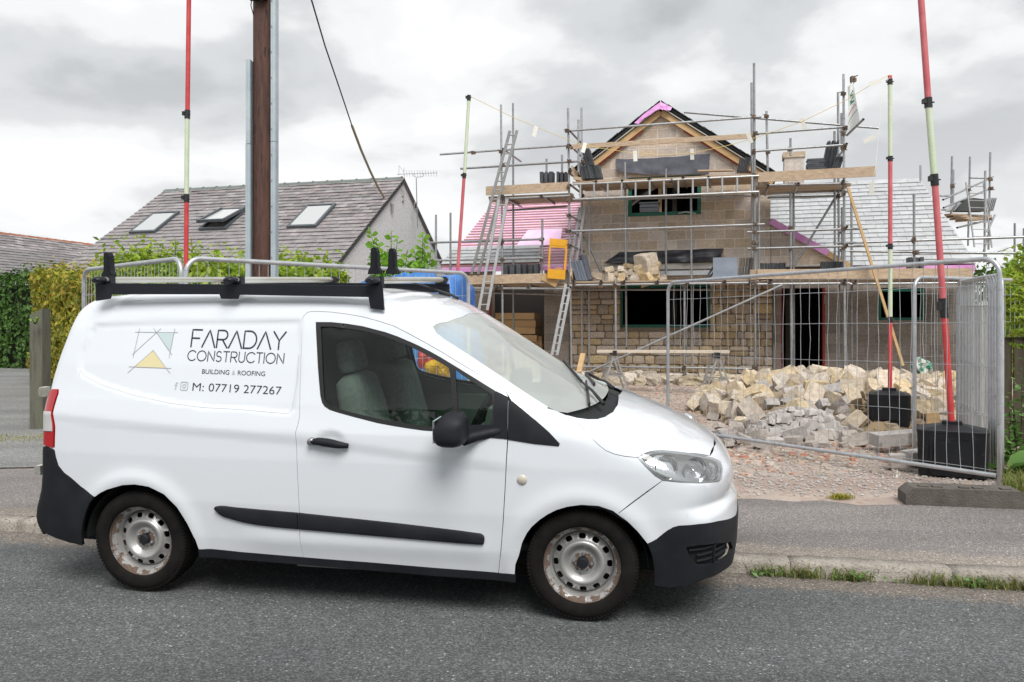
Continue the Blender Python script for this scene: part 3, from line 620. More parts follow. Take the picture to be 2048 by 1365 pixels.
        rp = seq(rb, ar[0:5][::-1], rbb[::-1][1:], [-.72, -.70, .285], [-.76, -.4, .285], cr_[::-1], low[1:-1])
        sh = shell([rp], RCH, .022, .004, rim=.02); make_shell('rear_bumper', [sh if s > 0 else mirror(sh)], MV['black'], van)
        # sill
        sw, sb = o['sill_white'], o['sill_black']
        sh = shell([seq(sw, sb[::-1])], YCH, .03, .004, rim=.06); make_shell('sill', [sh if s > 0 else mirror(sh)], MV['black'], van)
        # rubbing strip
        md = o['mould']; xs_ = .945
        for part in (0, 1):
            c = densify(smooth_closed(md[:, [0, 2]]), .02); inner = c.mean(0)+(c-c.mean(0))*[.985, .72]
            keep = lambda x: x < xs_-.002 if part == 0 else x > xs_+.002
            def clipx(poly):
                out = []
                n = len(poly)
                for i in range(n):
                    a, b = poly[i], poly[(i+1) % n]; ka, kb_ = keep(a[0]), keep(b[0]); X_ = xs_-.002 if part == 0 else xs_+.002
                    if ka: out.append(a)
                    if ka != kb_: t = (X_-a[0])/(b[0]-a[0]); out.append(a+(b-a)*t)
                return np.array(out)
            c2 = clipx(c); n = len(c2); ce = c2.mean(0); 
            zt = c2[:, 1]; lo_ = lift(c2, -.004)
            # section: foot, chamfer, flat face
            zmid = np.interp(c2[:, 0], [.45, .6, .95, 1.95, 1.98], [.52, .487, .468, .42, .413]); hgt = c2[:, 1]-zmid
            mid_ = lift(np.stack([c2[:, 0], zmid+hgt*.93], 1), .012); top_ = lift(np.stack([c2[:, 0], zmid+hgt*.55], 1), .018)
            mb = MB(); mb.add(np.concatenate([lo_, mid_, top_]), [(i, (i+1) % n, n+(i+1) % n, n+i) for i in range(n)]+[(n+i, n+(i+1) % n, 2*n+(i+1) % n, 2*n+i) for i in range(n)]+[tuple(range(2*n, 3*n))])
            mb.v = [(x, y*s, z) for x, y, z in mb.v]; mb.build('rubbing_strip', MV['black'], d if part else van, smooth='auto')
    # bonnet
    hs = O3['hood_seam']; hf = O3['hood_front']; hl = O3['headlight']; cw = O3['cowl']
    cwn = cw[:8]; cmid = mid(2.622); hcf = mid(3.190)
    bon = seq(O3['ws_near'][-1:]+[[.002, .002, 0]], cwn[1:], cmid, cen_line(np.linspace(2.622, 3.19, 30)[1:-1]), hcf, hf[4:], hl[4:0:-1], hs[::-1][0:-1])
    sh = shell([bon], TCH, .02, .0, rim=.012, gap=.0018)
    # far half seen by its true outline, mirrored
    make_shell('bonnet', [sh, mirror(sh)], MV['paint'], van)
    # windscreen and cowl
    gl_low = [2.498, 0]
    wsn = O3['ws_near']; n1 = wsn[:10]
    arc = [solve(*T_ray(T_fwd(np.array([[2.555-.16*(abs(yy)/.76)**2.4, yy, 1.08]]))))[0] for yy in np.linspace(-.755, 0, 14)]
    wpoly = seq(O3['ws_top'][0:3], wsn[1:10][::-1][0:0], )
    wp = seq(wsn[:10], arc, cen_line(np.linspace(2.555, ws_mid[0], 30)[1:]), O3['ws_top'][2:0:-1])
    sh = shell([wp], TCH, .03, -.003, gap=-.002); make_shell('windscreen', [sh, mirror(sh)], MV['wscreen'], van)
    ced = shell([wp, seq(*[[p] for p in (wp.mean(0)+(wp-wp.mean(0))*[.93, .9, .93])])], TCH, .02, -.006) if 0 else None
    cpoly = seq(wsn[9:11], cw[1:8], cmid, cen_line(np.linspace(2.622, 2.555, 8)[1:]), arc[::-1][1:])
    sh = shell([cpoly], TCH, .02, -.03, rim=.0); make_shell('scuttle_panel', [sh, mirror(sh)], MV['black'], van)
    # dark linings behind the seams
    def band(x0, x1, t0, t1, off, holes=[], grid=.05):
        p = [(x, t0) for x in np.linspace(x0, x1, 20)]+[(x1, t) for t in np.linspace(t0, t1, 20)[1:]]+[(x, t1) for x in np.linspace(x1, x0, 20)[1:]]+[(x0, t) for t in np.linspace(t1, t0, 20)[1:-1]]
        P3 = solve(*T_ray(np.array(p))); return shell([P3]+holes, TCH, grid, off)
    wsf = seq(wp[:10], arc)
    hole_ws = wp.mean(0)+(wp-wp.mean(0))*[.97, .97, .97]
    a = band(.90, 2.30, -.62, pi/2-.001, -.03, [O3['dlo']])
    # trim the lining where the windscreen is
    V_, F_, N_ = a; wc = T_fwd(wp); keep = []
    Fc = np.array([f_[:3] for f_ in F_]); cen = T_fwd(V_)[Fc].mean(1); c3 = V_[Fc].mean(1); ins = (poly_sd(cen[:, 0], cen[:, 1], wc) > -.01) | (np.hypot(c3[:, 0]-WF, c3[:, 2]-.285) < .42)
    a = (V_, [f_ for f_, k in zip(F_, ins) if not k], N_)
    make_shell('cab_lining', [a, mirror(a)], MV['cab'], van)
    eb = [(2.29, -.06), (2.29, .62), (2.45, .9), (2.62, 1.2), (2.66, pi/2-.001), (3.0, pi/2-.001), (3.12, pi/2-.001), (3.12, 1.1), (2.98, .75), (2.90, .35), (2.90, .15), (2.88, .02)]
    eb += [(2.478+.43*cos(t), .02+.0) for t in ()]
    P3 = solve(*T_ray(np.array(eb+[(2.72, -.0), (2.60, .02), (2.40, -.04)]))); a = shell([P3], TCH, .05, -.028); make_shell('seam_shade_backing', [a, mirror(a)], MV['dark'], van)  # added dark sheet, makes the bonnet and wing gaps read as shaded
    # underbody, bulkhead, wheel tubs
    mb = MB(); mb.box((1.2, 0, .27), (3.85, 1.30, .10)); mb.box((1.24, 0, .24), (1.5, 1.62, .07)); mb.add([(.955, -.80, .35), (.955, .80, .35), (.955, .80, 1.0), (.955, .64, 1.55), (.955, -.64, 1.55), (.955, -.80, 1.0)], [(0, 1, 2, 3, 4, 5)])
    mb.box((-.62, 0, .42), (.25, 1.5, .25)); mb.box((3.02, 0, .40), (.3, 1.3, .3)); mb.tube((-.055, -.6, .27), (-.055, .6, .27), .05); mb.tube((2.478, -.6, .27), (2.478, .6, .27), .04)
    mb.box((2.9, 0, .5), (.05, 1.5, .5)); mb.box((1.2, 0, .34), (2.2, 1.5, .03))
    mb.build('chassis', MV['dark'], van)
    for wx, dz in ((WR, .285), (WF, .285)):
        for s in (1, -1):
            mb = MB(); n = 26; pr = []
            for k in range(n+1):
                t = radians(2)+radians(176)*k/n; pr.append((wx+.338*cos(t), dz+.338*sin(t)))
            vs = [(x, -.838*s, z) for x, z in pr]+[(x, -.50*s, z) for x, z in pr]
            fsx = [(i, i+1, n+2+i, n+1+i) for i in range(n)]
            mb.add(vs, fsx); mb.add([(x, -.50*s, z) for x, z in pr], [tuple(range(n+1))])
            mb.build('wheel_arch_liner', MV['dark'], van, smooth='auto')
build_van()
# ---------------------------------------------------------------- wheels
def wheel(x, y, z, side, steer=0., spin=0.):
    w = empty('wheel', (x, y, z), parent=van); w.rotation_euler = (0, spin, 0)
    s = side          # -1: outer face looks to -y
    ym = lambda h: h*s
    R_ = .290; hw = .093
    t = MB(); prof = [(.197, .068), (.202, .086), (.212, .092), (.235, .097), (.258, .094), (.270, .088), (.278, .080), (.283, .076), (.2885, .062), (R_, .045), (R_, -.045), (.2885, -.062), (.278, -.080), (.258, -.094), (.212, -.092), (.197, -.068)]
    t.lathe([(r, ym(h)) for r, h in prof], 80, axis='y'); ty = t.build('tyre', MV['tyre'], w, smooth=True)
    # tread blocks on the crown and ribs on the shoulder
    tb = MB(); nb = 92
    for k in range(nb):
        a = 2*pi*k/nb
        for (h, wd, r, tw, ph) in ((-.066, .026, .2845, .70, 0), (-.034, .022, .2885, .72, .4), (0, .024, .289, .72, 0), (.034, .022, .2885, .72, .4), (.066, .028, .2845, .70, 0)):
            aa = a+ph*2*pi/nb; Rm = Matrix.Rotation(-aa+pi/2, 3, 'Y'); c = Vector((cos(aa)*r, ym(h), sin(aa)*r))
            tb.box(c, (2*pi*R_/nb*tw, wd, .007), Rm)
        aa = a; r = .2765; c = Vector((cos(aa)*r, ym(.0795), sin(aa)*r)); tb.box(c, (2*pi*R_/nb*.66, .010, .014), Matrix.Rotation(-aa+pi/2, 3, 'Y'))
    tb.build('tread', MV['tyre'], w)
    # steel rim disc with twelve slots
    slots = []
    for k in range(12):
        a = 2*pi*(k+.5)/12; c = Vector((cos(a), sin(a))); tn = Vector((-sin(a), cos(a))); pts = []
        for q in range(14):
            u = 2*pi*q/14; e = .0185*np.sign(cos(u))*abs(cos(u))**.6; f_ = .0140*np.sign(sin(u))*abs(sin(u))**.7
            p = c*.1395+tn*e+c*f_; pts.append((p.x, p.y))
        slots.append(pts)
    pr_r = [0, .030, .052, .058, .066, .075, .086, .098, .110, .117, .122, .130, .152, .160, .166]
    pr_h = [.030, .030, .030, .026, .022, .030, .046, .056, .057, .052, .042, .036, .028, .010, -.004]
    rr = [.030, .045, .053, .060, .070, .080, .090, .100, .108, .114, .119, .124, .1555, .161, .166]
    pts = []; edges = []; fcs = None
    for r in rr:
        n = 72
        b = len(pts); pts += [(cos(2*pi*k/n)*r, sin(2*pi*k/n)*r) for k in range(n)]; edges += [(b+k, b+(k+1) % n) for k in range(n)]
    for sl in slots:
        b = len(pts); pts += sl; edges += [(b+k, b+(k+1) % 14) for k in range(14)]
    r = delaunay_2d_cdt([Vector(p) for p in pts], edges, [], 0, 1e-6)
    V2 = np.array([tuple(p) for p in r[0]]); Fc = [f_ for f_ in r[2]]
    keep = []
    for f_ in Fc:
        c = V2[list(f_)].mean(0); q = np.hypot(*c)
        if q < .0295: continue
        if any(poly_sd(np.array([c[0]]), np.array([c[1]]), np.array(sl))[0] > 0 for sl in slots if hypot(c[0]-np.mean([p[0] for p in sl]), c[1]-np.mean([p[1] for p in sl])) < .03): continue
        keep.append(tuple(f_))
    hgt = np.interp(np.hypot(V2[:, 0], V2[:, 1]), pr_r, pr_h)
    mb = MB(); mb.add([(p[0], ym(h), p[1]) for p, h in zip(V2, hgt)], keep)
    for sl in slots:
        hs_ = [float(np.interp(hypot(*p), pr_r, pr_h)) for p in sl]; n = 14
        mb.add([(p[0], ym(h), p[1]) for p, h in zip(sl, hs_)]+[(p[0]*1.01, ym(h-.007), p[1]*1.01) for p, h in zip(sl, hs_)], [(i, (i+1) % n, n+(i+1) % n, n+i) for i in range(n)])
    mb.lathe([(r_, ym(h)) for r_, h in ((.161, .006), (.164, .012), (.170, .040), (.176, .052), (.188, .057), (.194, .063), (.203, .066), (.2065, .073), (.203, .079), (.198, .077), (.197, .066))], 64, axis='y')
    mb.lathe([(r_, ym(h)) for r_, h in ((.164, .012), (.166, -.06), (.19, -.075))], 48, axis='y')
    rim = mb.build('rim', MV['rim'], w, smooth='auto')
    cp = MB(); cp.lathe([(0, ym(.058)), (.024, ym(.057)), (.029, ym(.052)), (.031, ym(.03))], 28, axis='y'); cp.build('hub_cap', MV['black'], w, smooth='auto')
    for k in range(4):
        a = pi/4*0+2*pi*k/4+.12; bb = MB(); bb.lathe([(0, ym(.047)), (.006, ym(.046)), (.0095, ym(.040)), (.0105, ym(.02))], 6, Matrix.Translation((cos(a)*.046, 0, sin(a)*.046)), axis='y'); bb.build('wheel_nut', MV['steel'], w, smooth=False)
    dk = MB(); dk.lathe([(0, ym(-.03)), (.12, ym(-.03)), (.165, ym(-.045))], 32, axis='y'); dk.build('brake_drum', MV['dark'], w)
    return w
wheel(WF, -.748, .290, -1, spin=.25); wheel(WR, -.748, .290, -1, spin=.55)
wheel(WF, .748, .290, 1); wheel(WR, .748, .290, 1)
# ---------------------------------------------------------------- mirrors
MIRX, MIRZ = 1.845, 1.005
def door_mirror(s):
    bm = bmesh.new(); bmesh.ops.create_uvsphere(bm, u_segments=28, v_segments=18, radius=1)
    for v in bm.verts:
        x, y, z = v.co
        def se(a, p): return math.copysign(abs(a)**p, a)
        z2 = se(z, .75); k = 1.0 if z < 0 else 1-.20*z*z
        v.co = Vector((se(x, .7)*.084*k+(.012 if z > .3 else 0), se(y, .6)*.108*k, z2*(.072 if z < 0 else .100)))
        v.co.x = min(v.co.x, .076)
    me = bpy.data.meshes.new('mirror_shell'); bm.to_mesh(me); bm.free(); me.polygons.foreach_set('use_smooth', [True]*len(me.polygons))
    o = link('door_mirror', me, MV['black'], van, loc=(MIRX, -1.02*s, MIRZ))
    b = MB(); b.box((-.070, 0, .01), (.01, .15, .11)); g = b.build('mirror_glass', MV['chrome'], o)
    b = MB(); b.path([Vector((.045, .07*s, -.055)), Vector((.10, .14*s, -.045)), Vector((.16, .165*s, -.035)), Vector((.22, .17*s, -.02))], [.030, .027, .028, .02], 12); b.build('mirror_arm', MV['black'], o, smooth=True)
    b = MB(); r0 = []
    for k in range(29):
        t = 2*pi*k/28
    return o
door_mirror(1); door_mirror(-1)
# ---------------------------------------------------------------- cab interior
def seat(y):
    e = empty('seat', (1.28, y, .45), parent=van)
    def pad(name, c, d, ry, tap=.85):
        bm = bmesh.new(); bmesh.ops.create_cube(bm, size=1); bmesh.ops.subdivide_edges(bm, edges=bm.edges[:], cuts=3, use_grid_fill=True)
        for v in bm.verts:
            q = v.co.copy(); rr = 1-.18*(abs(q.x*2)**4+abs(q.y*2)**4+abs(q.z*2)**4)/3
            tz = 1-(1-tap)*max(0, q.z+.5)
            v.co = Vector((q.x*d[0]*rr, q.y*d[1]*rr*tz, q.z*d[2]*rr))
        bmesh.ops.rotate(bm, cent=(0, 0, 0), matrix=Matrix.Rotation(ry, 3, 'Y'), verts=bm.verts); bmesh.ops.translate(bm, vec=c, verts=bm.verts)
        me = bpy.data.meshes.new(name); bm.to_mesh(me); bm.free(); me.polygons.foreach_set('use_smooth', [True]*len(me.polygons)); link(name, me, MV['seat'], e)
    pad('seat_cushion', (.12, 0, .14), (.52, .50, .17), -.12, 1); pad('seat_backrest', (-.12, 0, .46), (.16, .50, .68), -.24, .8); pad('headrest', (-.215, 0, .87), (.11, .27, .2), -.22, .85)
seat(-.37); seat(.37)
b = MB(); b.box((2.16, 0, .80), (.55, 1.48, .28), Matrix.Rotation(.10, 3, 'Y')); b.box((2.02, -.36, .98), (.20, .40, .10), Matrix.Rotation(.25, 3, 'Y')); b.box((1.98, 0, .72), (.2, .3, .4)); b.build('dashboard', MV['cab'], van)
b = MB(); q = Matrix.Translation((1.86, -.37, .98)) @ Matrix.Rotation(-1.1, 4, 'Y'); b.path([q @ Vector((cos(t)*.185, sin(t)*.185, 0)) for t in np.linspace(0, 2*pi, 29)[:-1]], .014, 8, closed=True); b.box(q @ Vector((0, 0, -.01)), (.12, .14, .05), q.to_3x3())
for t in (0, 2.2, 4.1): b.tube(q @ Vector((0, 0, 0)), q @ Vector((cos(t)*.18, sin(t)*.18, 0)), .012)
b.build('steering_wheel', MV['dark'], van, smooth='auto')
b = MB()
for s in (-1, 1):
    b.box((1.50, .80*s, .72), (1.05, .05, .42))
b.build('door_card', MV['cab'], van)
# ---------------------------------------------------------------- wipers, aerial
def wiper(p0, p1, p2):
    b = MB(); b.path([p0, (Vector(p0)*.5+Vector(p1)*.5)+Vector((0, 0, .012)), p1], [.011, .008, .006], 8); b.beam(p1-(p2-p1)*.0, p2, .010, .018)
    b.build('wiper', MV['rubber'], van, smooth='auto')
def on_ws(x, y, off=.02):
    c = T_fwd(np.array([[x, y, 1.3]])); 
    for _ in range(6):
        o_, d_ = T_ray(c); X = solve(o_, d_); c = T_fwd(np.array([[x, y, X[0][2]]]))
    return Vector(X[0]+vgrad(X)[0]*off)
wiper(on_ws(2.56, -.45), on_ws(2.40, -.10), on_ws(2.24, .30)); b = MB(); b.beam(on_ws(2.49, -.52, .012), on_ws(2.42, .02, .012), .012, .02); b.build('wiper', MV['rubber'], van)
wiper(on_ws(2.58, .12), on_ws(2.47, .35), on_ws(2.36, .68)); b = MB(); b.beam(on_ws(2.47, .05, .012), on_ws(2.36, .62, .012), .012, .02); b.build('wiper', MV['rubber'], van)
b = MB(); a0 = on_ws(1.50, .50, .0); b.path([a0, a0+Vector((-.04, 0, .03)), a0+Vector((-.25, -.0, .10)), a0+Vector((-.50, -.02, .17))], [.014, .010, .005, .003], 8); b.build('aerial', MV['rubber'], van, smooth=True)
b = MB(); b.box((2.05, -.0, 1.30), (.02, .2, .06)) ; b.v = [(x-.25, y, z+.13) for x, y, z in b.v]; b.build('rear_view_mirror', MV['dark'], van)
# fuel of small things: rear plate lamp and door hinges seen edge on
for z_, y_, x_ in ((.66, -.74, -.765), (1.13, -.74, -.715)):
    b = MB(); b.box((x_, y_, z_), (.035, .05, .055)); b.box((x_-.012, y_-.004, z_), (.018, .046, .035)); b.build('door_hinge', MV['alu'], van)
for s in (-1, 1):
    b = MB(); b.add([(2.88, .70*s, .225), (3.0, .70*s, .225), (3.09, .66*s, .215), (2.99, .66*s, .145), (2.93, .69*s, .14)], [(0, 1, 2, 3, 4)]); b.build('air_deflector', MV['black'], van)
# ---------------------------------------------------------------- lettering
def stroke(mb, pts, w, off=.0022):
    """flat ribbon following the body side; pts in (forward, up)"""
    pts = [np.array(p, float) for p in pts]; q = densify(np.array(pts), .02, closed=False) if len(pts) > 1 else np.array(pts)
    n = len(q); t = np.zeros_like(q); t[1:-1] = q[2:]-q[:-2]; t[0] = q[1]-q[0]; t[-1] = q[-1]-q[-2]; t /= np.linalg.norm(t, axis=1, keepdims=True)+1e-9
    nr = np.stack([-t[:, 1], t[:, 0]], 1); q0 = q.copy(); q0[0] -= t[0]*w*.5; q0[-1] += t[-1]*w*.5
    A = lift(q0+nr*w/2, off); B = lift(q0-nr*w/2, off)
    mb.add(np.concatenate([A, B]), [(i, n+i, n+i+1, i+1) for i in range(n-1)])
def arcp(cx, cz, rx, rz, a0, a1, n=16): return [(cx+rx*cos(radians(a)), cz+rz*sin(radians(a))) for a in np.linspace(a0, a1, n)]
GL = {  # stroke letters: lists of polylines in a unit-high box, and width
 'F': ([[(0, 0), (0, 1), (.62, 1)], [(0, .5), (.5, .5)]], .62), '^': ([[(0, 0), (.42, 1), (.84, 0)]], .84),
 'R': ([[(0, 0), (0, 1), (.38, 1)]+arcp(.38, .73, .27, .27, 90, -90)+[(0, .46)], [(.34, .46), (.68, 0)]], .68),
 'D': ([[(0, 0), (0, 1), (.34, 1)]+arcp(.34, .5, .46, .5, 90, -90, 22)+[(0, 0)]], .80), 'Y': ([[(0, 1), (.38, .5), (.76, 1)], [(.38, .5), (.38, 0)]], .76),
 'C': ([arcp(.5, .5, .5, .5, 42, 318, 26)], .88), 'O': ([arcp(.5, .5, .5, .5, 0, 360, 34)], 1.0), 'N': ([[(0, 0), (0, 1), (.72, 0), (.72, 1)]], .72),
 'S': ([arcp(.30, .74, .26, .26, 35, 270, 14)+arcp(.30, .25, .29, .25, 90, -145, 14)], .60), 'T': ([[(0, 1), (.64, 1)], [(.32, 1), (.32, 0)]], .64),
 'U': ([[(0, 1), (0, .32)]+arcp(.32, .32, .32, .32, 180, 360, 16)+[(.64, 1)]], .64), 'I': ([[(0, 0), (0, 1)]], 0)}
def write(word, x0, zb, h, total, w, slope, slant=0., col='letter', name='lettering'):
    gw = sum(GL[c][1] for c in word); sx = 1.; gap = (total/h-gw*1.0)/(len(word)-1)
    if gap < .12: sx = (total/h-.16*(len(word)-1))/gw; gap = .16
    x = x0
    for c in word:
        mb = MB(); 
        for pl in GL[c][0]: stroke(mb, [(x+px*h*sx+slant*pz*h, zb+pz*h+slope*(x+px*h*sx-x0)) for px, pz in pl], w)
        mb.build('letter', MV[col], LET); x += (GL[c][1]*sx+gap)*h
LET = empty('lettering', (0, 0, 0), parent=van)
write('F^R^D^Y', .250, 1.403, .094, .575, .0085, -.022)
write('CONSTRUCTION', .238, 1.326, .055, .590, .0052, -.023)
def vtext(s, x0, zb, h, total, slope, mat, thin=0.):
    cu = bpy.data.curves.new('t', 'FONT'); cu.body = s; cu.size = 1; cu.offset = thin; to = bpy.data.objects.new('t', cu); me = bpy.data.meshes.new_from_object(to)
    co = np.array([v.co[:] for v in me.vertices]); x_0, x_1 = co[:, 0].min(), co[:, 0].max(); capz = .729
    bm = bmesh.new(); bm.from_mesh(me); bm.verts.ensure_lookup_table(); bm.faces.ensure_lookup_table()
    seen = set(); isl = []
    for v in bm.verts:
        if v.index in seen: continue
        st = [v]; comp = []; seen.add(v.index)
        while st:
            a = st.pop(); comp.append(a.index)
            for e in a.link_edges:
                b_ = e.other_vert(a)
                if b_.index not in seen: seen.add(b_.index); st.append(b_)
        isl.append(comp)
    X = x0+(co[:, 0]-x_0)/(x_1-x_0)*total; Z = zb+co[:, 1]/capz*h+slope*(X-x0)
    Q = lift(np.stack([X, Z], 1), .0022)
    isl.sort(key=lambda c: min(co[c, 0]))
    for comp in isl:
        idx = {k: i for i, k in enumerate(comp)}; fs = [tuple(idx[v.index] for v in f.verts) for f in bm.faces if f.verts[0].index in idx]
        mb = MB(); mb.add(Q[comp], fs); mb.build('letter', mat, LET)
    bm.free(); bpy.data.objects.remove(to); bpy.data.curves.remove(cu)
vtext('BUILDING', .340, 1.254, .026, .168, -.023, MV['letter']); vtext('&', .524, 1.250, .025, .020, -.02, MV['pale']); vtext('ROOFING', .560, 1.249, .026, .165, -.023, MV['letter'])
vtext('M:', .291, 1.160, .046, .070, -.024, MV['letter'], -.007); vtext('07719 277267', .391, 1.158, .046, .440, -.026, MV['letter'], -.007); vtext('f', .176, 1.163, .044, .022, 0, MV['pale'])
lg = MB(); stroke(lg, arcp(.240, 1.184, .023, .022, 45, 405, 26), .005); 
lg = MB(); k = .022; cxx, czz = .237, 1.184
rrp = []
for (ax, az, a0) in ((1, 1, 0), (-1, 1, 90), (-1, -1, 180), (1, -1, 270)): rrp += arcp(cxx+ax*(k-.008), czz+az*(k-.008), .008, .008, a0, a0+90, 5)
stroke(lg, rrp+[rrp[0]], .005); stroke(lg, arcp(cxx, czz, .0095, .0095, 0, 360, 16), .0045); stroke(lg, [(cxx+.0125, czz+.0125), (cxx+.0135, czz+.0135)], .004); lg.build('social_icon', MV['pale'], LET)
# drawn roof-and-square emblem
lg = MB()
for a, c in (((-.123, 1.482), (.154, 1.480)), ((-.098, 1.501), (-.113, 1.338)), ((.132, 1.502), (.120, 1.337)), ((.041, 1.502), (-.12, 1.355)), ((-.005, 1.503), (.136, 1.355)), ((-.131, 1.286), (.142, 1.280)), ((.013, 1.380), (-.134, 1.252)), ((.010, 1.380), (.140, 1.251))): stroke(lg, [a, c], .0026)
lg.build('emblem', MV['line'], LET)
for pts, m in ((((-.098, 1.284), (.013, 1.379), (.108, 1.281)), 'gold'), (((.013, 1.481), (.128, 1.479), (.120, 1.377)), 'teal')):
    lg = MB(); pl = np.array(pts); c = densify(pl, .03); q = lift(c, .0016); lg.add(q, [tuple(range(len(q)))[::-1]]); lg.build('emblem_panel', MV[m], LET)
# thin outline of the applied panel sheet
lg = MB(); stroke(lg, [(p[0]*.985+.0, p[2]*.985+.02) for p in OUT['recess'][9:20]], .002, .0012); lg.build('sheet_edge', MV['pale'], LET)
# ---------------------------------------------------------------- roof rack
rack = empty('roof_rack', (0, 0, -.036), parent=van)
def rail(y, s):
    b = MB(); zt, zb = 1.800, 1.742
    n = 30; x0, x1 = -.375, 1.385
    # side plate with three feet
    prof = [(x0, zt), (x1, zt-.030), (x1+.008, 1.640), (x1-.070, 1.650), (x1-.080, 1.712), (.535, 1.730), (.525, 1.706), (.425, 1.708), (.415, 1.733), (-.275, 1.738), (-.285, 1.712), (x0, 1.700)]
    vs = [(x, y-.006, z) for x, z in prof]+[(x, y+.006, z) for x, z in prof]; m_ = len(prof)
    b.add(vs, [tuple(range(m_)), tuple(range(2*m_-1, m_-1, -1))]+[(i, (i+1) % m_, m_+(i+1) % m_, m_+i) for i in range(m_)])
    b.beam((x0, y+.02*s, zt), (x1, y+.02*s, zt-.030), .045, .008)
    b.build('side_rail', MV['rack'], rack)
rail(-.700, 1); rail(.700, -1)
for k, x in enumerate((-.33, .50, 1.335)):
    z = 1.822-.018*(x+.33)/1.6
    b = MB(); n = 20; sec = [(cos(2*pi*i/n)*.030, sin(2*pi*i/n)*.019) for i in range(n)]
    vs = [(x+a, yy, z+c) for yy in (-.70, .70) for a, c in sec]; b.add(vs, [(i, (i+1) % n, n+(i+1) % n, n+i) for i in range(n)]+[tuple(range(n-1, -1, -1)), tuple(range(n, 2*n))]); b.build('crossbar', MV['alu'], rack, smooth='auto')
    for s in (-1, 1):
        b = MB(); vs = [(x+a*1.12*(1 if yy > .2 else .55), s*(.70+yy*.08), z+c*1.15*(1 if yy > .2 else .5)) for yy in (0, .0, .55, .9, 1) for a, c in sec]
        vs = []
        for yy, k2 in ((0, 1.14), (.035, 1.14), (.055, .95), (.065, .5)): vs += [(x+a*k2, s*(.705+yy), z+c*k2) for a, c in sec]
        b.add(vs, [(r*n+i, r*n+(i+1) % n, (r+1)*n+(i+1) % n, (r+1)*n+i) for r in range(3) for i in range(n)]+[tuple(range(3*n, 4*n))]); b.build('end_cap', MV['rack'], rack, smooth='auto')
        b = MB(); b.box((x, s*.66, z-.005), (.075, .045, .052)); b.build('bar_clamp', MV['rack'], rack)
def stop(x, y):
    b = MB(); pr = [(-.034, 0), (.034, 0), (.038, .02), (.026, .04), (.022, .125), (.016, .146), (.002, .150), (-.012, .142), (-.018, .04), (-.030, .02)]
    vs = [(x+a, y-.022, 1.838+c) for a, c in pr]+[(x+a, y+.022, 1.838+c) for a, c in pr]; m_ = len(pr)
    b.add(vs, [tuple(range(m_)), tuple(range(2*m_-1, m_-1, -1))]+[(i, (i+1) % m_, m_+(i+1) % m_, m_+i) for i in range(m_)])
    for k in range(6): b.box((x+.019, y, 1.885+k*.015), (.012, .050, .007))
    b.build('load_stop', MV['black'], rack)
stop(-.365, -.60); stop(1.305, -.60); stop(1.345, -.42)
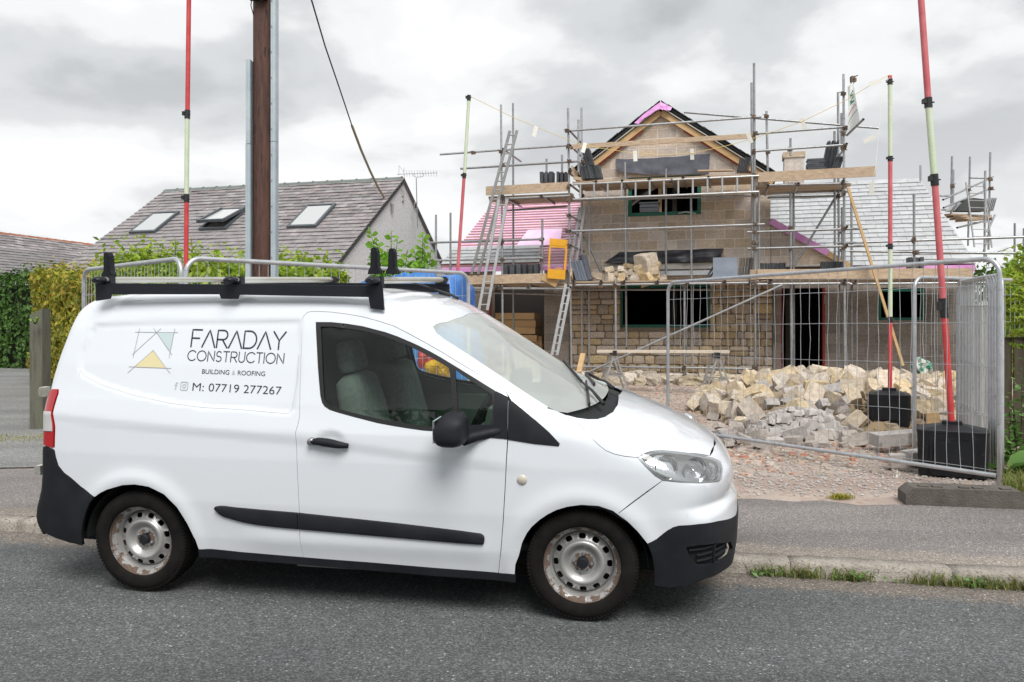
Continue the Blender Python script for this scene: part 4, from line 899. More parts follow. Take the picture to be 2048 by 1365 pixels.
# ---------------------------------------------------------------- ground, road, kerb
def gz(x, y):
    """height of the ground behind the kerb line"""
    d = (y-(4.97-.195*(x-1.47)))*.981
    return .075+.012*max(0, min(d, 4))+.017*max(0, min(d-4, 8))-.0*d
KD = Vector((.9815, -.1914, 0)); KN = Vector((.1914, .9815, 0)); K0 = Vector((1.47, 4.97, 0))
def kp(s, t, z=0.): 
    p = K0+KD*s+KN*t; return Vector((p.x, p.y, z))
def asphalt(name, c1, c2, agg=(.30, .30, .30), bs=210, dirt_glare=None, rough=.88, bump=.5):
    m = bpy.data.materials.new(name); m.use_nodes = True; t = m.node_tree; b = t.nodes['Principled BSDF']; b.inputs['Roughness'].default_value = rough
    tc = N(t, 'ShaderNodeTexCoord'); v = tc.outputs['Object']
    vo = N(t, 'ShaderNodeTexVoronoi', _Scale=bs); L(t, v, vo.inputs['Vector'])
    n = N(t, 'ShaderNodeTexNoise', _Scale=.55, _Detail=10, _Roughness=.68); L(t, v, n.inputs['Vector'])
    r = ramp(t, [(.3, c1), (.7, c2)]); L(t, n.outputs[0], r.inputs[0])
    base_ = r.outputs[0]
    if dirt_glare:
        ge = N(t, 'ShaderNodeNewGeometry'); dp = N(t, 'ShaderNodeVectorMath', operation='DOT_PRODUCT'); dp.inputs[1].default_value = KN; L(t, ge.outputs['Position'], dp.inputs[0])
        off = float(K0.dot(KN)); mr = N(t, 'ShaderNodeMapRange'); mr.inputs['From Min'].default_value = off+dirt_glare[1]; mr.inputs['From Max'].default_value = off+dirt_glare[2]; L(t, dp.outputs['Value'], mr.inputs[0])
        n2 = N(t, 'ShaderNodeTexNoise', _Scale=7, _Detail=11, _Roughness=.75); L(t, v, n2.inputs['Vector'])
        ad = N(t, 'ShaderNodeMath', operation='ADD'); L(t, mr.outputs[0], ad.inputs[0]); L(t, n2.outputs[0], ad.inputs[1])
        rr = ramp(t, [(.78, 0), (1.35, .9)]); L(t, ad.outputs[0], rr.inputs[0])
        mx = N(t, 'ShaderNodeMix', data_type='RGBA'); L(t, rr.outputs[0], mx.inputs['Factor']); L(t, base_, mx.inputs['A']); mx.inputs['B'].default_value = (*dirt_glare[0], 1); base_ = mx.outputs['Result']
    # every chip of stone a slightly different grey
    bw = N(t, 'ShaderNodeSeparateColor'); L(t, vo.outputs['Color'], bw.inputs[0])
    cr = ramp(t, [(0, .55), (.6, 1.0), (.9, 1.35), (.985, 1.7), (1, 3.2)]); L(t, bw.outputs[0], cr.inputs[0])
    mu = N(t, 'ShaderNodeMix', data_type='RGBA', blend_type='MULTIPLY', _Factor=1.); mu.clamp_result = False; L(t, base_, mu.inputs['A']); L(t, cr.outputs[0], mu.inputs['B'])
    cur = mu.outputs['Result']
    # binder showing dark between the chips
    dr = ramp(t, [(.0, 1.), (.55, .92), (.9, .62)]); ds = N(t, 'ShaderNodeMath', operation='MULTIPLY'); ds.inputs[1].default_value = 1.4; L(t, vo.outputs['Distance'], ds.inputs[0]); L(t, ds.outputs[0], dr.inputs[0])
    mu2 = N(t, 'ShaderNodeMix', data_type='RGBA', blend_type='MULTIPLY', _Factor=1.); L(t, cur, mu2.inputs['A']); L(t, dr.outputs[0], mu2.inputs['B']); cur = mu2.outputs['Result']
    nw = N(t, 'ShaderNodeTexNoise', _Scale=.9, _Detail=4, _Roughness=.5); mpw = N(t, 'ShaderNodeMapping'); mpw.inputs['Rotation'].default_value = (0, 0, .19); mpw.inputs['Scale'].default_value = (.16, 1.5, 1); L(t, v, mpw.inputs[0]); L(t, mpw.outputs[0], nw.inputs['Vector'])
    rw_ = ramp(t, [(.36, .80), (.62, 1.14)]); L(t, nw.outputs[0], rw_.inputs[0]); mw_ = N(t, 'ShaderNodeMix', data_type='RGBA', blend_type='MULTIPLY', _Factor=1.); mw_.clamp_result = False; L(t, cur, mw_.inputs['A']); L(t, rw_.outputs[0], mw_.inputs['B']); cur = mw_.outputs['Result']
    L(t, cur, b.inputs['Base Color'])
    bp = N(t, 'ShaderNodeBump', _Strength=bump, _Distance=.006); bp.invert = True; L(t, vo.outputs['Distance'], bp.inputs['Height']); L(t, bp.outputs[0], b.inputs['Normal'])
    return m
MG = dict(road=asphalt('road_chippings', (.105, .111, .114), (.150, .156, .157), bs=105, dirt_glare=((.22, .19, .16), -.50, .08)),
    pave=asphalt('pavement_asphalt', (.20, .182, .174), (.27, .248, .236), bs=150, bump=.3, dirt_glare=((.32, .28, .24), .55, .10)),
    lane=asphalt('lane_asphalt', (.21, .21, .21), (.28, .28, .27), bs=120, bump=.3),
    site=M('site_hardcore', (.30, .235, .20), .95, col2=(.46, .39, .335), scale=1.6, bump=.9, bscale=38, col3=(.34, .19, .14), s3=16, c3=(.52, .70), detail=10),
    kerb=M('kerb_concrete', (.33, .295, .255), .92, col2=(.47, .43, .375), scale=9, bump=.9, bscale=90, detail=10, col3=(.17, .15, .13), s3=60, c3=(.54, .64), rand=.08),
    field=M('rough_grass', (.07, .11, .02), .95, col2=(.12, .16, .04), scale=.8))
def sheet(name, xs, ts, zf, mat, wob=0.):
    """grid laid out along (s) and across (t) the kerb line"""
    mb = MB(); vs = []
    for j, t in enumerate(ts):
        for i, s in enumerate(xs):
            tt = t+(wob*RND.uniform(-1, 1) if wob and j == len(ts)-1 else 0); p = kp(s, tt); vs.append((p.x, p.y, zf(p.x, p.y)))
    n = len(xs); mb.add(vs, [(j*n+i, j*n+i+1, (j+1)*n+i+1, (j+1)*n+i) for j in range(len(ts)-1) for i in range(n-1)])
    return tag(mb.build(name, mat, smooth=True), kind='structure')
sheet('road', np.linspace(-60, 60, 61), [-30, -6, -3, -1, -.0], lambda x, y: -.008+.0*x, MG['road'])
sheet('ground', list(np.linspace(-400, -40, 8))+list(np.linspace(-30, 30, 61))+list(np.linspace(40, 400, 8)), list(np.arange(.15, 30, .6))+[40, 80, 200, 900], lambda x, y: gz(x, y)-.012, MG['site'])
sheet('pavement', np.linspace(-40, 40, 321), [.15, .5, .9, 1.3, 1.72], lambda x, y: gz(x, y)-.004, MG['pave'], wob=.07)
mb = MB()
for (a, b_, c, d) in (((-14, 7.5), (-4.35, 8.1), (-5.2, 26), (-40, 26)),):
    g = 14; vs = []
    for j in range(g+1):
        for i in range(g+1):
            u, v = i/g, j/g; x = (a[0]*(1-u)+b_[0]*u)*(1-v)+(d[0]*(1-u)+c[0]*u)*v; y = (a[1]*(1-u)+b_[1]*u)*(1-v)+(d[1]*(1-u)+c[1]*u)*v; vs.append((x, y, gz(x, y)+.002))
    mb.add(vs, [(j*(g+1)+i, j*(g+1)+i+1, (j+1)*(g+1)+i+1, (j+1)*(g+1)+i) for j in range(g) for i in range(g)])
tag(mb.build('side_lane', MG['lane'], smooth=True), kind='structure')
mb = MB(); mb.add([(x, y, gz(x, y)+.002) for x, y in ((7.6, 13.5), (60, 6), (90, 60), (20, 60))], [(0, 1, 2, 3)]); tag(mb.build('field', MG['field']), kind='structure')
# kerb: separate precast lengths with open joints
def kerb_mesh(seed):
    r = random.Random(seed); mb = MB(); n = 14; prof = [(0, -.15), (.002, .050), (.008, .066), (.020, .077), (.036, .080), (.15, .080), (.15, -.15)]
    vs = []
    for i in range(n+1):
        for j, (t, z) in enumerate(prof):
            e = .004 if 0 < j < 6 else 0; ch = (.010 if i in (0, n) and 0 < j < 6 else 0)
            vs.append((-.4555+.911*i/n, t+r.uniform(-e, e)+(ch if j < 4 else 0), z+r.uniform(-e, e)-ch*.8))
    m_ = len(prof); mb.add(vs, [(i*m_+j, (i+1)*m_+j, (i+1)*m_+j+1, i*m_+j+1) for i in range(n) for j in range(m_-1)]+[tuple(range(m_)), tuple(range(n*m_+m_-1, n*m_-1, -1))]); return mb.mesh('kerb_stone', True)
km = [kerb_mesh(k) for k in range(4)]
for m_ in km: m_.materials.append(MG['kerb'])
kb = empty('kerb', kp(0, 0)); tag(kb, kind='structure')
sj = (1.71-1.47)/.9815
rzk = atan2(KD.y, KD.x)
for k in range(-9, 6):
    s = sj+.9165*(k+.5); o = link('kerb_stone', km[k % 4], parent=kb); p = KD*s; o.location = (p.x, p.y, (.0 if k > -3 else -.005)+RND.uniform(-.004, .004)); o.rotation_euler = (0, 0, rzk+RND.uniform(-.004, .004))
# ---------------------------------------------------------------- the new house
HO = Vector((4.825, 19.1, 0)); HA_ = Vector((.9641, -.2656, 0)); HB_ = Vector((.2656, .9641, 0)); HRZ = atan2(HA_.y, HA_.x)
def hw(a, b, z): return HO+HA_*a+HB_*b+Vector((0, 0, z))
def hp(u, v, b=0.):
    """(along, up) on the plane b metres behind the facade"""
    d = Vector(((u-1024)/1607, 1, -(v-650)/1607)); o = Vector((0, 0, CZ)); w = o-HO
    t = (b-w.dot(HB_))/d.dot(HB_); q = w+d*t; return q.dot(HA_), q.z
def hwp(u, v, b=0.): a, z = hp(u, v, b); return hw(a, b, z)
MH = dict(
    block=M('concrete_block', (.47, .375, .30), .95, col2=(.63, .53, .44), scale=7, bump=.5, bscale=70, rand=.15, hue=.008, col3=(.33, .26, .20), s3=26, c3=(.62, .78)),
    darkblock=M('dark_block', (.24, .205, .18), .9, col2=(.34, .30, .265), scale=6, bump=.5, bscale=70, rand=.2, col3=(.26, .25, .235), s3=9, c3=(.60, .78)),  # darker, greyer blocks for the low side walls
    mortar=M('mortar', (.66, .59, .52), .95, col2=(.74, .67, .60), scale=12, bump=.3),
    dmortar=M('dark_mortar', (.32, .29, .26), .95, col2=(.34, .31, .28), scale=12, bump=.3),  # darker bedding to go with them
    stone=M('facing_stone', (.43, .32, .205), .92, col2=(.62, .49, .34), scale=9, bump=.7, bscale=45, rand=.26, hue=.010, col3=(.14, .12, .10), s3=15, c3=(.50, .70)),
    smortar=M('lime_mortar', (.15, .12, .09), .95, col2=(.22, .175, .13), scale=20, bump=.4),
    slate=M('new_slate', (.40, .41, .42), .30, spec=.9, col2=(.50, .51, .52), scale=5, rand=.07, bump=.12, bscale=30),
    oslate=M('weathered_slate', (.20, .175, .18), .62, col2=(.29, .265, .265), scale=4, rand=.28, hue=.02, bump=.35, bscale=40, col3=(.34, .33, .29), s3=9, c3=(.56, .72)),
    ridge=M('ridge_tile', (.12, .145, .135), .7, col2=(.17, .19, .18), scale=8, rand=.1), orange=M('orange_ridge_tile', (.33, .12, .06), .85, col2=(.26, .10, .06), scale=9, rand=.15),
    wood=M('scaffold_timber', (.38, .28, .19), .85, col2=(.52, .40, .285), scale=3, stretch=(1, 9, 9), bump=.3, bscale=24, rand=.14, col3=(.24, .19, .15), s3=7, c3=(.58, .72)),
    newwood=M('new_softwood', (.50, .32, .15), .75, col2=(.58, .40, .21), scale=3, stretch=(1, 8, 8), rand=.08),
    batten=M('roof_batten', (.56, .34, .32), .8, col2=(.66, .44, .42), scale=4, rand=.15),
    pink=M('pink_breather_membrane', (.66, .24, .60), .5, col2=(.76, .42, .72), scale=3),
    palepink=M('pale_pink_membrane', (.86, .66, .82), .5, col2=(.82, .52, .77), scale=2),
    green=M('green_window_frame', (.006, .115, .075), .5, col2=(.008, .15, .10), scale=12), red=M('red_damp_course', (.28, .03, .02), .6),
    dpc=M('black_polythene', (.012, .014, .02), .38, col2=(.022, .026, .036), scale=4, bump=.5, bscale=5), felt=M('grey_felt', (.060, .065, .085), .7, col2=(.085, .09, .11), scale=7, bump=.3),
    conc=M('cast_concrete', (.38, .37, .35), .85, col2=(.44, .43, .40), scale=8, bump=.2), steel=M('lintel_steel', (.55, .58, .62), .4, metal=.4),
    render=M('roughcast_render', (.60, .61, .62), .95, col2=(.70, .71, .71), scale=11, bump=1., bscale=55, col3=(.50, .51, .51), s3=20, c3=(.5, .62)),
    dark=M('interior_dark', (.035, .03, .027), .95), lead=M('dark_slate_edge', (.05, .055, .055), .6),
    sky=glass_mat('skylight_glass', (.10, .12, .13), refl=1.0), frame=M('roof_window_frame', (.10, .115, .125), .45, metal=.3), skypane=M('skylight_blind', (.46, .48, .48), .25, coat=.6))
def clip(poly, a, b, c):
    """keep the side a*x+b*y<=c of a convex polygon"""
    out = []; n = len(poly)
    for i in range(n):
        p, q = poly[i], poly[(i+1) % n]; dp, dq = a*p[0]+b*p[1]-c, a*q[0]+b*q[1]-c
        if dp <= 0: out.append(p)
        if (dp < 0) != (dq < 0): t = dp/(dp-dq); out.append((p[0]+(q[0]-p[0])*t, p[1]+(q[1]-p[1])*t))
    return out
def area(p): return abs(sum(p[i][0]*p[(i+1) % len(p)][1]-p[(i+1) % len(p)][0]*p[i][1] for i in range(len(p))))/2
_bx = {}
def block_mesh(mat, key):
    if key in _bx: return _bx[key]
    mb = MB(); e = .02   # unit box, arrises eased on the face
    vs = []
    for (x, y, z) in ((-.5, 0, -.5), (.5, 0, -.5), (.5, 0, .5), (-.5, 0, .5)): vs.append((x, .08, z))
    for (x, z) in ((-.5, -.5), (.5, -.5), (.5, .5), (-.5, .5)): vs.append((x*.985, 0, z*.97))
    for (x, z) in ((-.5, -.5), (.5, -.5), (.5, .5), (-.5, .5)): vs.append((x, 1, z))
    mb.add(vs, [(4, 5, 6, 7), (0, 1, 5, 4), (1, 2, 6, 5), (2, 3, 7, 6), (3, 0, 4, 7), (0, 8, 9, 1), (1, 9, 10, 2), (2, 10, 11, 3), (3, 11, 8, 0)])
    me = mb.mesh('block'); me.materials.append(mat); _bx[key] = me; return me
def block_wall(parent, name, a0, a1, z0, z1, b, planes=(), holes=(), mat='block', mort='mortar', phase=0., zref=3.57, cut_key='', thick=.10, bl=.45, bh=.225, loc=True):
    """wall of blocks: cuts are half planes a*x+b*z<=c; holes are (a0,a1,z0,z1)"""
    w = empty(name, (0, 0, 0), parent=parent)
    k0 = int(math.floor((z0-zref)/bh)); k = k0; back = MB()
    while zref+k*bh < z1-.02:
        zb = zref+k*bh; zt = zb+bh; off = phase+(.5 if k % 2 else 0)*bl; i = int(math.floor((a0-off)/bl))
        while off+i*bl < a1:
            x0 = off+i*bl; rect = [(x0+.008, max(zb+.008, z0)), (x0+bl-.008, max(zb+.008, z0)), (x0+bl-.008, min(zt-.008, z1)), (x0+.008, min(zt-.008, z1))]
            rect = clip(clip(rect, -1, 0, -a0-.002), 1, 0, a1-.002)
            pieces = [rect]
            for (h0, h1, g0, g1) in holes:
                nx = []
                for p in pieces:
                    if len(p) < 3: continue
                    xs = [q[0] for q in p]; zs = [q[1] for q in p]
                    if max(xs) <= h0 or min(xs) >= h1 or max(zs) <= g0+.01 or min(zs) >= g1-.01: nx.append(p); continue
                    nx.append(clip(p, 1, 0, h0)); nx.append(clip(p, -1, 0, -h1))
                    mid_ = clip(clip(p, -1, 0, -h0), 1, 0, h1)
                    if len(mid_) > 2: nx.append(clip(mid_, 0, 1, g0)); nx.append(clip(mid_, 0, -1, -g1))
                pieces = nx
            for p in pieces:
                full = len(p) == 4
                for (pa, pb, pc) in planes:
                    if len(p) > 2: q = clip(p, pa, pb, pc); full = full and len(q) == 4 and abs(area(q)-area(p)) < 1e-6; p = q
                if len(p) < 3 or area(p) < .0025: continue
                if full:
                    xs = [q[0] for q in p]; zs = [q[1] for q in p]
                    o = link('block', block_mesh(MH[mat], mat), parent=w, loc=((xs[0]+xs[1])/2 if 0 else (min(xs)+max(xs))/2, b+RND.uniform(-.002, .003), (min(zs)+max(zs))/2)); o.scale = (max(xs)-min(xs), thick, max(zs)-min(zs))
                else:
                    mb = MB(); cx = sum(q[0] for q in p)/len(p); cz = sum(q[1] for q in p)/len(p)
                    mb.prism([(q[0]-cx, q[1]-cz) for q in p], 0, thick, lambda x, y, z: (x, z, y)); mb.build('block', MH[mat], w, loc=(cx, b+RND.uniform(-.002, .003), cz))
            i += 1
        k += 1
    # bedding behind and between the blocks
    poly = [(a0, z0), (a1, z0), (a1, z1), (a0, z1)]
    regs = [poly]
    for (h0, h1, g0, g1) in holes:
        nx = []
        for p in regs: nx.append(clip(p, 1, 0, h0)); nx.append(clip(p, -1, 0, -h1)); m_ = clip(clip(p, -1, 0, -h0), 1, 0, h1); nx += [clip(m_, 0, 1, g0), clip(m_, 0, -1, -g1)] if len(m_) > 2 else []
        regs = [p for p in nx if len(p) > 2 and area(p) > 1e-4]
    for p in regs:
        for (pa, pb, pc) in planes: p = clip(p, pa, pb, pc) if len(p) > 2 else p
        if len(p) > 2: back.prism(p, b+.006, b+.30, lambda x, y, z: (x, z, y))
    o = back.build('mortar_bed', MH[mort], w); o['kind'] = 'stuff'
    return w
def stone_variants(n, mat, seed=3, rough=.09):
    out = []; r = random.Random(seed)
    for k in range(n):
        bm = bmesh.new(); bmesh.ops.create_cube(bm, size=1); bmesh.ops.subdivide_edges(bm, edges=bm.edges[:], cuts=2, use_grid_fill=True)
        for v in bm.verts:
            q = v.co; rr = 1-.10*((abs(q.x*2)**6)+(abs(q.z*2)**6)); cr = sum(1 for c in (q.x, q.z) if abs(c) > .49)
            sh = .93 if cr == 2 else 1
            v.co = Vector((q.x*sh+r.uniform(-1, 1)*rough*.45, q.y*(1 if q.y > 0 else 1)+r.uniform(-1, 1)*rough*.5+(.10 if cr and q.y < 0 else 0), q.z*sh+r.uniform(-1, 1)*rough*.45))
        me = bpy.data.meshes.new('stone'); bm.to_mesh(me); bm.free(); me.materials.append(mat); out.append(me)
    return out
house = empty('new_house', (HO.x, HO.y, 0), HRZ)
tag(house, 'half built house of concrete block and stone with a gable behind scaffolding', 'house')
aL, _ = hp(1163, 500); aR, _ = hp(1541, 500); aAp, zAp = hp(1322, 214); _, zRs = hp(1541, 350); aLs, zLs = hp(1163, 338)
slR = (zAp-zRs)/(aR-aAp); slL = (zAp-zLs)/(aAp-aLs)
print('house a', aL, aR, aAp, zAp, zRs, zLs, slR, slL)
zG = .24
gab = [(slR, 1, zAp-.10+slR*aAp), (-slL, 1, zAp-.10-slL*aAp)]
w0a, w0z = hp(1256, 434); w1a, _ = hp(1402, 434); win_top = 5.12
block_wall(house, 'wall', aL, aR, 2.60, zAp, 0, gab, [(w0a, w1a, w0z, win_top)], phase=hp(1140+225/4.876, 500)[0], cut_key='g')
# gable masonry above the platform shows paler, same wall
g0a, gz0 = hp(1242, 654); g1a, _ = hp(1420, 654)
# ground floor of facing stone, proud of the blockwork
stw = empty('wall', (0, 0, 0), parent=house); stw['label'] = 'ground floor wall of coursed rubble stone'
svar = stone_variants(9, MH['stone'])
sa0, sa1 = hp(1139, 650, -.14)[0], hp(1545, 650, -.14)[0]
z = .15; r = random.Random(5)
while z < 2.52:
    hgt = r.choice((.14, .17, .19, .21, .24)); hgt = min(hgt, 2.56-z); x = sa0+(r.uniform(-.1, 0))
    while x < sa1-.03:
        wd = min(r.choice((.16, .21, .26, .30, .36, .44))*r.uniform(.9, 1.1), sa1-max(x, sa0)+.0)
        xa, xb = max(x, sa0), min(x+wd, sa1)
        if xb > sa1-.1: xb = sa1
        subs = [(xa, xb)]
        if z+hgt > gz0+.03 and z < 2.45:
            if xa < g0a < xb: xb2 = g0a; subs = [(xa, xb2)] if xb2-xa > .07 else []
            elif xa < g1a < xb: subs = [(g1a, xb)] if xb-g1a > .07 else []
            elif xa >= g0a and xb <= g1a: subs = []
        for (p, q) in subs:
            rows = [(z, hgt)]
            if hgt > .2 and r.random() < .18: rows = [(z, hgt*.5), (z+hgt*.5, hgt*.5)]
            for zz, hh in rows:
                o = link('stone', r.choice(svar), parent=stw, loc=((p+q)/2, -.06, zz+hh/2)); o.scale = (max(.05, q-p-.022), .16+r.uniform(-.02, .02), max(.05, hh-.022)); o.rotation_euler = (0, r.uniform(-.02, .02), 0)
        x += wd
    z += hgt
mb = MB()
for (p0, p1, q0, q1) in ((sa0+.01, g0a, .1, 2.56), (g1a, sa1-.01, .1, 2.56), (g0a, g1a, .1, gz0-.02)): mb.box(((p0+p1)/2, -.035, (q0+q1)/2), (p1-p0, .14, q1-q0))
mb.build('mortar_bed', MH['smortar'], stw)['kind'] = 'stuff'
# openings on this face
def window(parent, a0, a1, z0, z1, b, mat, t=.07, label=None, bars=()):
    f_ = empty('window', (0, 0, 0), parent=parent)
    if label: f_['label'] = label
    for nm, c, d in (('frame', (a0+t/2, b, (z0+z1)/2), (t, .07, z1-z0)), ('frame', (a1-t/2, b, (z0+z1)/2), (t, .07, z1-z0)), ('sill', ((a0+a1)/2, b-.01, z0+t/2), (a1-a0-2*t-.004, .09, t)), ('frame', ((a0+a1)/2, b, z1-t/2), (a1-a0-2*t-.004, .07, t))):
        mb = MB(); mb.box(c, d); mb.build(nm, MH[mat], f_)
    return f_
window(house, w0a, w1a, w0z+.002, win_top, .06, 'green', .085, 'green cavity closer frame of the upstairs window opening')
window(house, g0a-.03, g1a, gz0-.02, 2.50, .05, 'green', .07, 'green cavity closer frame of the wide downstairs window')
# lintels and sheets
mb = MB(); l0, lz0 = hp(1205, 541); l1, lz1 = hp(1425, 529); mb.box(((l0+l1)/2, -.03, (lz0+lz1)/2+.01), (l1-l0, .10, .14)); mb.build('lintel', MH['conc'], house)
mb = MB(); l0, lz0 = hp(1290, 554); mb.box(((l0+l1)/2, -.05, lz0+.07), (l1-l0, .12, .11)); mb.build('steel_lintel', MH['steel'], house)
def cloth(name, pts_top, pts_bot, b0, b1, mat, parent, amp=.03, seed=1, label=None, n=26, m_=7):
    r = random.Random(seed); ph = [r.uniform(0, 6) for _ in range(6)]; vs = []
    for j in range(m_+1):
        for i in range(n+1):
            u, v = i/n, j/m_
            def at(pl, u):
                x = u*(len(pl)-1); k = min(int(x), len(pl)-2); f_ = x-k; return (pl[k][0]*(1-f_)+pl[k+1][0]*f_, pl[k][1]*(1-f_)+pl[k+1][1]*f_)
            A, B = at(pts_top, u), at(pts_bot, u); a = A[0]*(1-v)+B[0]*v; z_ = A[1]*(1-v)+B[1]*v
            fo = amp*(sin(u*19+ph[0]+v*3)*.5+sin(u*7+ph[1]-v*5)*.6+sin(u*37+ph[2]+v*2)*.25)*(.25+v)
            vs.append((a, b0*(1-v)+b1*v-abs(fo), z_+sin(u*23+ph[3])*.006))
    mb = MB(); mb.add(vs, [(j*(n+1)+i, j*(n+1)+i+1, (j+1)*(n+1)+i+1, (j+1)*(n+1)+i) for j in range(m_) for i in range(n)])
    o = mb.build(name, mat, parent, smooth=True)
    if label: o['label'] = label
    return o
HP = lambda l, b=0.: [hp(u, v, b) for u, v in l]
cloth('membrane_sheet', HP([(1232, 319), (1290, 318), (1350, 314), (1420, 308)]), HP([(1236, 345), (1290, 351), (1350, 352), (1418, 350)]), -.02, -.10, MH['felt'], house, .04, 1, 'grey felt strip over the upper lintel')
cloth('membrane_sheet', HP([(1240, 505), (1300, 503), (1370, 500), (1447, 497)]), HP([(1208, 529), (1290, 526), (1370, 526), (1440, 522)]), -.01, -.12, MH['dpc'], house, .06, 4, 'crumpled black polythene over the lower lintel')
# volumes behind the face: side walls, floors, back
mb = MB()
for a in (aL+.1, aR-.1): mb.prism([(0, .2), (7.5, .2), (7.5, zRs-.10), (0, zRs-.10)], a-.09, a+.09, lambda x, y, z: (z, .32+x, y))
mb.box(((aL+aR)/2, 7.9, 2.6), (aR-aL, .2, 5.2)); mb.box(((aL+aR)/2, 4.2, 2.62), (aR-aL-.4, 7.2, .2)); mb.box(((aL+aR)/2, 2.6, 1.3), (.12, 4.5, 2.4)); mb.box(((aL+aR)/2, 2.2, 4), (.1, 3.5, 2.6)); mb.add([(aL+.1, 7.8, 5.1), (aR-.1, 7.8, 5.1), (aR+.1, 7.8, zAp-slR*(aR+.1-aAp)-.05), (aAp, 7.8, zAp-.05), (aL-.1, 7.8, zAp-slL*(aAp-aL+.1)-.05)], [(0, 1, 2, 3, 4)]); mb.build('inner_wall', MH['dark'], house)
# main roof: two planes running back, slates edge on at the verge
rf = empty('roof', (0, 0, 0), parent=house)
for s, sl, a_e, z_e in ((1, slR, aR+.12, 0), (-1, slL, aL-.22, 0)):
    z_e = zAp-sl*abs(a_e-aAp); cl = Vector((a_e-aAp, 0, z_e-zAp)); ln = cl.length; cl.normalize(); nr = Vector((-cl.z*s, 0, cl.x*s)); nr = nr if nr.z > 0 else -nr
    mb = MB(); A = Vector((aAp, 0, zAp)); 
    b0, b1 = -.16, 8.2
    q = [A+nr*.02, A+cl*ln+nr*.02]; mb.add([(p.x, bb, p.z+h) for p in q for bb in (b0+.04, b1) for h in (0, .05)], [(0, 1, 3, 2), (4, 6, 7, 5), (0, 4, 5, 1), (2, 3, 7, 6), (1, 5, 7, 3), (0, 2, 6, 4)]); mb.build('roof_deck', MH['lead'], rf)
    nsl = int(ln/.2)
    for k in range(nsl):
        p = A+cl*((k+.5)*ln/nsl)+nr*.085; mb = MB(); ang = atan2(-cl.z, cl.x)
        mb.box((0, .25, 0), (.30, .52, .012)); o = mb.build('slate', MH['lead'], rf, loc=(p.x, b0-.03+RND.uniform(-.012, .012), p.z+RND.uniform(-.004, .008)), rot=(0, ang+.05*s, 0)); 
    # barge rafter in new wood and pale undercloak
    mb = MB(); c = A+cl*ln*.52-nr*.13; mb.box((c.x, b0+.06, c.z), (ln*.97, .05, .13), Matrix.Rotation(atan2(-cl.z, cl.x), 3, 'Y')); mb.build('barge_rafter', MH['newwood'], rf)
    mb = MB(); c = A+cl*ln*.5-nr*.035; mb.box((c.x, b0+.03, c.z), (ln*1.0, .09, .025), Matrix.Rotation(atan2(-cl.z, cl.x), 3, 'Y')); mb.build('undercloak', MH['conc'], rf)
    mb = MB(); c = A+cl*ln*.6-nr*.215; mb.box((c.x, b0+.08, c.z), (ln*.7, .03, .03), Matrix.Rotation(atan2(-cl.z, cl.x), 3, 'Y')); mb.build('damp_strip', MH['red'], rf)
cloth('ridge_membrane', [(aAp-.62, zAp-.40), (aAp-.3, zAp-.14), (aAp+.02, zAp+.06), (aAp+.14, zAp-.02), (aAp+.28, zAp-.10)], [(aAp-.52, zAp-.44), (aAp-.28, zAp-.26), (aAp+.0, zAp-.12), (aAp+.12, zAp-.16), (aAp+.24, zAp-.18)], -.22, -.25, MH['pink'], rf, .03, 8)
# chimney beyond
chm = empty('chimney', (0, 0, 0), parent=rf); ca, cz_ = hp(1587, 325, 3.2)
for nm, z0_, z1_, w_ in (('chimney_stack', hp(1587, 400, 3.2)[1], hp(1587, 319, 3.2)[1], .50), ('chimney_cap', hp(1587, 319, 3.2)[1]+.002, hp(1587, 308, 3.2)[1], .56)):
    mb = MB(); mb.box((ca, 3.2, (z0_+z1_)/2), (w_, w_, z1_-z0_)); mb.build(nm, MH['block'], chm)
# ---- right wing: ground floor block wall, half gable, slate roof
d0, dz0 = hp(1563, 745); d1, dz1 = hp(1648, 568); e0, ez0 = hp(1757, 641); e1 = hp(1850, 641)[0]; aW = hp(1950, 640)[0]; aHg = hp(1700, 530)[0]
block_wall(house, 'wall', sa1+.005, aW, .12, 2.62, .02, (), [(d0, d1, 0, 2.38), (e0, e1, ez0, 2.36)], mat='darkblock', mort='dmortar', phase=.13)
q0, r0 = hp(1541, 441, .02); q1, r1 = hp(1702, 531, .02); sl2 = (r0-r1)/(q1-q0)
block_wall(house, 'wall', q0+.01, q1, 2.62, r0, .02, [(sl2, 1, r0+sl2*q0-.1)], mat='block', mort='mortar', phase=.13)
mb = MB(); ang = atan2(sl2, 1); cx_, cz_ = (q0+q1)/2, (r0+r1)/2; Ry = Matrix.Rotation(ang, 3, 'Y'); ln2 = hypot(q1-q0, r0-r1)
mb.box((cx_, -.02, cz_-.04), (ln2, .05, .13), Ry); mb.build('barge_rafter', MH['newwood'], house)
mb = MB(); mb.box((cx_-.25, -.055, cz_+.13), (ln2*.72, .02, .15), Ry); mb.build('verge_membrane', MH['pink'], house)
for nm, a_, w_ in (('door_reveal', d0-.0, .03), ('door_reveal', d1+.0, .05), ('door_reveal', hp(972, 600, .1)[0]+.12, .05)):
    mb = MB(); mb.box((a_, .12, 1.28), (w_, .2, 2.2)); mb.build(nm, MH['red'], house)
window(house, e0, e1, ez0, 2.34, .08, 'green', .06, 'green cavity closer frame of the window right of the doorway')
mb = MB(); mb.box(((sa1+aW)/2, 3.2, 1.3), (aW-sa1, .15, 2.6)); mb.box((aW-.08, 1.9, 1.3), (.15, 3.4, 2.6)); mb.box((q0+.4, 1.7, 1.3), (.1, 2.9, 2.5)); mb.box(((d1+e0)/2, 1.5, 1.3), (.1, 2.6, 2.5)); mb.build('inner_wall', MH['dark'], house)
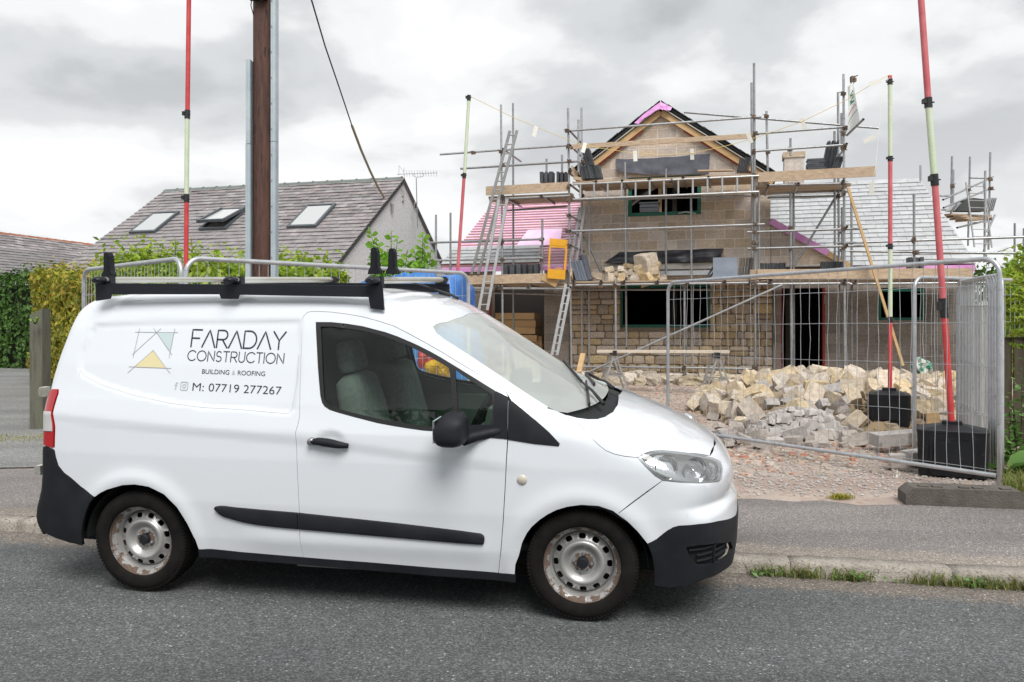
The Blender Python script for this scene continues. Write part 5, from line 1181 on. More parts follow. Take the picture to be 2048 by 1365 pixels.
def slate_roof(parent, name, p_el, p_er, p_rr, p_rl, rows, wd, mat, seed=1, max_parts=300, thick=.016, under=None, tail=.0, jitter=.006, near=None, frac=(0, 1)):
    """lay slates on the plane eave-left, eave-right, ridge-right, ridge-left (local coords); returns roof part"""
    r = random.Random(seed); rp = empty(name, (0, 0, 0), parent=parent)
    el, er, rr_, rl = (Vector(p) for p in (p_el, p_er, p_rr, p_rl)); ax = (er-el).normalized(); up = ((rl-el)-ax*(rl-el).dot(ax)); H_ = up.length; up.normalize(); nr = ax.cross(up); nr = nr if nr.z > 0 else -nr
    mb = MB(); qd = [el, er, rr_, rl]; mb.add([p-nr*.03 for p in qd]+[p-nr*.10 for p in qd], [(0, 1, 2, 3), (7, 6, 5, 4), (0, 4, 5, 1), (1, 5, 6, 2), (2, 6, 7, 3), (3, 7, 4, 0)]); mb.build('roof_deck', under or MH['lead'], rp)
    g = H_/rows; items = []
    le = lambda h: (rl-el).dot(ax)*h/H_; re = lambda h: (er-el).dot(ax)+((rr_-er).dot(ax))*h/H_
    for k in range(int(rows*frac[0]), int(rows*frac[1])):
        h = k*g; x0_, x1_ = le(h), re(h); x = x0_-(wd*.5 if k % 2 else 0)
        while x < x1_-.03:
            a_, b_ = max(x, x0_), min(x+wd, x1_)
            if b_-a_ > .04: items.append((el+ax*((a_+b_)/2)+up*(h+g*.5), b_-a_-.006))
            x += wd
    L_ = g*1.25; tilt = .010
    def local(mb, c, w_, jz, rot):
        ca_, sa_ = cos(rot), sin(rot); A_ = ax*ca_+up*sa_; U = up*ca_-ax*sa_
        vs = []
        for sx, su in ((-1, -1), (1, -1), (1, 1), (-1, 1)):
            lift_ = (.026 if su < 0 else .0)+jz
            vs.append(c+A_*(sx*w_/2)+U*(su*L_/2+ (0.125*g))+nr*(lift_))
        vs += [v-nr*thick for v in vs]
        mb.add(vs, [(0, 1, 2, 3), (0, 4, 5, 1), (1, 5, 6, 2), (3, 7, 4, 0)])
    key = near or (lambda c: 0)
    items.sort(key=lambda it: key(it[0]))
    for c, w_ in items[:max_parts]:
        mb = MB(); local(mb, Vector((0, 0, 0)), w_, r.uniform(0, jitter), r.uniform(-.012, .012)); o = mb.build('slate', mat, rp, loc=c)
    if items[max_parts:]:
        mb = MB()
        for c, w_ in items[max_parts:]: local(mb, c, w_, r.uniform(0, jitter), r.uniform(-.012, .012))
        mb.build('slate_courses', mat, rp)['kind'] = 'stuff'
    return rp
D = 2.83; ze = 2.86; zr = 5.25
rrA = hp(1838, 358, D)[0]; reA = hp(1951, 530, 0)[0]
slate_roof(house, 'roof', (q0+.05, -.02, ze), (reA, -.02, ze), (rrA, D, zr), (q0+.05, D, zr), 20, .40, MH['slate'], 4, near=lambda c: -(c.x))
mb = MB(); mb.box(((q1+reA)/2, -.03, ze-.09), (reA-q1-.05, .03, .15)); mb.build('eaves_membrane', MH['pink'], house)
mb = MB(); mb.add([(reA, 0, ze-.1), (rrA, D, zr-.05), (reA, 2*D, ze-.1)], [(0, 1, 2)]); mb.add([(q0, D+.02, zr-.04), (rrA, D+.02, zr-.04), (reA, 2*D, ze), (q0, 2*D, ze)], [(0, 1, 2, 3)]); mb.build('rear_slope', MH['lead'], house)
# roof sloping down behind the half gable
mb = MB(); mb.add([(q0, .0, r0+.03), (q1, .0, r1+.03), (q1, .6, r1+.03), (q0, 2.4, r0+.03)], [(0, 1, 2, 3)]); mb.build('valley_slope', MH['slate'], house)
# ---- left wing: battened pink membrane roof over an open bay
lwL = hp(884, 531)[0]; lwR = aL-.02; lrL = hp(985, 404, 2.6)[0]
zeL = 3.02; zrL = hp(1080, 403, 2.6)[1]
rfl = empty('roof', (0, 0, 0), parent=house); rfl['label'] = 'left wing roof of pink membrane under red battens, slated along the eaves'
el, er, rr_, rl = Vector((lwL, 0, zeL)), Vector((lwR, 0, zeL)), Vector((lwR, 2.6, zrL)), Vector((lrL, 2.6, zrL))
mb = MB(); mb.add([el, er, rr_, rl]+[p-Vector((0, 0, .1)) for p in (el, er, rr_, rl)], [(0, 1, 2, 3), (0, 4, 5, 1), (3, 7, 4, 0), (1, 5, 6, 2), (2, 6, 7, 3)]); mb.build('roof_membrane', MH['palepink'], rfl)
nb_ = 24; upv = (rr_-er); H_ = upv.length; nrm = Vector((0, -upv.z, upv.y)).normalized()
nrm = nrm if nrm.z > 0 else -nrm
for k in range(nb_):
    t = (k+.5)/nb_; A = el.lerp(rl, t)+nrm*.03+Vector((.03, 0, 0)); B = er.lerp(rr_, t)+nrm*.03-Vector((.02, 0, 0)); mb = MB()
    if .30 < t < .52: pass
    mb.beam(A, B, .028, .026, up=nrm); o = mb.build('batten', MH['batten'], rfl)
# loose flap of membrane across the battens
fl = [hp(u, v, .75) for u, v in ((1046, 459), (1116, 456), (1122, 494), (1034, 497))]
def on_l(a, z_): t = (z_-zeL)/(zrL-zeL); return (a, 2.6*t, z_)
mb = MB(); vs = [on_l(a, z_) for a, z_ in fl]; mb.add([Vector(p)+nrm*.055 for p in vs]+[Vector(p)+nrm*.05 for p in vs], [(0, 1, 2, 3), (4, 5, 6, 7)]); mb.build('membrane_flap', MH['palepink'], rfl)
se = lambda t: el.lerp(rl, t)
tt = .24
sr_ = slate_roof(house, 'slated_eaves', el+nrm*.09, Vector((hp(1080, 531)[0], 0, zeL))+nrm*.09, er.lerp(rr_, tt)*1+Vector((hp(1068, 531)[0]-lwR, 0, 0))+nrm*.09, el.lerp(rl, tt)+nrm*.09, 5, .40, MH['slate'], 9, under=MH['batten'])
mb = MB(); mb.box(((lwL+lwR)/2, -.05, zeL-.08), (lwR-lwL, .03, .10)); mb.build('eaves_membrane', MH['pink'], house)
b0a, b1a = hp(983, 600, .1)[0], hp(1090, 600, .1)[0]
pw = hp(1139, 600, -.05)[0]
block_wall(house, 'wall', b1a, pw-.01, .12, 2.95, .0, mat='darkblock', mort='dmortar', phase=b1a-.2)
block_wall(house, 'wall', lwL+.1, b0a, .12, 2.95, .1, mat='darkblock', mort='dmortar', phase=.2)
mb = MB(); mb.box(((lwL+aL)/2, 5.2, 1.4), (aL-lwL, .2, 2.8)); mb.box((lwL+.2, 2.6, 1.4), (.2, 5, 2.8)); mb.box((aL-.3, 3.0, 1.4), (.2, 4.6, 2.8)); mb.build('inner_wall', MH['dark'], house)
# timber stacked in the open bay
ts = empty('timber_stack', hw(hp(1035, 650, .6)[0], .75, .2), HRZ); tag(ts, 'stack of sawn yellow boards stored inside the open bay of the half built house', 'timber')
k = 0
for j, (z_, n_) in enumerate(((.15, 3), (.45, 3), (.72, 3), (.98, 3), (1.18, 3), (1.36, 3), (1.55, 2))):
    for i in range(1):
        mb = MB(); mb.box((RND.uniform(-.04, .04), 0, z_), (1.35-.05*j, .8, .17)); mb.build('board', MH['newwood'], ts)
ls = empty('leaning_boards', hw(hp(1045, 690, .1)[0], .15, .2), HRZ); tag(ls, 'pale boards leaning on end in front of the timber stack', 'timber')
for i in range(6):
    mb = MB(); mb.beam((-.35+i*.17, -.1, 0), (-.42+i*.15, .35, 1.02), .15, .03, up=(0, -1, .3)); mb.build('board', MH['newwood'], ls)
for i, u in enumerate((990, 1012, 1041, 1058, 1070, 1077)):
    pass
# ---------------------------------------------------------------- the finished bungalow on the left
R0 = Vector((-2.97, 21.8, 0)); bung = empty('slate_roofed_house', (R0.x, R0.y, 0), HRZ)
tag(bung, 'finished house with white roughcast gable, old slate roof and three roof windows', 'house')
LN = 7.58; pt = .675; zR = 5.5; TE = 4.6
mb = MB(); mb.prism([(-TE+.05, .1), (TE, .1), (TE, zR-pt*TE-.02), (0, zR-.04), (-TE+.05, zR-pt*(TE-.05)-.02)], -.28, 0, lambda x, y, z: (z, x, y)); mb.build('gable_wall', MH['render'], bung)
mb = MB(); mb.prism([(-TE+.25, .1), (TE, .1), (TE, zR-pt*TE-.1), (0, zR-.15), (-TE+.25, zR-pt*(TE-.25)-.1)], -LN+.05, -LN+.3, lambda x, y, z: (z, x, y)); mb.box((-LN/2, -TE+.2, 1.2), (LN-.3, .2, 2.2)); mb.build('wall', MH['render'], bung)
rfb = slate_roof(bung, 'roof', (-LN, -TE, zR-pt*TE), (.06, -TE, zR-pt*TE), (.06, 0, zR), (-LN, 0, zR), 29, .30, MH['oslate'], 12, near=lambda c: -c.z*1.0+abs(c.x+1.5)*.25, jitter=.012)
mb = MB(); mb.add([(-LN, 0, zR), (.06, 0, zR), (.06, TE+.1, zR-pt*(TE+.1)), (-LN, TE+.1, zR-pt*(TE+.1))], [(0, 1, 2, 3)]); mb.add([(-LN, 0, zR-.08), (.06, 0, zR-.08), (.06, TE+.1, zR-pt*(TE+.1)-.08), (-LN, TE+.1, zR-pt*(TE+.1)-.08)], [(3, 2, 1, 0)]); mb.build('rear_slope', MH['oslate'], rfb)
for k in range(17):
    x0_ = -LN+k*LN/17; mb = MB(); n = 8; w_ = .155
    for (xa, xb, e) in ((x0_, x0_+LN/17-.05, 0), (x0_+LN/17-.05, x0_+LN/17, .018)):
        prof = [(-w_-e, -.12), (-w_*.55, .0+e), (0, .045+e), (w_*.55, .0+e), (w_+e, -.12)]
        vs = [(xa, y, zR+z_) for y, z_ in prof]+[(xb, y, zR+z_) for y, z_ in prof]; mb.add(vs, [(i, i+1, 6+i, 5+i) for i in range(4)]+[(0, 1, 2, 3, 4), (9, 8, 7, 6, 5)])
    mb.build('ridge_tile', MH['ridge'], rfb)
def roof_window(parent, u, v, w_, h_, open_=0.):
    # centre of the window on the slope
    d = Vector(((u-1024)/1607, 1, -(v-650)/1607)); o = Vector((0, 0, CZ)); n_ = HB_*(-pt)+Vector((0, 0, 1)) ; n_ = -HB_*pt*-1 if 0 else Vector((-HB_.x*pt*1, -HB_.y*pt*1, 1))
    P0 = R0+Vector((0, 0, zR)); t = (P0-o).dot(n_)/d.dot(n_); W_p = o+d*t; q = W_p-R0; a_, b_ = q.dot(HA_), q.dot(HB_)
    rw = empty('roof_window', (a_, b_, zR+pt*b_), parent=parent); sl = atan(pt) if 0 else math.atan(pt); rw.rotation_euler = (sl, 0, 0)
    for c, dd in (((0, -h_/2, .05), (w_, .07, .09)), ((0, h_/2, .05), (w_, .07, .09)), ((-w_/2+.035, 0, .05), (.07, h_-.075, .09)), ((w_/2-.035, 0, .05), (.07, h_-.075, .09))):
        mb = MB(); mb.box(c, dd); mb.build('frame', MH['frame'], rw)
    sh_ = empty('sash', (0, h_/2-.02, .10), parent=rw); sh_.rotation_euler = (open_, 0, 0)
    mb = MB(); mb.box((0, -h_/2, 0), (w_-.15, h_-.14, .014)); pn = mb.build('pane', MH['skypane'], rw, loc=(0, h_/2-.02, .085), rot=(-open_, 0, 0))
    bpy.data.objects.remove(sh_)
    if open_:
        mb = MB(); mb.box((0, -h_+.05, 0), (w_, .06, .07)); mb.box((-w_/2+.03, -h_/2, 0), (.06, h_, .07)); mb.box((w_/2-.03, -h_/2, 0), (.06, h_, .07)); mb.build('open_sash', MH['frame'], rw, loc=(0, h_/2-.02, .10), rot=(-open_, 0, 0))
    return rw
roof_window(rfb, 311, 449, .82, 1.12); roof_window(rfb, 449, 442, .80, 1.12, .16); roof_window(rfb, 625, 436, .82, 1.18)
# small vent and plate on the gable, bargeless verge strip
mb = MB(); gp = lambda u, v: None
for (u, v, w_, h_) in ((804.5, 387, .10, .16), (805, 401, .12, .05)):
    d = Vector(((u-1024)/1607, 1, -(v-650)/1607)); o = Vector((0, 0, CZ)); t = (R0-o).dot(HA_)/d.dot(HA_); q = o+d*t-R0; mb.box((.02, q.dot(HB_), q.z), (.05, w_, h_))
mb.build('wall_vent', MH['conc'], bung)
mb = MB()
for s in (-1, 1): mb.beam((.03, 0, zR-.05), (.03, s*TE, zR-pt*TE-.05), .06, .04)
mb.build('verge_strip', MH['lead'], bung)
# aerial on the gable
ta = empty('television_aerial', hwp(0, 0)*0, 0); 
def gpt(u, v, off=.0):
    d = Vector(((u-1024)/1607, 1, -(v-650)/1607)); o = Vector((0, 0, CZ)); t = (R0+HA_*off-o).dot(HA_)/d.dot(HA_); return o+d*t
base = gpt(835, 410, .22); ta.location = base; tag(ta, 'television aerial on a thin mast bracketed to the white gable', 'aerial')
Ya = base.y; rel = lambda u, v: P(u, v, Ya)-base
mb = MB(); mb.tube(rel(832.5, 356), rel(835, 457), .014, 6); mb.build('mast', MV['steel'], ta)
mb = MB(); mb.beam(rel(829, 407), rel(835, 406), .02, .03); mb.beam(rel(826, 419), rel(835, 419), .02, .03); mb.tube(rel(829, 404), rel(828, 421), .012, 6); mb.build('bracket', MV['steel'], ta)
mb = MB(); mb.tube(rel(794, 349), rel(875, 346), .010, 6)
for k in range(13):
    u = 808+k*5.4; mb.tube(rel(u, 342.5)-Vector((0, .10, 0)), rel(u, 352.5)+Vector((0, .10, 0)), .004, 5)
mb.tube(rel(798, 331), rel(798, 352), .006, 5); mb.tube(rel(808, 336), rel(808, 353), .006, 5); mb.tube(rel(798, 332), rel(808, 345), .004, 5)
mb.path([rel(826, 348), rel(829, 354), rel(836, 355), rel(845, 354), rel(848, 348)], .007, 6); mb.build('antenna', MV['steel'], ta)
# ---------------------------------------------------------------- house far left
R1 = P(0, 467, 31)-Vector((0, 0, 0)); R2 = P(183, 490, 35.45); dirr = (R2-R1); dirr.z = 0; LL = dirr.length; dirr.normalize()
rz1 = atan2(dirr.y, dirr.x); zR1 = R1.z; fh = empty('distant_house', (R1.x, R1.y, 0), rz1)
tag(fh, 'low slate roof with an orange ridge beyond the hedge at the far left', 'house')
rfo = slate_roof(fh, 'roof', (-6, -4.5, zR1-3.0), (LL+.1, -4.5, zR1-3.0), (LL+.1, 0, zR1), (-6, 0, zR1), 26, .34, MH['oslate'], 21, near=lambda c: -c.z, jitter=.012, max_parts=200)
mb = MB(); mb.prism([(-4.3, .2), (4.3, .2), (4.3, zR1-3.0), (0, zR1-.1), (-4.3, zR1-3.0)], LL-.2, LL, lambda x, y, z: (z, x, y)); mb.add([(-6, 0, zR1), (LL, 0, zR1), (LL, 4.5, zR1-3), (-6, 4.5, zR1-3)], [(0, 1, 2, 3)]); mb.build('wall', MH['render'], fh)
for k in range(26):
    x0_ = -4+k*.44
    if x0_ > LL: break
    mb = MB(); mb.add([(x0_, -.16, zR1-.10), (x0_, 0, zR1+.06), (x0_, .16, zR1-.10), (x0_+.42, -.15, zR1-.10), (x0_+.42, 0, zR1+.045), (x0_+.42, .15, zR1-.10)], [(0, 1, 4, 3), (1, 2, 5, 4), (0, 2, 1)]); mb.build('ridge_tile', MH['orange'], rfo)
rw = empty('roof_window', (5.0, -1.55, zR1-1.03), parent=rfo); rw.rotation_euler = (math.atan(3/4.5), 0, 0)
mb = MB(); mb.box((0, 0, .06), (1.0, 1.2, .1)); mb.build('frame', MH['frame'], rw); mb = MB(); mb.box((0, 0, .118), (.82, 1.0, .01)); mb.build('pane', MH['skypane'], rw)
# ---------------------------------------------------------------- scaffolding round the new house
MS = dict(tube=M('scaffold_tube', (.30, .31, .32), .42, metal=.65, col2=(.42, .43, .44), scale=9, rand=.16, col3=(.22, .13, .08), s3=26, c3=(.60, .72)),
    coup=M('scaffold_coupler', (.10, .085, .075), .6, metal=.4, col2=(.20, .13, .09), scale=40, rand=.2),
    ladder=M('ladder_aluminium', (.50, .51, .51), .35, metal=.6, col2=(.40, .40, .40), scale=10), wood=MH['wood'])
sc_ = empty('scaffolding', (0, 0, 0)); tag(sc_, 'two storey tube scaffolding with timber decks round the half built house', 'scaffolding')
FR, BK = -1.35, -.42        # outer and inner rows of standards, metres in front of the facade
TR = .026
def tube2(parent, p, q, r=TR, name='tube', mat=None, n=8):
    p, q = Vector(p), Vector(q); c = (p+q)/2; mb = MB(); mb.tube(p-c, q-c, r, n, cap=False)
    # open ends: dark bore
    mb.tube(p-c, q-c, r*.78, n, cap=True) if 0 else None
    d = (q-p).normalized()*.001; mb.add([v-c*0 for v in []], []); 
    m2 = MB(); 
    for e, s in ((p-c, 1), (q-c, -1)):
        qd = (q-p).normalized().to_track_quat('Z', 'Y').to_matrix(); ring = [e+qd @ Vector((cos(2*pi*i/n)*r, sin(2*pi*i/n)*r, 0)) for i in range(n)]; rin = [e+qd @ Vector((cos(2*pi*i/n)*r*.75, sin(2*pi*i/n)*r*.75, .03*s)) for i in range(n)]
        mb.add(ring+rin, [(i, (i+1) % n, n+(i+1) % n, n+i) for i in range(n)]); mb.mi = 1; mb.add(rin, [tuple(range(n))]); mb.mi = 0
    me = mb.mesh(name, False); me.polygons.foreach_set('use_smooth', [len(p_.vertices) == 4 for p_ in me.polygons]); return link(name, me, [mat or MS['tube'], MH['dark']], parent, loc=c)
cmb = MB()
cmb.box((0, 0, 0), (.075, .07, .06)); cmb.box((.03, -.03, .0), (.06, .05, .085)); cmb.tube((-.03, -.02, .03), (-.03, -.085, .045), .009, 6); cmb.tube((.045, 0, -.035), (.095, -.03, -.03), .009, 6); cmb.tube((.02, -.05, 0), (.02, -.095, -.01), .011, 6)
cme = cmb.mesh('coupler'); cme.materials.append(MS['coup'])
def coupler(parent, p, s=1.): 
    o = link('coupler', cme, parent=parent, loc=p, rot=(RND.uniform(-.2, .2), RND.choice((0, pi/2, pi))+RND.uniform(-.1, .1), HRZ+RND.uniform(-.3, .3))); o.scale = (s, s, s); return o
def st(u, v0, v1, b, u1=None): tube2(sc_, hwp(u, v0, b), hwp(u1 if u1 is not None else u, v1, b))
def lg(u0, v0, u1, v1, b, b1=None): tube2(sc_, hwp(u0, v0, b), hwp(u1, v1, b if b1 is None else b1))
# standards
for a in ((1002, 210, 742, FR, 1006), (1136, 217, 752, FR, 1143), (1508, 127, 756, FR, 1511), (1687, 149, 762, FR, 1690), (1231, 558, 760, FR, 1232), (1369, 570, 752, FR, 1369), (1157, 240, 345, FR+.1),
          (1026, 207, 700, BK, 1027), (1163, 216, 745, BK, 1164), (1178, 395, 735, BK), (1250, 325, 695, BK, 1253), (1332, 338, 560, BK), (1382, 393, 740, BK, 1384), (1503, 166, 560, BK-.3, 1505), (1518, 345, 560, FR+.12),
          (1533, 223, 366, FR+.3, 1536), (1581, 277, 312, BK), (1581, 388, 740, FR+.25, 1583), (1587, 388, 742, BK, 1588), (1676, 185, 560, BK, 1678), (1683, 227, 300, FR+.15), (1669, 263, 525, BK-.1, 1670), (1703, 400, 740, BK, 1704), (1684, 415, 520, -.25),
          (1828, 388, 745, FR+.1, 1829), (1678, 560, 740, BK), (1841, 331, 362, 2.2), (872, 430, 600, FR), (901, 426, 600, BK), (1093, 318, 380, BK), (1124, 310, 380, BK), (1084.6, 438, 548, FR+.2)):
    st(*a)
# ledgers and guard rails: (u0, v0, u1, v1, distance)
for a in ((880, 309.5, 1140, 291, FR), (921, 338, 1160, 323, FR), (1139, 262, 1523, 234, FR-.05), (1512, 268, 1696, 254, FR-.05), (1368, 225, 1757, 257, BK-.2), (1511, 303, 1695, 290, FR-.05),
          (1143, 463, 1529, 449, FR-.05), (860, 486, 1085, 479, FR-.05), (860, 522, 1086, 516, FR-.05), (1494, 465, 1735, 457.5, FR-.05), (1495, 498, 1729, 492, FR-.05), (1674, 487, 2060, 474, FR+.1), (1700, 503, 1985, 507, FR+.3), (1985, 507, 2070, 507, FR+.3),
          (1150, 571, 1502, 566, FR-.05), (1502, 569, 1700, 567, FR-.05), (1700, 568.5, 1990, 566, FR-.05), (925, 577, 1128, 578, FR-.05), (1126, 733, 1505, 738, FR+.05), (1010, 398, 1140, 392, FR-.05), (1140, 401, 1520, 392, BK), (1535, 371, 1700, 367, FR-.02), (1535, 386, 1700, 383, BK), (1535, 396, 1690, 392, BK+.3),
          (1010, 422, 1135, 413, BK), (930, 585, 1130, 590, BK), (1150, 580, 1500, 580, BK)):
    lg(*a)
# braces
lg(1668.6, 399, 1588, 533, BK, BK); lg(1130, 766, 1565, 570, FR-.12, FR-.12)
lg(1171, 476, 1202, 545, BK, BK+.1); lg(1689, 732, 1700, 770, FR, FR-.3)
# short transoms, their open ends facing the road
for (u, v, b0, b1) in [(u_, v_, FR-.18, -.1) for u_, v_ in ((1192, 363), (1244, 361), (1298, 357), (1343, 360), (1366, 354), (1417, 354), (1536, 371), (1597, 367), (1686, 362), (1140, 338), (1147, 563), (1202, 563), (1248, 563), (1315, 563), (1374, 563), (1450, 562), (1500, 563), (1541, 562), (1690, 561), (994, 573), (1056, 572), (1008, 395), (1083, 391), (1711, 563))]:
    tube2(sc_, hwp(u, v, b0), hw(*((hp(u, v, b0)[0]), b1, hp(u, v, b0)[1]))); coupler(sc_, hwp(u, v+3, b0+.13), .9)
# pairs of rails returning towards the house at the corners
for (u, v) in ((1142, 265), (1142, 293), (1143, 372), (1141, 432), (1142, 463), (1143, 492), (1142, 575), (1692, 290), (1693, 455), (1693, 492), (1008, 300), (1010, 398), (1708, 232)):
    a, z_ = hp(u, v, FR-.12); tube2(sc_, hw(a, FR-.22, z_), hw(a+.02, FR+1.35, z_+.01))
a_, z_ = hp(1700, 272, FR-.5)
# couplers at the crossings
for (u, vs_, b) in ((1137, (262, 292, 323, 372, 399, 432, 463, 492, 571), FR), (1509, (234, 268, 277, 303, 351, 392, 449, 465, 486, 498, 568, 736), FR), (1688, (188, 257, 268, 292, 298, 371, 386, 457, 492, 567), FR), (1004, (304, 331, 394, 483, 520, 577), FR), (1829, (478, 506, 568), FR+.1), (1232, (571, 735), FR), (1369, (571, 735), FR), (1084, (479, 516), FR+.2), (1164, (324, 463, 392), BK), (1581, (300, 371, 457, 496), FR+.3), (1535, (233, 303, 371), FR+.3)):
    for v in vs_: coupler(sc_, hwp(u+RND.uniform(-1, 1), v, b-.04))
coupler(sc_, hwp(948, 306, FR-.02)); coupler(sc_, hwp(1676, 392, BK-.05)); coupler(sc_, hwp(1705, 158, FR), 1.3)
lg(1711, 158, 1702, 172, FR, FR)
# boards ------------------------------------------------------------------
def deck(u0, u1, z_, b0, b1, n_, name='board', ext=0.):
    a0 = hp(u0, 400, b0)[0]; a1 = hp(u1, 400, b0)[0]; wd = (b1-b0)/n_
    for k in range(n_):
        mb = MB(); L_ = a1-a0; segs = max(1, int(L_/3.9)); 
        mb.box((0, 0, 0), (L_+RND.uniform(-.12, .12), wd-.012, .038)); o = mb.build(name, MS['wood'], sc_, loc=hw((a0+a1)/2+RND.uniform(-.05, .05), b0+wd*(k+.5), z_+RND.uniform(-.004, .006)), rot=(0, RND.uniform(-.002, .002), HRZ))
def toe(u0, v0, u1, v1, h0, b, mat=None, name='toe_board', t=.036):
    """board on edge; v at its top, h0 pixels tall"""
    A, B = hwp(u0, v0+h0/2, b), hwp(u1, v1+h0/2, b); hh = h0/1607*((A.y+B.y)/2); c = (A+B)/2; mb = MB(); mb.beam(A-c, B-c, t, hh); return mb.build(name, mat or MS['wood'], sc_, loc=c)
z2 = hp(1325, 357, FR)[1]; z1 = hp(1325, 562, FR)[1]
deck(1148, 1508, z2, FR+.02, -.12, 5); deck(1512, 1700, hp(1600, 369, FR)[1], FR+.02, -.12, 5); deck(975, 1138, hp(1060, 391, FR)[1], FR+.02, -.12, 5)
deck(1145, 1508, z1, FR+.02, -.18, 5); deck(1512, 1960, hp(1700, 562, FR)[1], FR+.02, -.1, 5); deck(915, 1140, hp(1030, 569, FR)[1], FR+.02, -.1, 5)
toe(972, 373.5, 1137, 364.5, 18, FR-.05); toe(1516, 345.5, 1751, 333, 20, FR-.06); toe(1515, 539, 1946, 537, 20, FR-.06); toe(926, 552, 1089, 547.5, 18, FR-.06)
toe(1140, 290, 1507, 267.5, 9.5, FR+.03); toe(1110, 572, 1140, 571, 3, FR); toe(1535, 539, 1500, 540, 20, FR-.02)
mb = MB(); mb.box((0, 0, 0), (.75, .2, .03)); mb.build('loose_board', MS['wood'], sc_, loc=hwp(1430, 342, FR+.2), rot=(.05, .02, HRZ+.05))
mb = MB(); mb.beam((0, 0, 0), (1.1, 0, .03), .03, .08); mb.build('stop_board', MS['wood'], sc_, loc=hwp(1148, 356, FR-.02), rot=(0, 0, HRZ+1.2))
for (u, v, u1, v1) in ((1143, 340, 1160, 362), (1142, 545, 1150, 562)):
    A, B = hwp(u, v, FR-.02), hwp(u1, v1, FR+.5); mb = MB(); mb.beam(A-A, B-A, .035, .2); mb.build('end_board', MS['wood'], sc_, loc=A)
# ---------------------------------------------------------------- ladders
def ladder(p0, p1, width, wvec, nr, label, rail=(.028, .065), rr=.016, first=.5, group=None, round_=False):
    p0, p1 = Vector(p0), Vector(p1); o = empty('ladder', p0); tag(o, label, 'ladder', group); w = Vector(wvec).normalized()*width
    for s in (0, 1):
        mb = MB(); 
        if round_: mb.tube(w*s, p1-p0+w*s, rail[0], 8)
        else: mb.beam(w*s, p1-p0+w*s, rail[0], rail[1], up=w)
        mb.build('stile', MS['ladder'], o)
    for k in range(nr):
        q = (p1-p0)*((k+first)/nr); mb = MB(); mb.tube(-w*0, w, rr, 6); mb.build('rung', MS['ladder'], o, loc=q)
    return o
# ladder tied flat along the upper platform
A, B = hwp(1146, 399.5, FR-.14), hwp(1518, 384, FR-.14)
ladder(A, B, .345, (0, 0, 1), 13, 'long pole ladder tied on its side along the edge of the upper deck', rail=(.024, .06), rr=.024, round_=True, first=.55)
A, B = hwp(943, 549, FR-.1), hwp(1020, 262, FR-.55)
ladder(B, A, .17, HA_, 16, 'ladder rising from the lower deck past the battened pink roof')
ladder(hwp(958, 621, FR-.9), hwp(998, 400, FR-.35), .20, HA_, 10, 'pair of leaning poles forming a steep ladder left of the open bay')
ladder(hwp(1104, 711, FR-.45), hwp(1132, 569, FR-.1), .12, HA_, 9, 'narrow ladder leaning by the dark block pier up to the lower deck')
ladder(hwp(1139, 545, FR+.5), hwp(1160, 415, FR+.75), .12, HA_, 9, 'short ladder between the decks behind the left corner standard')
mb = MB(); mb.tube((0, 0, 0), hwp(957, 619, FR-.8)-hwp(980, 516, FR-.5), .022, 8); tag(mb.build('loose_pole', MS['tube'], loc=hwp(980, 516, FR-.5)), 'grey tube leaning against the left end of the scaffolding', 'pole')
# timber prop leaning on the right part
A, B = hwp(1696, 376, FR-.15), hwp(1806, 732, FR-.35); mb = MB(); mb.beam((0, 0, 0), B-A, .05, .085, up=HB_); tag(mb.build('timber_prop', MH['newwood'], loc=A), 'long yellow timber leaning diagonally against the right of the scaffolding', 'timber')
# ---------------------------------------------------------------- far scaffold tower behind the right wing
tw = empty('scaffold_tower', (0, 0, 0)); tag(tw, 'small far scaffold tower holding slates beyond the end of the right wing', 'scaffolding')
YT = 23.5; TP = lambda u, v, dy=0: P(u, v, YT+dy)
for (u, v0, u1, v1, dy) in ((1904, 313, 1902, 430, 0), (1907, 340, 1906, 415, 1.6), (1940, 314, 1936, 492, 1.6), (1980.5, 305, 1977, 500, 0), (1970.5, 342, 1969, 520, -1.5), (2029.6, 447, 2029, 520, 0), (2048, 457, 2047, 520, -1)):
    tube2(tw, TP(u, v0, dy), TP(u1, v1, dy), .030)
for (u, v0, u1, v1, a, b) in ((1886, 400, 1981, 357, -1.5, 1), (1887, 416, 1980, 378, -1.5, 1), (1914, 456, 1980, 440, -1.5, 1), (1880, 392, 1905, 392, 0, 0), (1881, 420, 1906, 420, 0, 0), (1974, 465, 1990, 430, -1, -1), (1966, 509, 1976, 470, -1, -1), (1985, 507, 2060, 480, 0, 0), (1940, 356, 1975, 357, 0, 0)):
    tube2(tw, TP(u, v0, a), TP(u1, v1, b), .028)
for k in range(4):
    A, B = TP(1893+k*6, 430+k*4.2, -1+k*.2), TP(1975, 433+k*1.5, .2-k*.3); mb = MB(); mb.beam((0, 0, 0), B-A, .25, .05); mb.build('board', MS['wood'], tw, loc=A)
for (u, v) in ((1980, 358), (1980, 378), (1936, 440), (1904, 372), (1980, 438), (1937, 380)): coupler(tw, TP(u, v, -.1), 1.2)
ladder(TP(1949, 495, -1.6), TP(1932, 365, -1.6), .55, (1, .2, 0), 9, 'thin ladder against the far scaffold tower', rail=(.02, .04), rr=.012)
o = empty('slate_pile', TP(1935, 424, -.6)); tag(o, 'dark slates heaped on the far scaffold tower', 'slates')
mb = MB(); mb.prism([(-.38, 0), (-.12, .33), (.10, .38), (.42, .34), (.42, 0)], -.12, .12, lambda x, y, z: (x, z, y)); mb.build('slate', MH['lead'], o)
for k in range(4):
    mb = MB(); mb.beam((.44+k*.05, -.1, .0), (.54+k*.05, -.1, .36), .3, .012, up=(1, 0, 0)); mb.build('slate', MH['slate'], o)
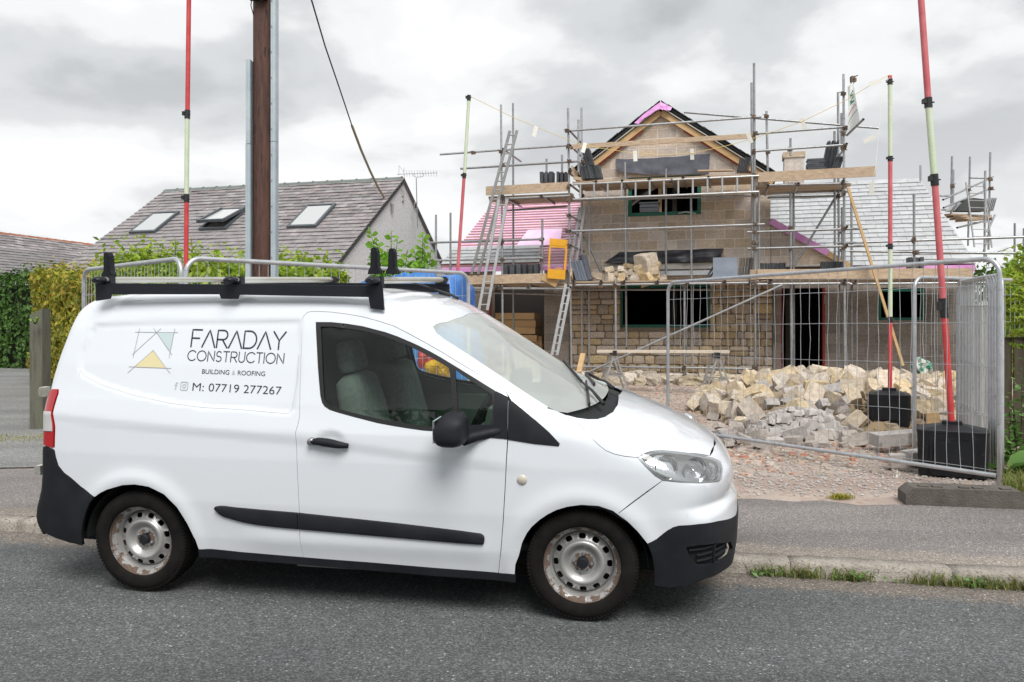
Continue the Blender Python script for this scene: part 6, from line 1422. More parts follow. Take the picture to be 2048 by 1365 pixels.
for k in range(3):
    mb = MB(); mb.beam((-.62+k*.05, -.1, .0), (-.42+k*.05, -.1, .22), .3, .012, up=(1, 0, 0)); mb.build('slate', MH['slate'], o)
# ---------------------------------------------------------------- things standing on the decks
MS['sl'] = M('stacked_slate', (.060, .066, .075), .55, col2=(.09, .097, .11), scale=12, rand=.3)
MS['slp'] = M('pale_stacked_slate', (.17, .20, .25), .5, col2=(.22, .25, .30), scale=5, rand=.08)
def slates(u0, u1, v0, v1, b, n_, lean, label, group=None, name='slate_stack', mat='sl', depth=.28):
    a0, zt = hp(u0, v0, b); a1, zb = hp(u1, v1, b); h_ = zt-zb; W_s = a1-a0-abs(lean)*h_
    o = empty(name, hw(a0, b, zb), HRZ); tag(o, label, 'slates', group)
    t = W_s/n_
    for k in range(n_):
        x = (k+.5)*t+(abs(lean)*h_ if lean < 0 else 0)
        mb = MB(); hh = h_*RND.uniform(.94, 1.0); 
        Rm = Matrix.Rotation(math.atan(lean)+RND.uniform(-.02, .02), 3, 'Y')
        mb.box(Rm @ Vector((0, 0, hh/2)), (t*RND.uniform(.55, .8), depth, hh), Rm); mb.build('slate', MS[mat], o, loc=(x, RND.uniform(-.02, .02), 0))
    return o
g_ = 'stacks of new slates on the decks'
slates(1164, 1189, 299, 333, FR+.4, 9, -.25, 'upper stack of dark slates at the left end of the upper deck', g_)
slates(1157, 1206, 333, 358, FR+.4, 16, -.25, 'wide stack of dark slates on edge at the left end of the upper deck', g_)
slates(1473, 1503, 317, 344, FR+.4, 11, .2, 'stack of slates on the upper deck beside the tall middle standard', g_)
slates(1643, 1679, 283, 337, FR+.5, 12, .18, 'tallest slate stack, at the right end of the upper deck', g_)
slates(1662, 1688, 314, 339, FR+.2, 8, .3, 'small leaning slates at the foot of the tallest stack', g_)
slates(1475, 1508, 516, 558, FR+.3, 14, .12, 'slates on edge beside the pale slab on the lower deck', g_)
slates(1142, 1176, 520, 562, FR+.25, 11, -.30, 'pale fan of slates leaning at the left corner of the lower deck', g_, mat='slp')
slates(1516, 1572, 527, 545, FR+.6, 18, .1, 'low row of slates on the lower deck right of the middle standard', g_)
slates(1640, 1688, 524, 540, FR+.6, 16, .1, 'low row of slates on the lower deck left of the yellow prop', g_)
slates(1812, 1848, 515, 540, FR+.4, 3, 0, 'dark slates against the pink eaves strip of the right wing', g_)
for i, (u0, u1) in enumerate(((1081, 1108), (1114, 1137))): slates(u0, u1, 346, 366, FR+.5, 3, 0, ('left' if i == 0 else 'right')+' of the two grey slate bundles on the upper deck by the pink roof', g_)
for i, (u0, u1) in enumerate(((1007, 1033), (1034, 1057), (1058, 1080))): slates(u0, u1, 529, 550, FR+.35, 2, 0, ('left', 'middle', 'right')[i]+' of three slate bundles below the pink roof on the lower deck', g_, mat='slp' if 0 else 'sl')
a_, z_ = hp(1631, 329, FR+.4); mb = MB()
for k in range(5): mb.box((RND.uniform(-.02, .02), 0, -.1+k*.045), (.36-.0*k, .3, .04), Matrix.Rotation(RND.uniform(-.06, .06), 3, 'Z'))
tag(mb.build('slate_pile', MS['sl'], loc=hw(a_, FR+.4, z_), rot=(0, 0, HRZ)), 'flat pile of slates beside the tallest stack on the upper deck', 'slates')
# pale slab and rolled membrane
a0, zt = hp(1426, 516, FR+.15); a1, zb = hp(1475, 558, FR+.15); mb = MB(); mb.box((0, 0, 0), (a1-a0, .05, zt-zb), Matrix.Rotation(-.12, 3, 'X')); tag(mb.build('slate_slab', MS['slp'], loc=hw((a0+a1)/2, FR+.15, (zt+zb)/2), rot=(0, 0, HRZ)), 'large pale blue slab of slate upright on the lower deck', 'slab')
mb = MB(); mb.beam((0, 0, 0), hwp(1428, 533, FR+.3)-hwp(1412, 557, FR+.2), .05, .03); mb.beam((.06, 0, 0), hwp(1434, 537, FR+.3)-hwp(1412, 557, FR+.2)+Vector((.0, 0, 0)), .03, .03); tag(mb.build('offcut', MS['sl'], loc=hwp(1412, 557, FR+.2)), 'dark offcut leaning on the pale slab on the lower deck', 'offcut')
A, B = hwp(1179, 562, FR+.3), hwp(1165, 512, FR+.45); mb = MB(); mb.tube((0, 0, 0), B-A, .085, 16); tag(mb.build('membrane_roll', MH['felt'], loc=A), 'dark roll of felt leaning beside the fan of slates', 'roll')
# yellow loading gate
Yg = hwp(1115, 520, FR-.15).y; GT = [P(u, v, Yg) for u, v in ((1099, 477), (1136, 480.5), (1131, 560), (1094.5, 557))]
ye = M('yellow_plastic_barrier', (.72, .36, .012), .45, col2=(.62, .30, .015), scale=5)
o = empty('barrier', GT[3]); tag(o, 'yellow plastic barrier panel hanging at the left corner of the lower deck', 'barrier')
def gp_(u, v): 
    t = GT[0].lerp(GT[1], u); b_ = GT[3].lerp(GT[2], u); return t.lerp(b_, v)-GT[3]
def slabq(mb, u0, v0, u1, v1, t=.04):
    q = [gp_(u0, v0), gp_(u1, v0), gp_(u1, v1), gp_(u0, v1)]; mb.add([p-Vector((0, t/2, 0)) for p in q]+[p+Vector((0, t/2, 0)) for p in q], [(3, 2, 1, 0), (4, 5, 6, 7), (0, 1, 5, 4), (1, 2, 6, 5), (2, 3, 7, 6), (3, 0, 4, 7)])
for nm, q in (('panel', (0.02, .0, .98, .22)), ('panel', (.0, .76, .97, 1.0)), ('post', (0.0, .225, .10, .755)), ('post', (.88, .225, .99, .755))):
    mb = MB(); slabq(mb, *q); mb.build(nm, ye, o)
mb = MB(); slabq(mb, .12, .05, .88, .17, .055); mb.build('panel', ye, o)
for k in range(12): 
    mb = MB(); slabq(mb, .42+k*.035, .70, .435+k*.035, .755, .02); mb.build('slot_bar', ye, o)
mb = MB(); mb.box((0, 0, 0), (.38, .05, .17), Matrix.Rotation(.5, 3, 'Y')); tag(mb.build('cardboard_piece', MH['newwood'], loc=hwp(1100, 561, FR-.1)), 'brown triangular scrap under the yellow barrier', 'scrap')
# grey crate inside the upstairs window
a_, z_ = hp(1300, 418, .5); mb = MB(); mb.box((0, 0, 0), (.46, .3, .22)); mb.box((0, 0, .12), (.50, .34, .03)); mb.box((0, -.16, .03), (.4, .01, .03)); tag(mb.build('plastic_crate', M('grey_crate', (.13, .14, .16), .5), loc=hw(a_, .45, z_), rot=(0, 0, HRZ)), 'grey plastic crate standing inside the upstairs window', 'crate')
mb = MB(); mb.beam((0, 0, 0), (0, 0, 1.0), .08, .05); tag(mb.build('timber_post', MH['newwood'], loc=hw(hp(1320, 430, .5)[0], .5, 4.15)), 'orange timber post inside the upstairs window', 'timber')
mb = MB(); mb.path([hwp(1357, 427, -.05), hwp(1372, 424, -.12), hwp(1392, 428, -.12), hwp(1380, 431, -.1)], .02, 6); tag(mb.build('white_strip', MV['pale'], smooth=True), 'white curled strip lying on the upstairs window sill', 'strip')
# banner at the top right corner with its drawn lettering
Yb = hwp(1700, 200, FR-.2).y; bn = empty('banner', P(1695, 215, Yb)); tag(bn, 'white banner with green and red print tied upright at the scaffold top right', 'banner')
cb = bn.location.copy(); TL, TR_, BR, BL = (P(1695, 175, Yb)-cb, P(1708, 162, Yb-.1)-cb, P(1717, 246, Yb-.25)-cb, P(1694.5, 270, Yb)-cb)
def bq(u, v): return TL.lerp(TR_, u).lerp(BL.lerp(BR, u), v)+Vector((0, -.05*sin(u*5+v*3), .01*sin(v*9)))
mb = MB(); n1, n2 = 6, 14; vs = [bq(i/n1, j/n2) for j in range(n2+1) for i in range(n1+1)]; mb.add(vs, [(j*(n1+1)+i, (j+1)*(n1+1)+i, (j+1)*(n1+1)+i+1, j*(n1+1)+i+1) for j in range(n2) for i in range(n1)]); mb.build('sheet', M('banner_vinyl', (.72, .73, .72), .5), bn, smooth=True)
def bstroke(pts, w, mat):
    mb = MB(); pts = np.array(pts, float); q = densify(pts, .03, closed=False); t = np.gradient(q, axis=0); t /= np.linalg.norm(t, axis=1, keepdims=True)+1e-9; nr = np.stack([-t[:, 1], t[:, 0]*.35], 1); A = [bq(*(p+n_*w/2))+Vector((0, -.006, 0)) for p, n_ in zip(q, nr)]; B = [bq(*(p-n_*w/2))+Vector((0, -.006, 0)) for p, n_ in zip(q, nr)]; n = len(A); mb.add(A+B, [(i, n+i, n+i+1, i+1) for i in range(n-1)]); return mb.build('lettering', mat, bn)
gm, rm = M('banner_green', (.02, .22, .12), .5), M('banner_red', (.50, .05, .05), .5)
for y0 in (.20, .33):
    bstroke([(.3, y0+.09), (.85, y0+.09)], .10, gm); bstroke([(.3, y0), (.3, y0+.045), (.5, y0+.06), (.6, y0+.02), (.6, y0+.09)], .10, gm); bstroke([(.62, y0+.02), (.85, y0)], .10, gm)
for k in range(9): bstroke([(.06+k*.10, .62-.008*k), (.06+k*.10, .575-.008*k)], .045, rm); bstroke([(.06+k*.10, .60-.008*k), (.12+k*.10, .60-.008*k)], .02, rm)
for k in range(9): bstroke([(.06+k*.10, .80-.012*k), (.11+k*.10, .765-.012*k)], .05, gm)
tube2(bn, P(1694, 271, Yb)-cb, P(1727, 239, Yb-.7)-cb, TR)
# ---------------------------------------------------------------- site fencing
MF = dict(galv=M('galvanised_fence', (.45, .47, .49), .40, metal=.6, col2=(.56, .58, .60), scale=12, rand=.1, col3=(.26, .25, .24), s3=30, c3=(.6, .7)), foot=M('rubber_foot', (.085, .075, .065), .9, col2=(.13, .115, .10), scale=7, bump=.6, bscale=60),
    red=M('red_fibreglass_pole', (.50, .035, .04), .5, col2=(.58, .07, .07), scale=6), pinkp=M('faded_red_pole', (.50, .09, .11), .55, col2=(.60, .16, .17), scale=5), lime=M('pale_green_pole', (.52, .62, .42), .45, col2=(.62, .68, .52), scale=5), bclamp=M('black_clamp', (.015, .015, .016), .45),
    box=M('black_ballast_box', (.009, .010, .012), .42, spec=.3, col2=(.014, .015, .018), scale=5, bump=.05, bscale=30, col3=(.06, .06, .055), s3=12, c3=(.62, .8)), tarp=M('blue_tarpaulin', (.012, .11, .40), .42, col2=(.06, .22, .54), scale=2.6, bump=.9, bscale=16, coat=.2), white=M('white_tape', (.72, .70, .64), .6), string=M('yellow_string', (.68, .52, .16), .6))
def heras(p0, p1, h=1.98, z0=None, z1=None, label='', group='steel mesh fence panels', nv=31, bow=0., cr=.13, wr=.0027, hz=(.16, .62, 1.05, 1.42, 1.74), legs=True, dense=1, tr=.021, bottom=True):
    p0, p1 = Vector(p0), Vector(p1); o = empty('mesh_fence', p0); tag(o, label, 'fence panel', group)
    L_ = (p1-p0).length; ax = (p1-p0)/L_; up = Vector((0, 0, 1))
    def q(s, z_): return ax*s+up*z_
    mb = MB(); arc = [(cr-cr*cos(t), h-cr+cr*sin(t)) for t in np.linspace(0, pi/2, 7)]; arc2 = [(L_-x, z_) for x, z_ in arc[::-1]]
    mb.path([q(s, z_) for s, z_ in [(0, -.06), (0, .5)]+arc+[(L_*.5, h)]+arc2+[(L_, .5), (L_, -.06)]], tr, 10)
    mb.build('frame', MF['galv'], o, smooth=True)
    if bottom: mb = MB(); mb.tube(q(.02, .12), q(L_-.02, .12), tr*.95, 10); mb.build('bottom_rail', MF['galv'], o, smooth='auto')
    w = MB(); r = random.Random(int(abs(p0.x*1000)))
    for k in range(1, nv):
        s = L_*k/nv; zt = h-.005
        if s < cr: zt = h-cr+sqrt(max(0, cr*cr-(cr-s)**2))
        if L_-s < cr: zt = h-cr+sqrt(max(0, cr*cr-(cr-L_+s)**2))
        pts = []; j = [r.uniform(-1, 1)*.008*bow for _ in range(9)]
        for i in range(9): zz = .10+(zt-.10)*i/8; pts.append(q(s+j[i], zz)+Vector((0, r.uniform(-1, 1)*.006*bow, 0)))
        w.path(pts, wr, 4, cap=False)
        w.path([q(s, zt)+Vector((0, -tr*1.08, tr*.3)), q(s, zt+tr*1.08), q(s, zt)+Vector((0, tr, .0))], wr*1.1, 4)    # wire end wrapped over the rail
    for hz_ in hz:
        w.path([q(L_*i/16, hz_+(r.uniform(-1, 1)*.004*bow)) for i in range(17)], wr*1.1, 4, cap=False)
    w.build('mesh_wires', MF['galv'], o)['kind'] = 'stuff'
    return o
def G(u, Y): x = (u-1024)/1607*Y; return Vector((x, Y, gz(x, Y)))
heras(P(1336, 876, 10.15), P(1999, 981, 6.78), 1.96, label='near site fence panel standing open across the rubble, right of the van', bow=1.3, nv=36)
a, b_ = G(1829, 8.75), G(2012, 9.6); heras(a, a+(b_-a).normalized()*3.45, 1.92, label='fence panel with its left post just behind the near ballast box', nv=34, bow=1)
for k in range(5):
    a = G(1916+k*7, 9.2-k*.10); b_ = G(2004+k*3, 7.3-k*.05); dv = (b_-a).normalized(); heras(a, a+dv*1.55, 1.88, label=('outermost', 'second', 'middle', 'fourth', 'innermost')[k]+' spare fence panel of the upright stack, counted from the rubble side', group='spare fence panels stacked at the right', nv=11, hz=(.5, 1.0, 1.6), bottom=False)
gA = Vector((-2.78, 6.85, .1)); gB = Vector((-.50, 9.2, .12)); heras(gA, gB, 2.0, label='fence panel behind the rear of the van roof rack, rising at its left', nv=34, bow=.8)
gC = Vector((-4.45, 8.35, .1)); heras(gC, gA+Vector((-.06, .05, 0)), 2.0, label='left of the two fence panels behind the van, in front of the golden hedge', nv=30, bow=.8)
def foot(p, rz, label):
    o = empty('rubber_weight', p, rz); tag(o, label, 'fence foot'); L_, Wd, H_ = .90, .24, .135
    mb = MB(); prof = [(-L_/2, 0), (L_/2, 0), (L_/2, H_*.55), (L_/2-.06, H_), (-L_/2+.06, H_), (-L_/2, H_*.62)]
    mb.prism(prof, -Wd/2, Wd/2, lambda x, y, z: (x, z, y)); mb.build('block', MF['foot'], o)
    for k, x in enumerate((-.30, -.20, .0, .1, .30)):
        mb = MB(); mb.box((x, -.04, H_+.004), (.07, .06, .012)); mb.build('socket', MF['foot'], o)
    return o
foot(P(1924, 1003, 6.45)*1+Vector((0, .0, -.02)), rzk+.02-.02, 'worn rubber foot carrying the near fence post by the pavement')
# bits on the near fence: tie and torn plastic
mb = MB(); pt_ = P(1793, 945, 7.55)
for k in range(9): mb.add([pt_+Vector((RND.uniform(-.05, .05), RND.uniform(-.03, .03), RND.uniform(-.09, .04))) for _ in range(3)], [(0, 1, 2)])
tag(mb.build('torn_plastic', MF['white']), 'scrap of torn white plastic caught on the bottom rail of the near fence', 'scrap')
# ---------------------------------------------------------------- goal-post markers: coloured poles in ballast boxes
def pole(segs, Y, r, label, box=None, tilt=0.):
    """segs: (u0, v0, u1, v1, material)"""
    base = P(segs[-1][2], segs[-1][3], Y); o = empty('marker_pole', base); tag(o, label, 'marker pole', 'red and green height marker poles')
    for (u0, v0, u1, v1, m_) in segs:
        A, B = P(u0, v0, Y)-base, P(u1, v1, Y)-base; mb = MB()
        if m_ == 'bclamp':
            mb.tube(A, B, r*1.22, 12); c = (A+B)/2; mb.box(c+Vector((-r*1.5, -.01, .1*(A-B).length)), (r*1.1, r*1.2, (A-B).length*.45)); mb.tube(c+Vector((-r*1.9, -.02, .0)), c+Vector((r*1.6, -.02, 0)), r*.25, 6); mb.build('clamp', MF['bclamp'], o)
        else: mb.tube(A, B, r, 14); mb.build('pole_section', MF[m_], o, smooth='auto')
    return o
pole([(1838, -60, 1856, 196, 'pinkp'), (1856, 196, 1857, 216, 'bclamp'), (1857, 216, 1868, 350, 'lime'), (1868, 349, 1870, 372, 'bclamp'), (1870, 372, 1886, 598, 'pinkp'), (1886, 597, 1889, 636, 'bclamp'), (1889, 636, 1904, 862, 'red')], 7.6, .0295, 'tallest coloured pole at the right, rising from the near ballast box')
pole([(1780, 152, 1780, 160, 'pinkp'), (1780, 159, 1780, 170, 'bclamp'), (1780, 170, 1780.5, 314, 'lime'), (1780.5, 313, 1780.5, 323, 'bclamp'), (1780.5, 323, 1780.5, 489, 'pinkp'), (1780.5, 488, 1780.5, 499, 'bclamp'), (1780.5, 499, 1780.5, 634, 'lime'), (1780.5, 634, 1780.5, 645, 'bclamp'), (1780.5, 645, 1780, 776, 'red')], 10.45, .0265, 'coloured pole in the ballast box among the rubble')
pole([(378.5, -60, 375, 222, 'red'), (375, 221, 374.5, 238, 'bclamp'), (374.5, 238, 373, 390, 'lime'), (373, 389, 373, 405, 'bclamp'), (373, 405, 371.5, 640, 'red'), (371.5, 640, 371, 780, 'lime')], 9.6, .0270, 'coloured pole behind the rear end of the van roof rack')
pole([(938, 191, 937.5, 202, 'bclamp'), (937.5, 201, 929, 348, 'lime'), (929, 347, 928, 357, 'bclamp'), (928, 357, 915, 548, 'pinkp'), (914.5, 551, 905, 760, 'lime')], 11.6, .0235, 'coloured pole behind the tarpaulin, left of the half built house')
def ballast(p, w_, d_, h_, rz, label):
    o = empty('ballast_box', p, rz); tag(o, label, 'ballast box', 'black plastic ballast boxes')
    mb = MB(); bz = [(-w_/2*.93, 0), (w_/2*.93, 0), (w_/2, h_*.80), (-w_/2, h_*.80)]
    def ring(k, z_, c=.03): x, y = w_/2*k, d_/2*k; return [(-x+c, -y, z_), (x-c, -y, z_), (x, -y+c, z_), (x, y-c, z_), (x-c, y, z_), (-x+c, y, z_), (-x, y-c, z_), (-x, -y+c, z_)]
    rs = [ring(.95, 0), ring(.985, h_*.84), ring(1.0, h_*.85), ring(1.0, h_*.89), ring(.975, h_*.905), ring(.40, h_)]
    mb.add(sum(rs, []), [(j*8+i, j*8+(i+1) % 8, (j+1)*8+(i+1) % 8, (j+1)*8+i) for j in range(5) for i in range(8)]+[tuple(range(40, 48)), tuple(range(7, -1, -1))]); mb.build('box', MF['box'], o)
    mb = MB(); mb.box((0, 0, h_+.012), (.17, .13, .035)); mb.build('socket', MF['box'], o)
    mb = MB(); mb.box((0, -d_/2*.96-.008, h_*.45), (w_*.5, .02, h_*.5), Matrix.Rotation(-.05, 3, 'X')); mb.build('panel', MF['box'], o)
    for s in (-1, 1): mb = MB(); mb.box((s*w_*.30, -d_/2*.955-.004, h_*.42), (.02, .022, h_*.7), Matrix.Rotation(-.05, 3, 'X')); mb.build('rib', MF['box'], o)
    return o
ballast(P(1926, 957, 7.38)+Vector((0.03, .24, 0)), .60, .40, .47, -.47, 'near black ballast box behind the open fence panel')
ballast(P(1793, 852, 10.3)+Vector((0, .2, -.02)), .50, .36, .46, -.42, 'black ballast box standing among the rubble')
# string of white tags between two of the poles
def line(pts, r, name, mat, label, cat):
    mb = MB(); mb.path(pts, r, 5); return tag(mb.build(name, mat, smooth=True), label, cat)
SP = [(938, 192, 11.6), (1026, 235, 11.5), (1105, 268, 11.4), (1160, 288, 11.3), (1200, 297, 11.3), (1270, 307, 11.2), (1330, 310.5, 11.15), (1384, 307, 11.1), (1450, 293, 11), (1511, 276, 10.9), (1603, 244, 10.7), (1690, 202, 10.6), (1750, 165, 10.5), (1779, 150, 10.45)]
line([P(*p) for p in SP], .0038, 'tag_string', MF['string'], 'yellow string of tags sagging in front of the gable', 'string')
line([P(1779, 156, 10.4), P(1766, 170, 10.3), P(1757, 270, 10.2), P(1752, 330, 10.1), P(1744, 372, 10)], .0025, 'tag_string', MF['white'], 'thin pale string hanging beside the coloured pole in the rubble', 'string')
for (u, v, Y, an, lab) in ((1072, 263, 11.4, .25, 'white tag nearest the left marker pole, against the sky'), (1170, 296, 11.3, .3, 'cream tag at the left corner of the scaffold'), (1270, 312, 11.2, -.05, 'white tag left of centre over the grey felt strip'), (1384, 308, 11.1, -.1, 'white tag right of centre over the grey felt strip'), (1496, 276, 10.9, -.4, 'pale tag by the tall middle standard'), (1604, 248, 10.7, -.3, 'cream tag above the chimney'), (1759, 171, 10.3, 1.35, 'cream tag turned sideways near the head of the coloured pole'), (1747, 283, 10.2, 1.15, 'white tag turned sideways left of the coloured pole'), (1744, 376, 10, 0, 'lowest cream tag, over the slates of the right wing')):
    mb = MB(); mb.box((0, 0, -.055), (.055, .003, .15)); o = mb.build('tag', MF['white'], loc=P(u, v, Y)+Vector((0, 0, .05)), rot=(RND.uniform(-.2, .2), an, RND.uniform(-.3, .3))); tag(o, lab, 'tag', 'tags along the warning string')
# ---------------------------------------------------------------- utility pole, its guards and the service cable
YP = 9.5; up_ = empty('utility_pole', G(527, YP)); tag(up_, 'dark brown timber utility pole with galvanised cable guards behind the van', 'utility pole')
mw = M('creosoted_timber', (.060, .026, .018), .7, col2=(.115, .052, .036), scale=5, stretch=(5, 5, .5), bump=.5, bscale=40, col3=(.02, .012, .01), s3=9, c3=(.55, .65))
mb = MB(); n = 20; rings = 16; vs = []
for j in range(rings+1):
    z_ = 8.5*j/rings
    for k in range(n): t = 2*pi*k/n; r_ = (.123-.0012*z_)*(1+.012*sin(3*t+j)); vs.append((cos(t)*r_, sin(t)*r_, z_))
mb.add(vs, [(j*n+k, j*n+(k+1) % n, (j+1)*n+(k+1) % n, (j+1)*n+k) for j in range(rings) for k in range(n)]); mb.build('timber_post', mw, up_, smooth=True)
def zof(v): return CZ-(v-650)/1607*YP-up_.location.z
mg_ = M('galvanised_guard', (.40, .47, .51), .45, metal=.35, col2=(.50, .57, .60), scale=4)
def guard(x0, x1, z0, z1, y=-.05):
    mb = MB(); mb.box(((x0+x1)/2, y, (z0+z1)/2), (x1-x0, .12, z1-z0)); mb.box(((x0+x1)/2+.01, y-.063, (z0+z1)/2), ((x1-x0)*.45, .012, z1-z0)); mb.build('cable_guard', mg_, up_)
guard(-.178, -.118, 0, zof(293)-.0); guard(-.175, -.120, zof(293)+.006, zof(125)); guard(.118, .176, 0, zof(288)); guard(.118, .176, zof(288)+.006, 8.4)
for k in range(26): 
    mb = MB(); mb.tube((.130, -.115, .4+k*.30), (.130, -.122, .4+k*.30), .006, 8); mb.build('screw', MV['steel'], up_)
mb = MB(); mb.box((-.02, -.15, zof(2)+.02), (.20, .10, .13)); mb.path([(.0, -.16, zof(10)), (.05, -.20, zof(14)), (.09, -.16, zof(4)), (.07, -.15, zof(-8))], .008, 6); mb.path([(-.10, -.13, zof(10)), (-.11, -.12, zof(20)), (-.10, -.05, zof(35))], .006, 6); mb.build('junction_box', MF['bclamp'], up_)
E0 = gpt(785, 413, .04)
cab = [(545, -240, 9.5), (590, -110, 11), (623, 0, 12.5), (650, 92, 14), (680, 180, 15.6), (704, 252, 17)]
line([P(*p) for p in cab], .014, 'overhead_cable', MV['rubber'], 'thin black overhead cable coming down from the utility pole', 'cable')
cab2 = [(704, 252, 17), (722, 300, 18.2), (740, 342, 19.3), (757, 377, 20.3), (772, 400, 21)]
sh_ = M('cable_sheath', (.30, .26, .19), .6); mb = MB(); mb.path([P(*p) for p in cab2]+[E0], .030, 8); tag(mb.build('cable_guard_sleeve', sh_, smooth=True), 'thick brown sleeve on the cable where it meets the white gable', 'cable')
mb = MB(); mb.box(E0+Vector((0, 0, -.05)), (.05, .08, .22)); tag(mb.build('cable_bracket', MV['steel']), 'small metal bracket holding the cable on the white gable', 'bracket')
# ---------------------------------------------------------------- tarpaulin heap
def tarp():
    n1, n2 = 44, 30; r = random.Random(4); vs = []
    c = P(775, 700, 10.6); 
    def H(x, y):  # x along, y away; metres from centre
        e = max(abs(x)/1.15, abs(y)/.85); top = 1.97-.06*y
        slope = 1 if x > -.05 else 1
        top -= max(0, -x-.1)*.62
        fall = max(0, (e-.86)/.14); z_ = top*(1-min(1, fall))
        return z_
    for j in range(n2+1):
        for i in range(n1+1):
            x = -1.15+2.3*i/n1; y = -.85+1.7*j/n2; x = math.copysign(abs(x/1.15)**.72*1.15, x); y = math.copysign(abs(y/.85)**.72*.85, y)
            z_ = H(x, y); k = sin(x*9+y*4)*.035+sin(x*21-y*13)*.022+sin(x*37+z_*11)*.014+sin(x*5-y*17+z_*3)*.03+r.uniform(-.01, .01)
            vs.append((x+k*.6*(1 if abs(y) < .8 else .4), y+k*.9+(.10*sin(x*14)*(1-z_/2.2) if z_ < 1.9 else 0)-(.12*(1-z_/2.2) if y < 0 else 0), max(0, z_+k*(1 if z_ > .1 else 0))))
    mb = MB(); mb.add(vs, [(j*(n1+1)+i, j*(n1+1)+i+1, (j+1)*(n1+1)+i+1, (j+1)*(n1+1)+i) for j in range(n2) for i in range(n1)])
    g = G(790, 10.9); return tag(mb.build('tarpaulin', MF['tarp'], smooth=True, loc=g, rot=(0, 0, -.1)), 'bright blue tarpaulin over a tall heap behind the van', 'tarpaulin')
tarp()
# red and yellow barrier bits seen through the cab
for k, (u, v, Y, m_, d, lab) in enumerate(((856, 718, 9.6, MF['red'], (.12, .15, .16), 'red plastic sack behind the van, seen through the cab'), (884, 736, 9.5, ye, (.20, .2, .14), 'yellow plastic sack behind the van, seen through the cab'))):
    bm = bmesh.new(); bmesh.ops.create_icosphere(bm, subdivisions=3, radius=.6)
    for v_ in bm.verts: q = v_.co; f_ = 1+.18*sin(q.x*9+k)+.12*sin(q.y*13+q.z*7); v_.co = Vector((q.x*d[0]*f_*1.5, q.y*d[1]*f_*1.5, q.z*d[2]*f_*1.5))
    me = bpy.data.meshes.new('sack'); bm.to_mesh(me); bm.free(); tag(link('sack', me, m_, loc=P(u, v, Y)), lab, 'sack')
# ---------------------------------------------------------------- trestles and plank
def trestle(p, rz, label):
    o = empty('trestle', p, rz); tag(o, label, 'trestle', 'folding trestles under the plank'); hh = .80
    mb = MB(); mb.box((0, 0, hh-.06), (.07, .62, .10)); mb.build('head', MF['bclamp'], o)
    for s in (-1, 1):
        for t in (-1, 1): mb = MB(); mb.beam((s*.02, t*.27, hh-.10), (s*.26, t*.34, 0), .03, .03); mb.build('leg', MS['ladder'], o)
        mb = MB(); mb.beam((s*.175, -.31, .28), (s*.175, .31, .28), .02, .03); mb.build('brace', MS['ladder'], o)
    for t in (-1, 1): mb = MB(); mb.beam((-.17, t*.31, .30), (.17, t*.31, .30), .015, .025); mb.build('brace', MS['ladder'], o)
    return o
tA, tB = P(1226, 780, 15.9), P(1432, 788, 14.9); tA.z = gz(tA.x, tA.y); tB.z = gz(tB.x, tB.y)
trestle(tA, .0, 'left trestle under the pale plank, nearer the van'); trestle(tB, -.1, 'right trestle under the pale plank, by the rubble')
A, B = P(1197, 703, 15.9), P(1458, 704, 14.9); mb = MB()
mb.beam(-(B-A)/2, (B-A)/2, .22, .05); o = mb.build('plank', M('pale_planed_timber', (.60, .52, .42), .7, col2=(.68, .60, .50), scale=3, stretch=(1, 8, 8)), loc=(A+B)/2); tag(o, 'pale planed plank lying across the two trestles', 'plank')
mb = MB(); mb.beam((0, 0, 0), P(1166, 708, 14.5)-P(1158, 745, 14.3), .09, .04); tag(mb.build('timber_offcut', MH['newwood'], loc=P(1158, 745, 14.3)), 'short pale timber standing up beyond the van bonnet', 'timber')
# ---------------------------------------------------------------- stone heap
MR = dict(cream=M('cream_sandstone', (.42, .325, .215), .92, col2=(.62, .52, .385), scale=5, bump=.6, bscale=28, rand=.16, hue=.006, col3=(.46, .29, .13), s3=4, c3=(.56, .74)),
    grey=M('grey_block_rubble', (.37, .325, .295), .95, col2=(.52, .47, .43), scale=7, bump=.6, bscale=40, rand=.2, hue=.01, col3=(.22, .19, .16), s3=9, c3=(.58, .74)),
    buff=M('buff_walling_stone', (.40, .33, .25), .92, col2=(.56, .48, .37), scale=6, bump=.6, bscale=34, rand=.25, hue=.014, col3=(.15, .12, .09), s3=7, c3=(.52, .7)), lump=M('mortar_lumps', (.32, .29, .28), .95, col2=(.44, .41, .39), scale=8, bump=.5), pebble=M('brick_and_stone_chips', (.34, .18, .12), .95, col2=(.40, .34, .28), scale=2.2, contrast=(.42, .58)))
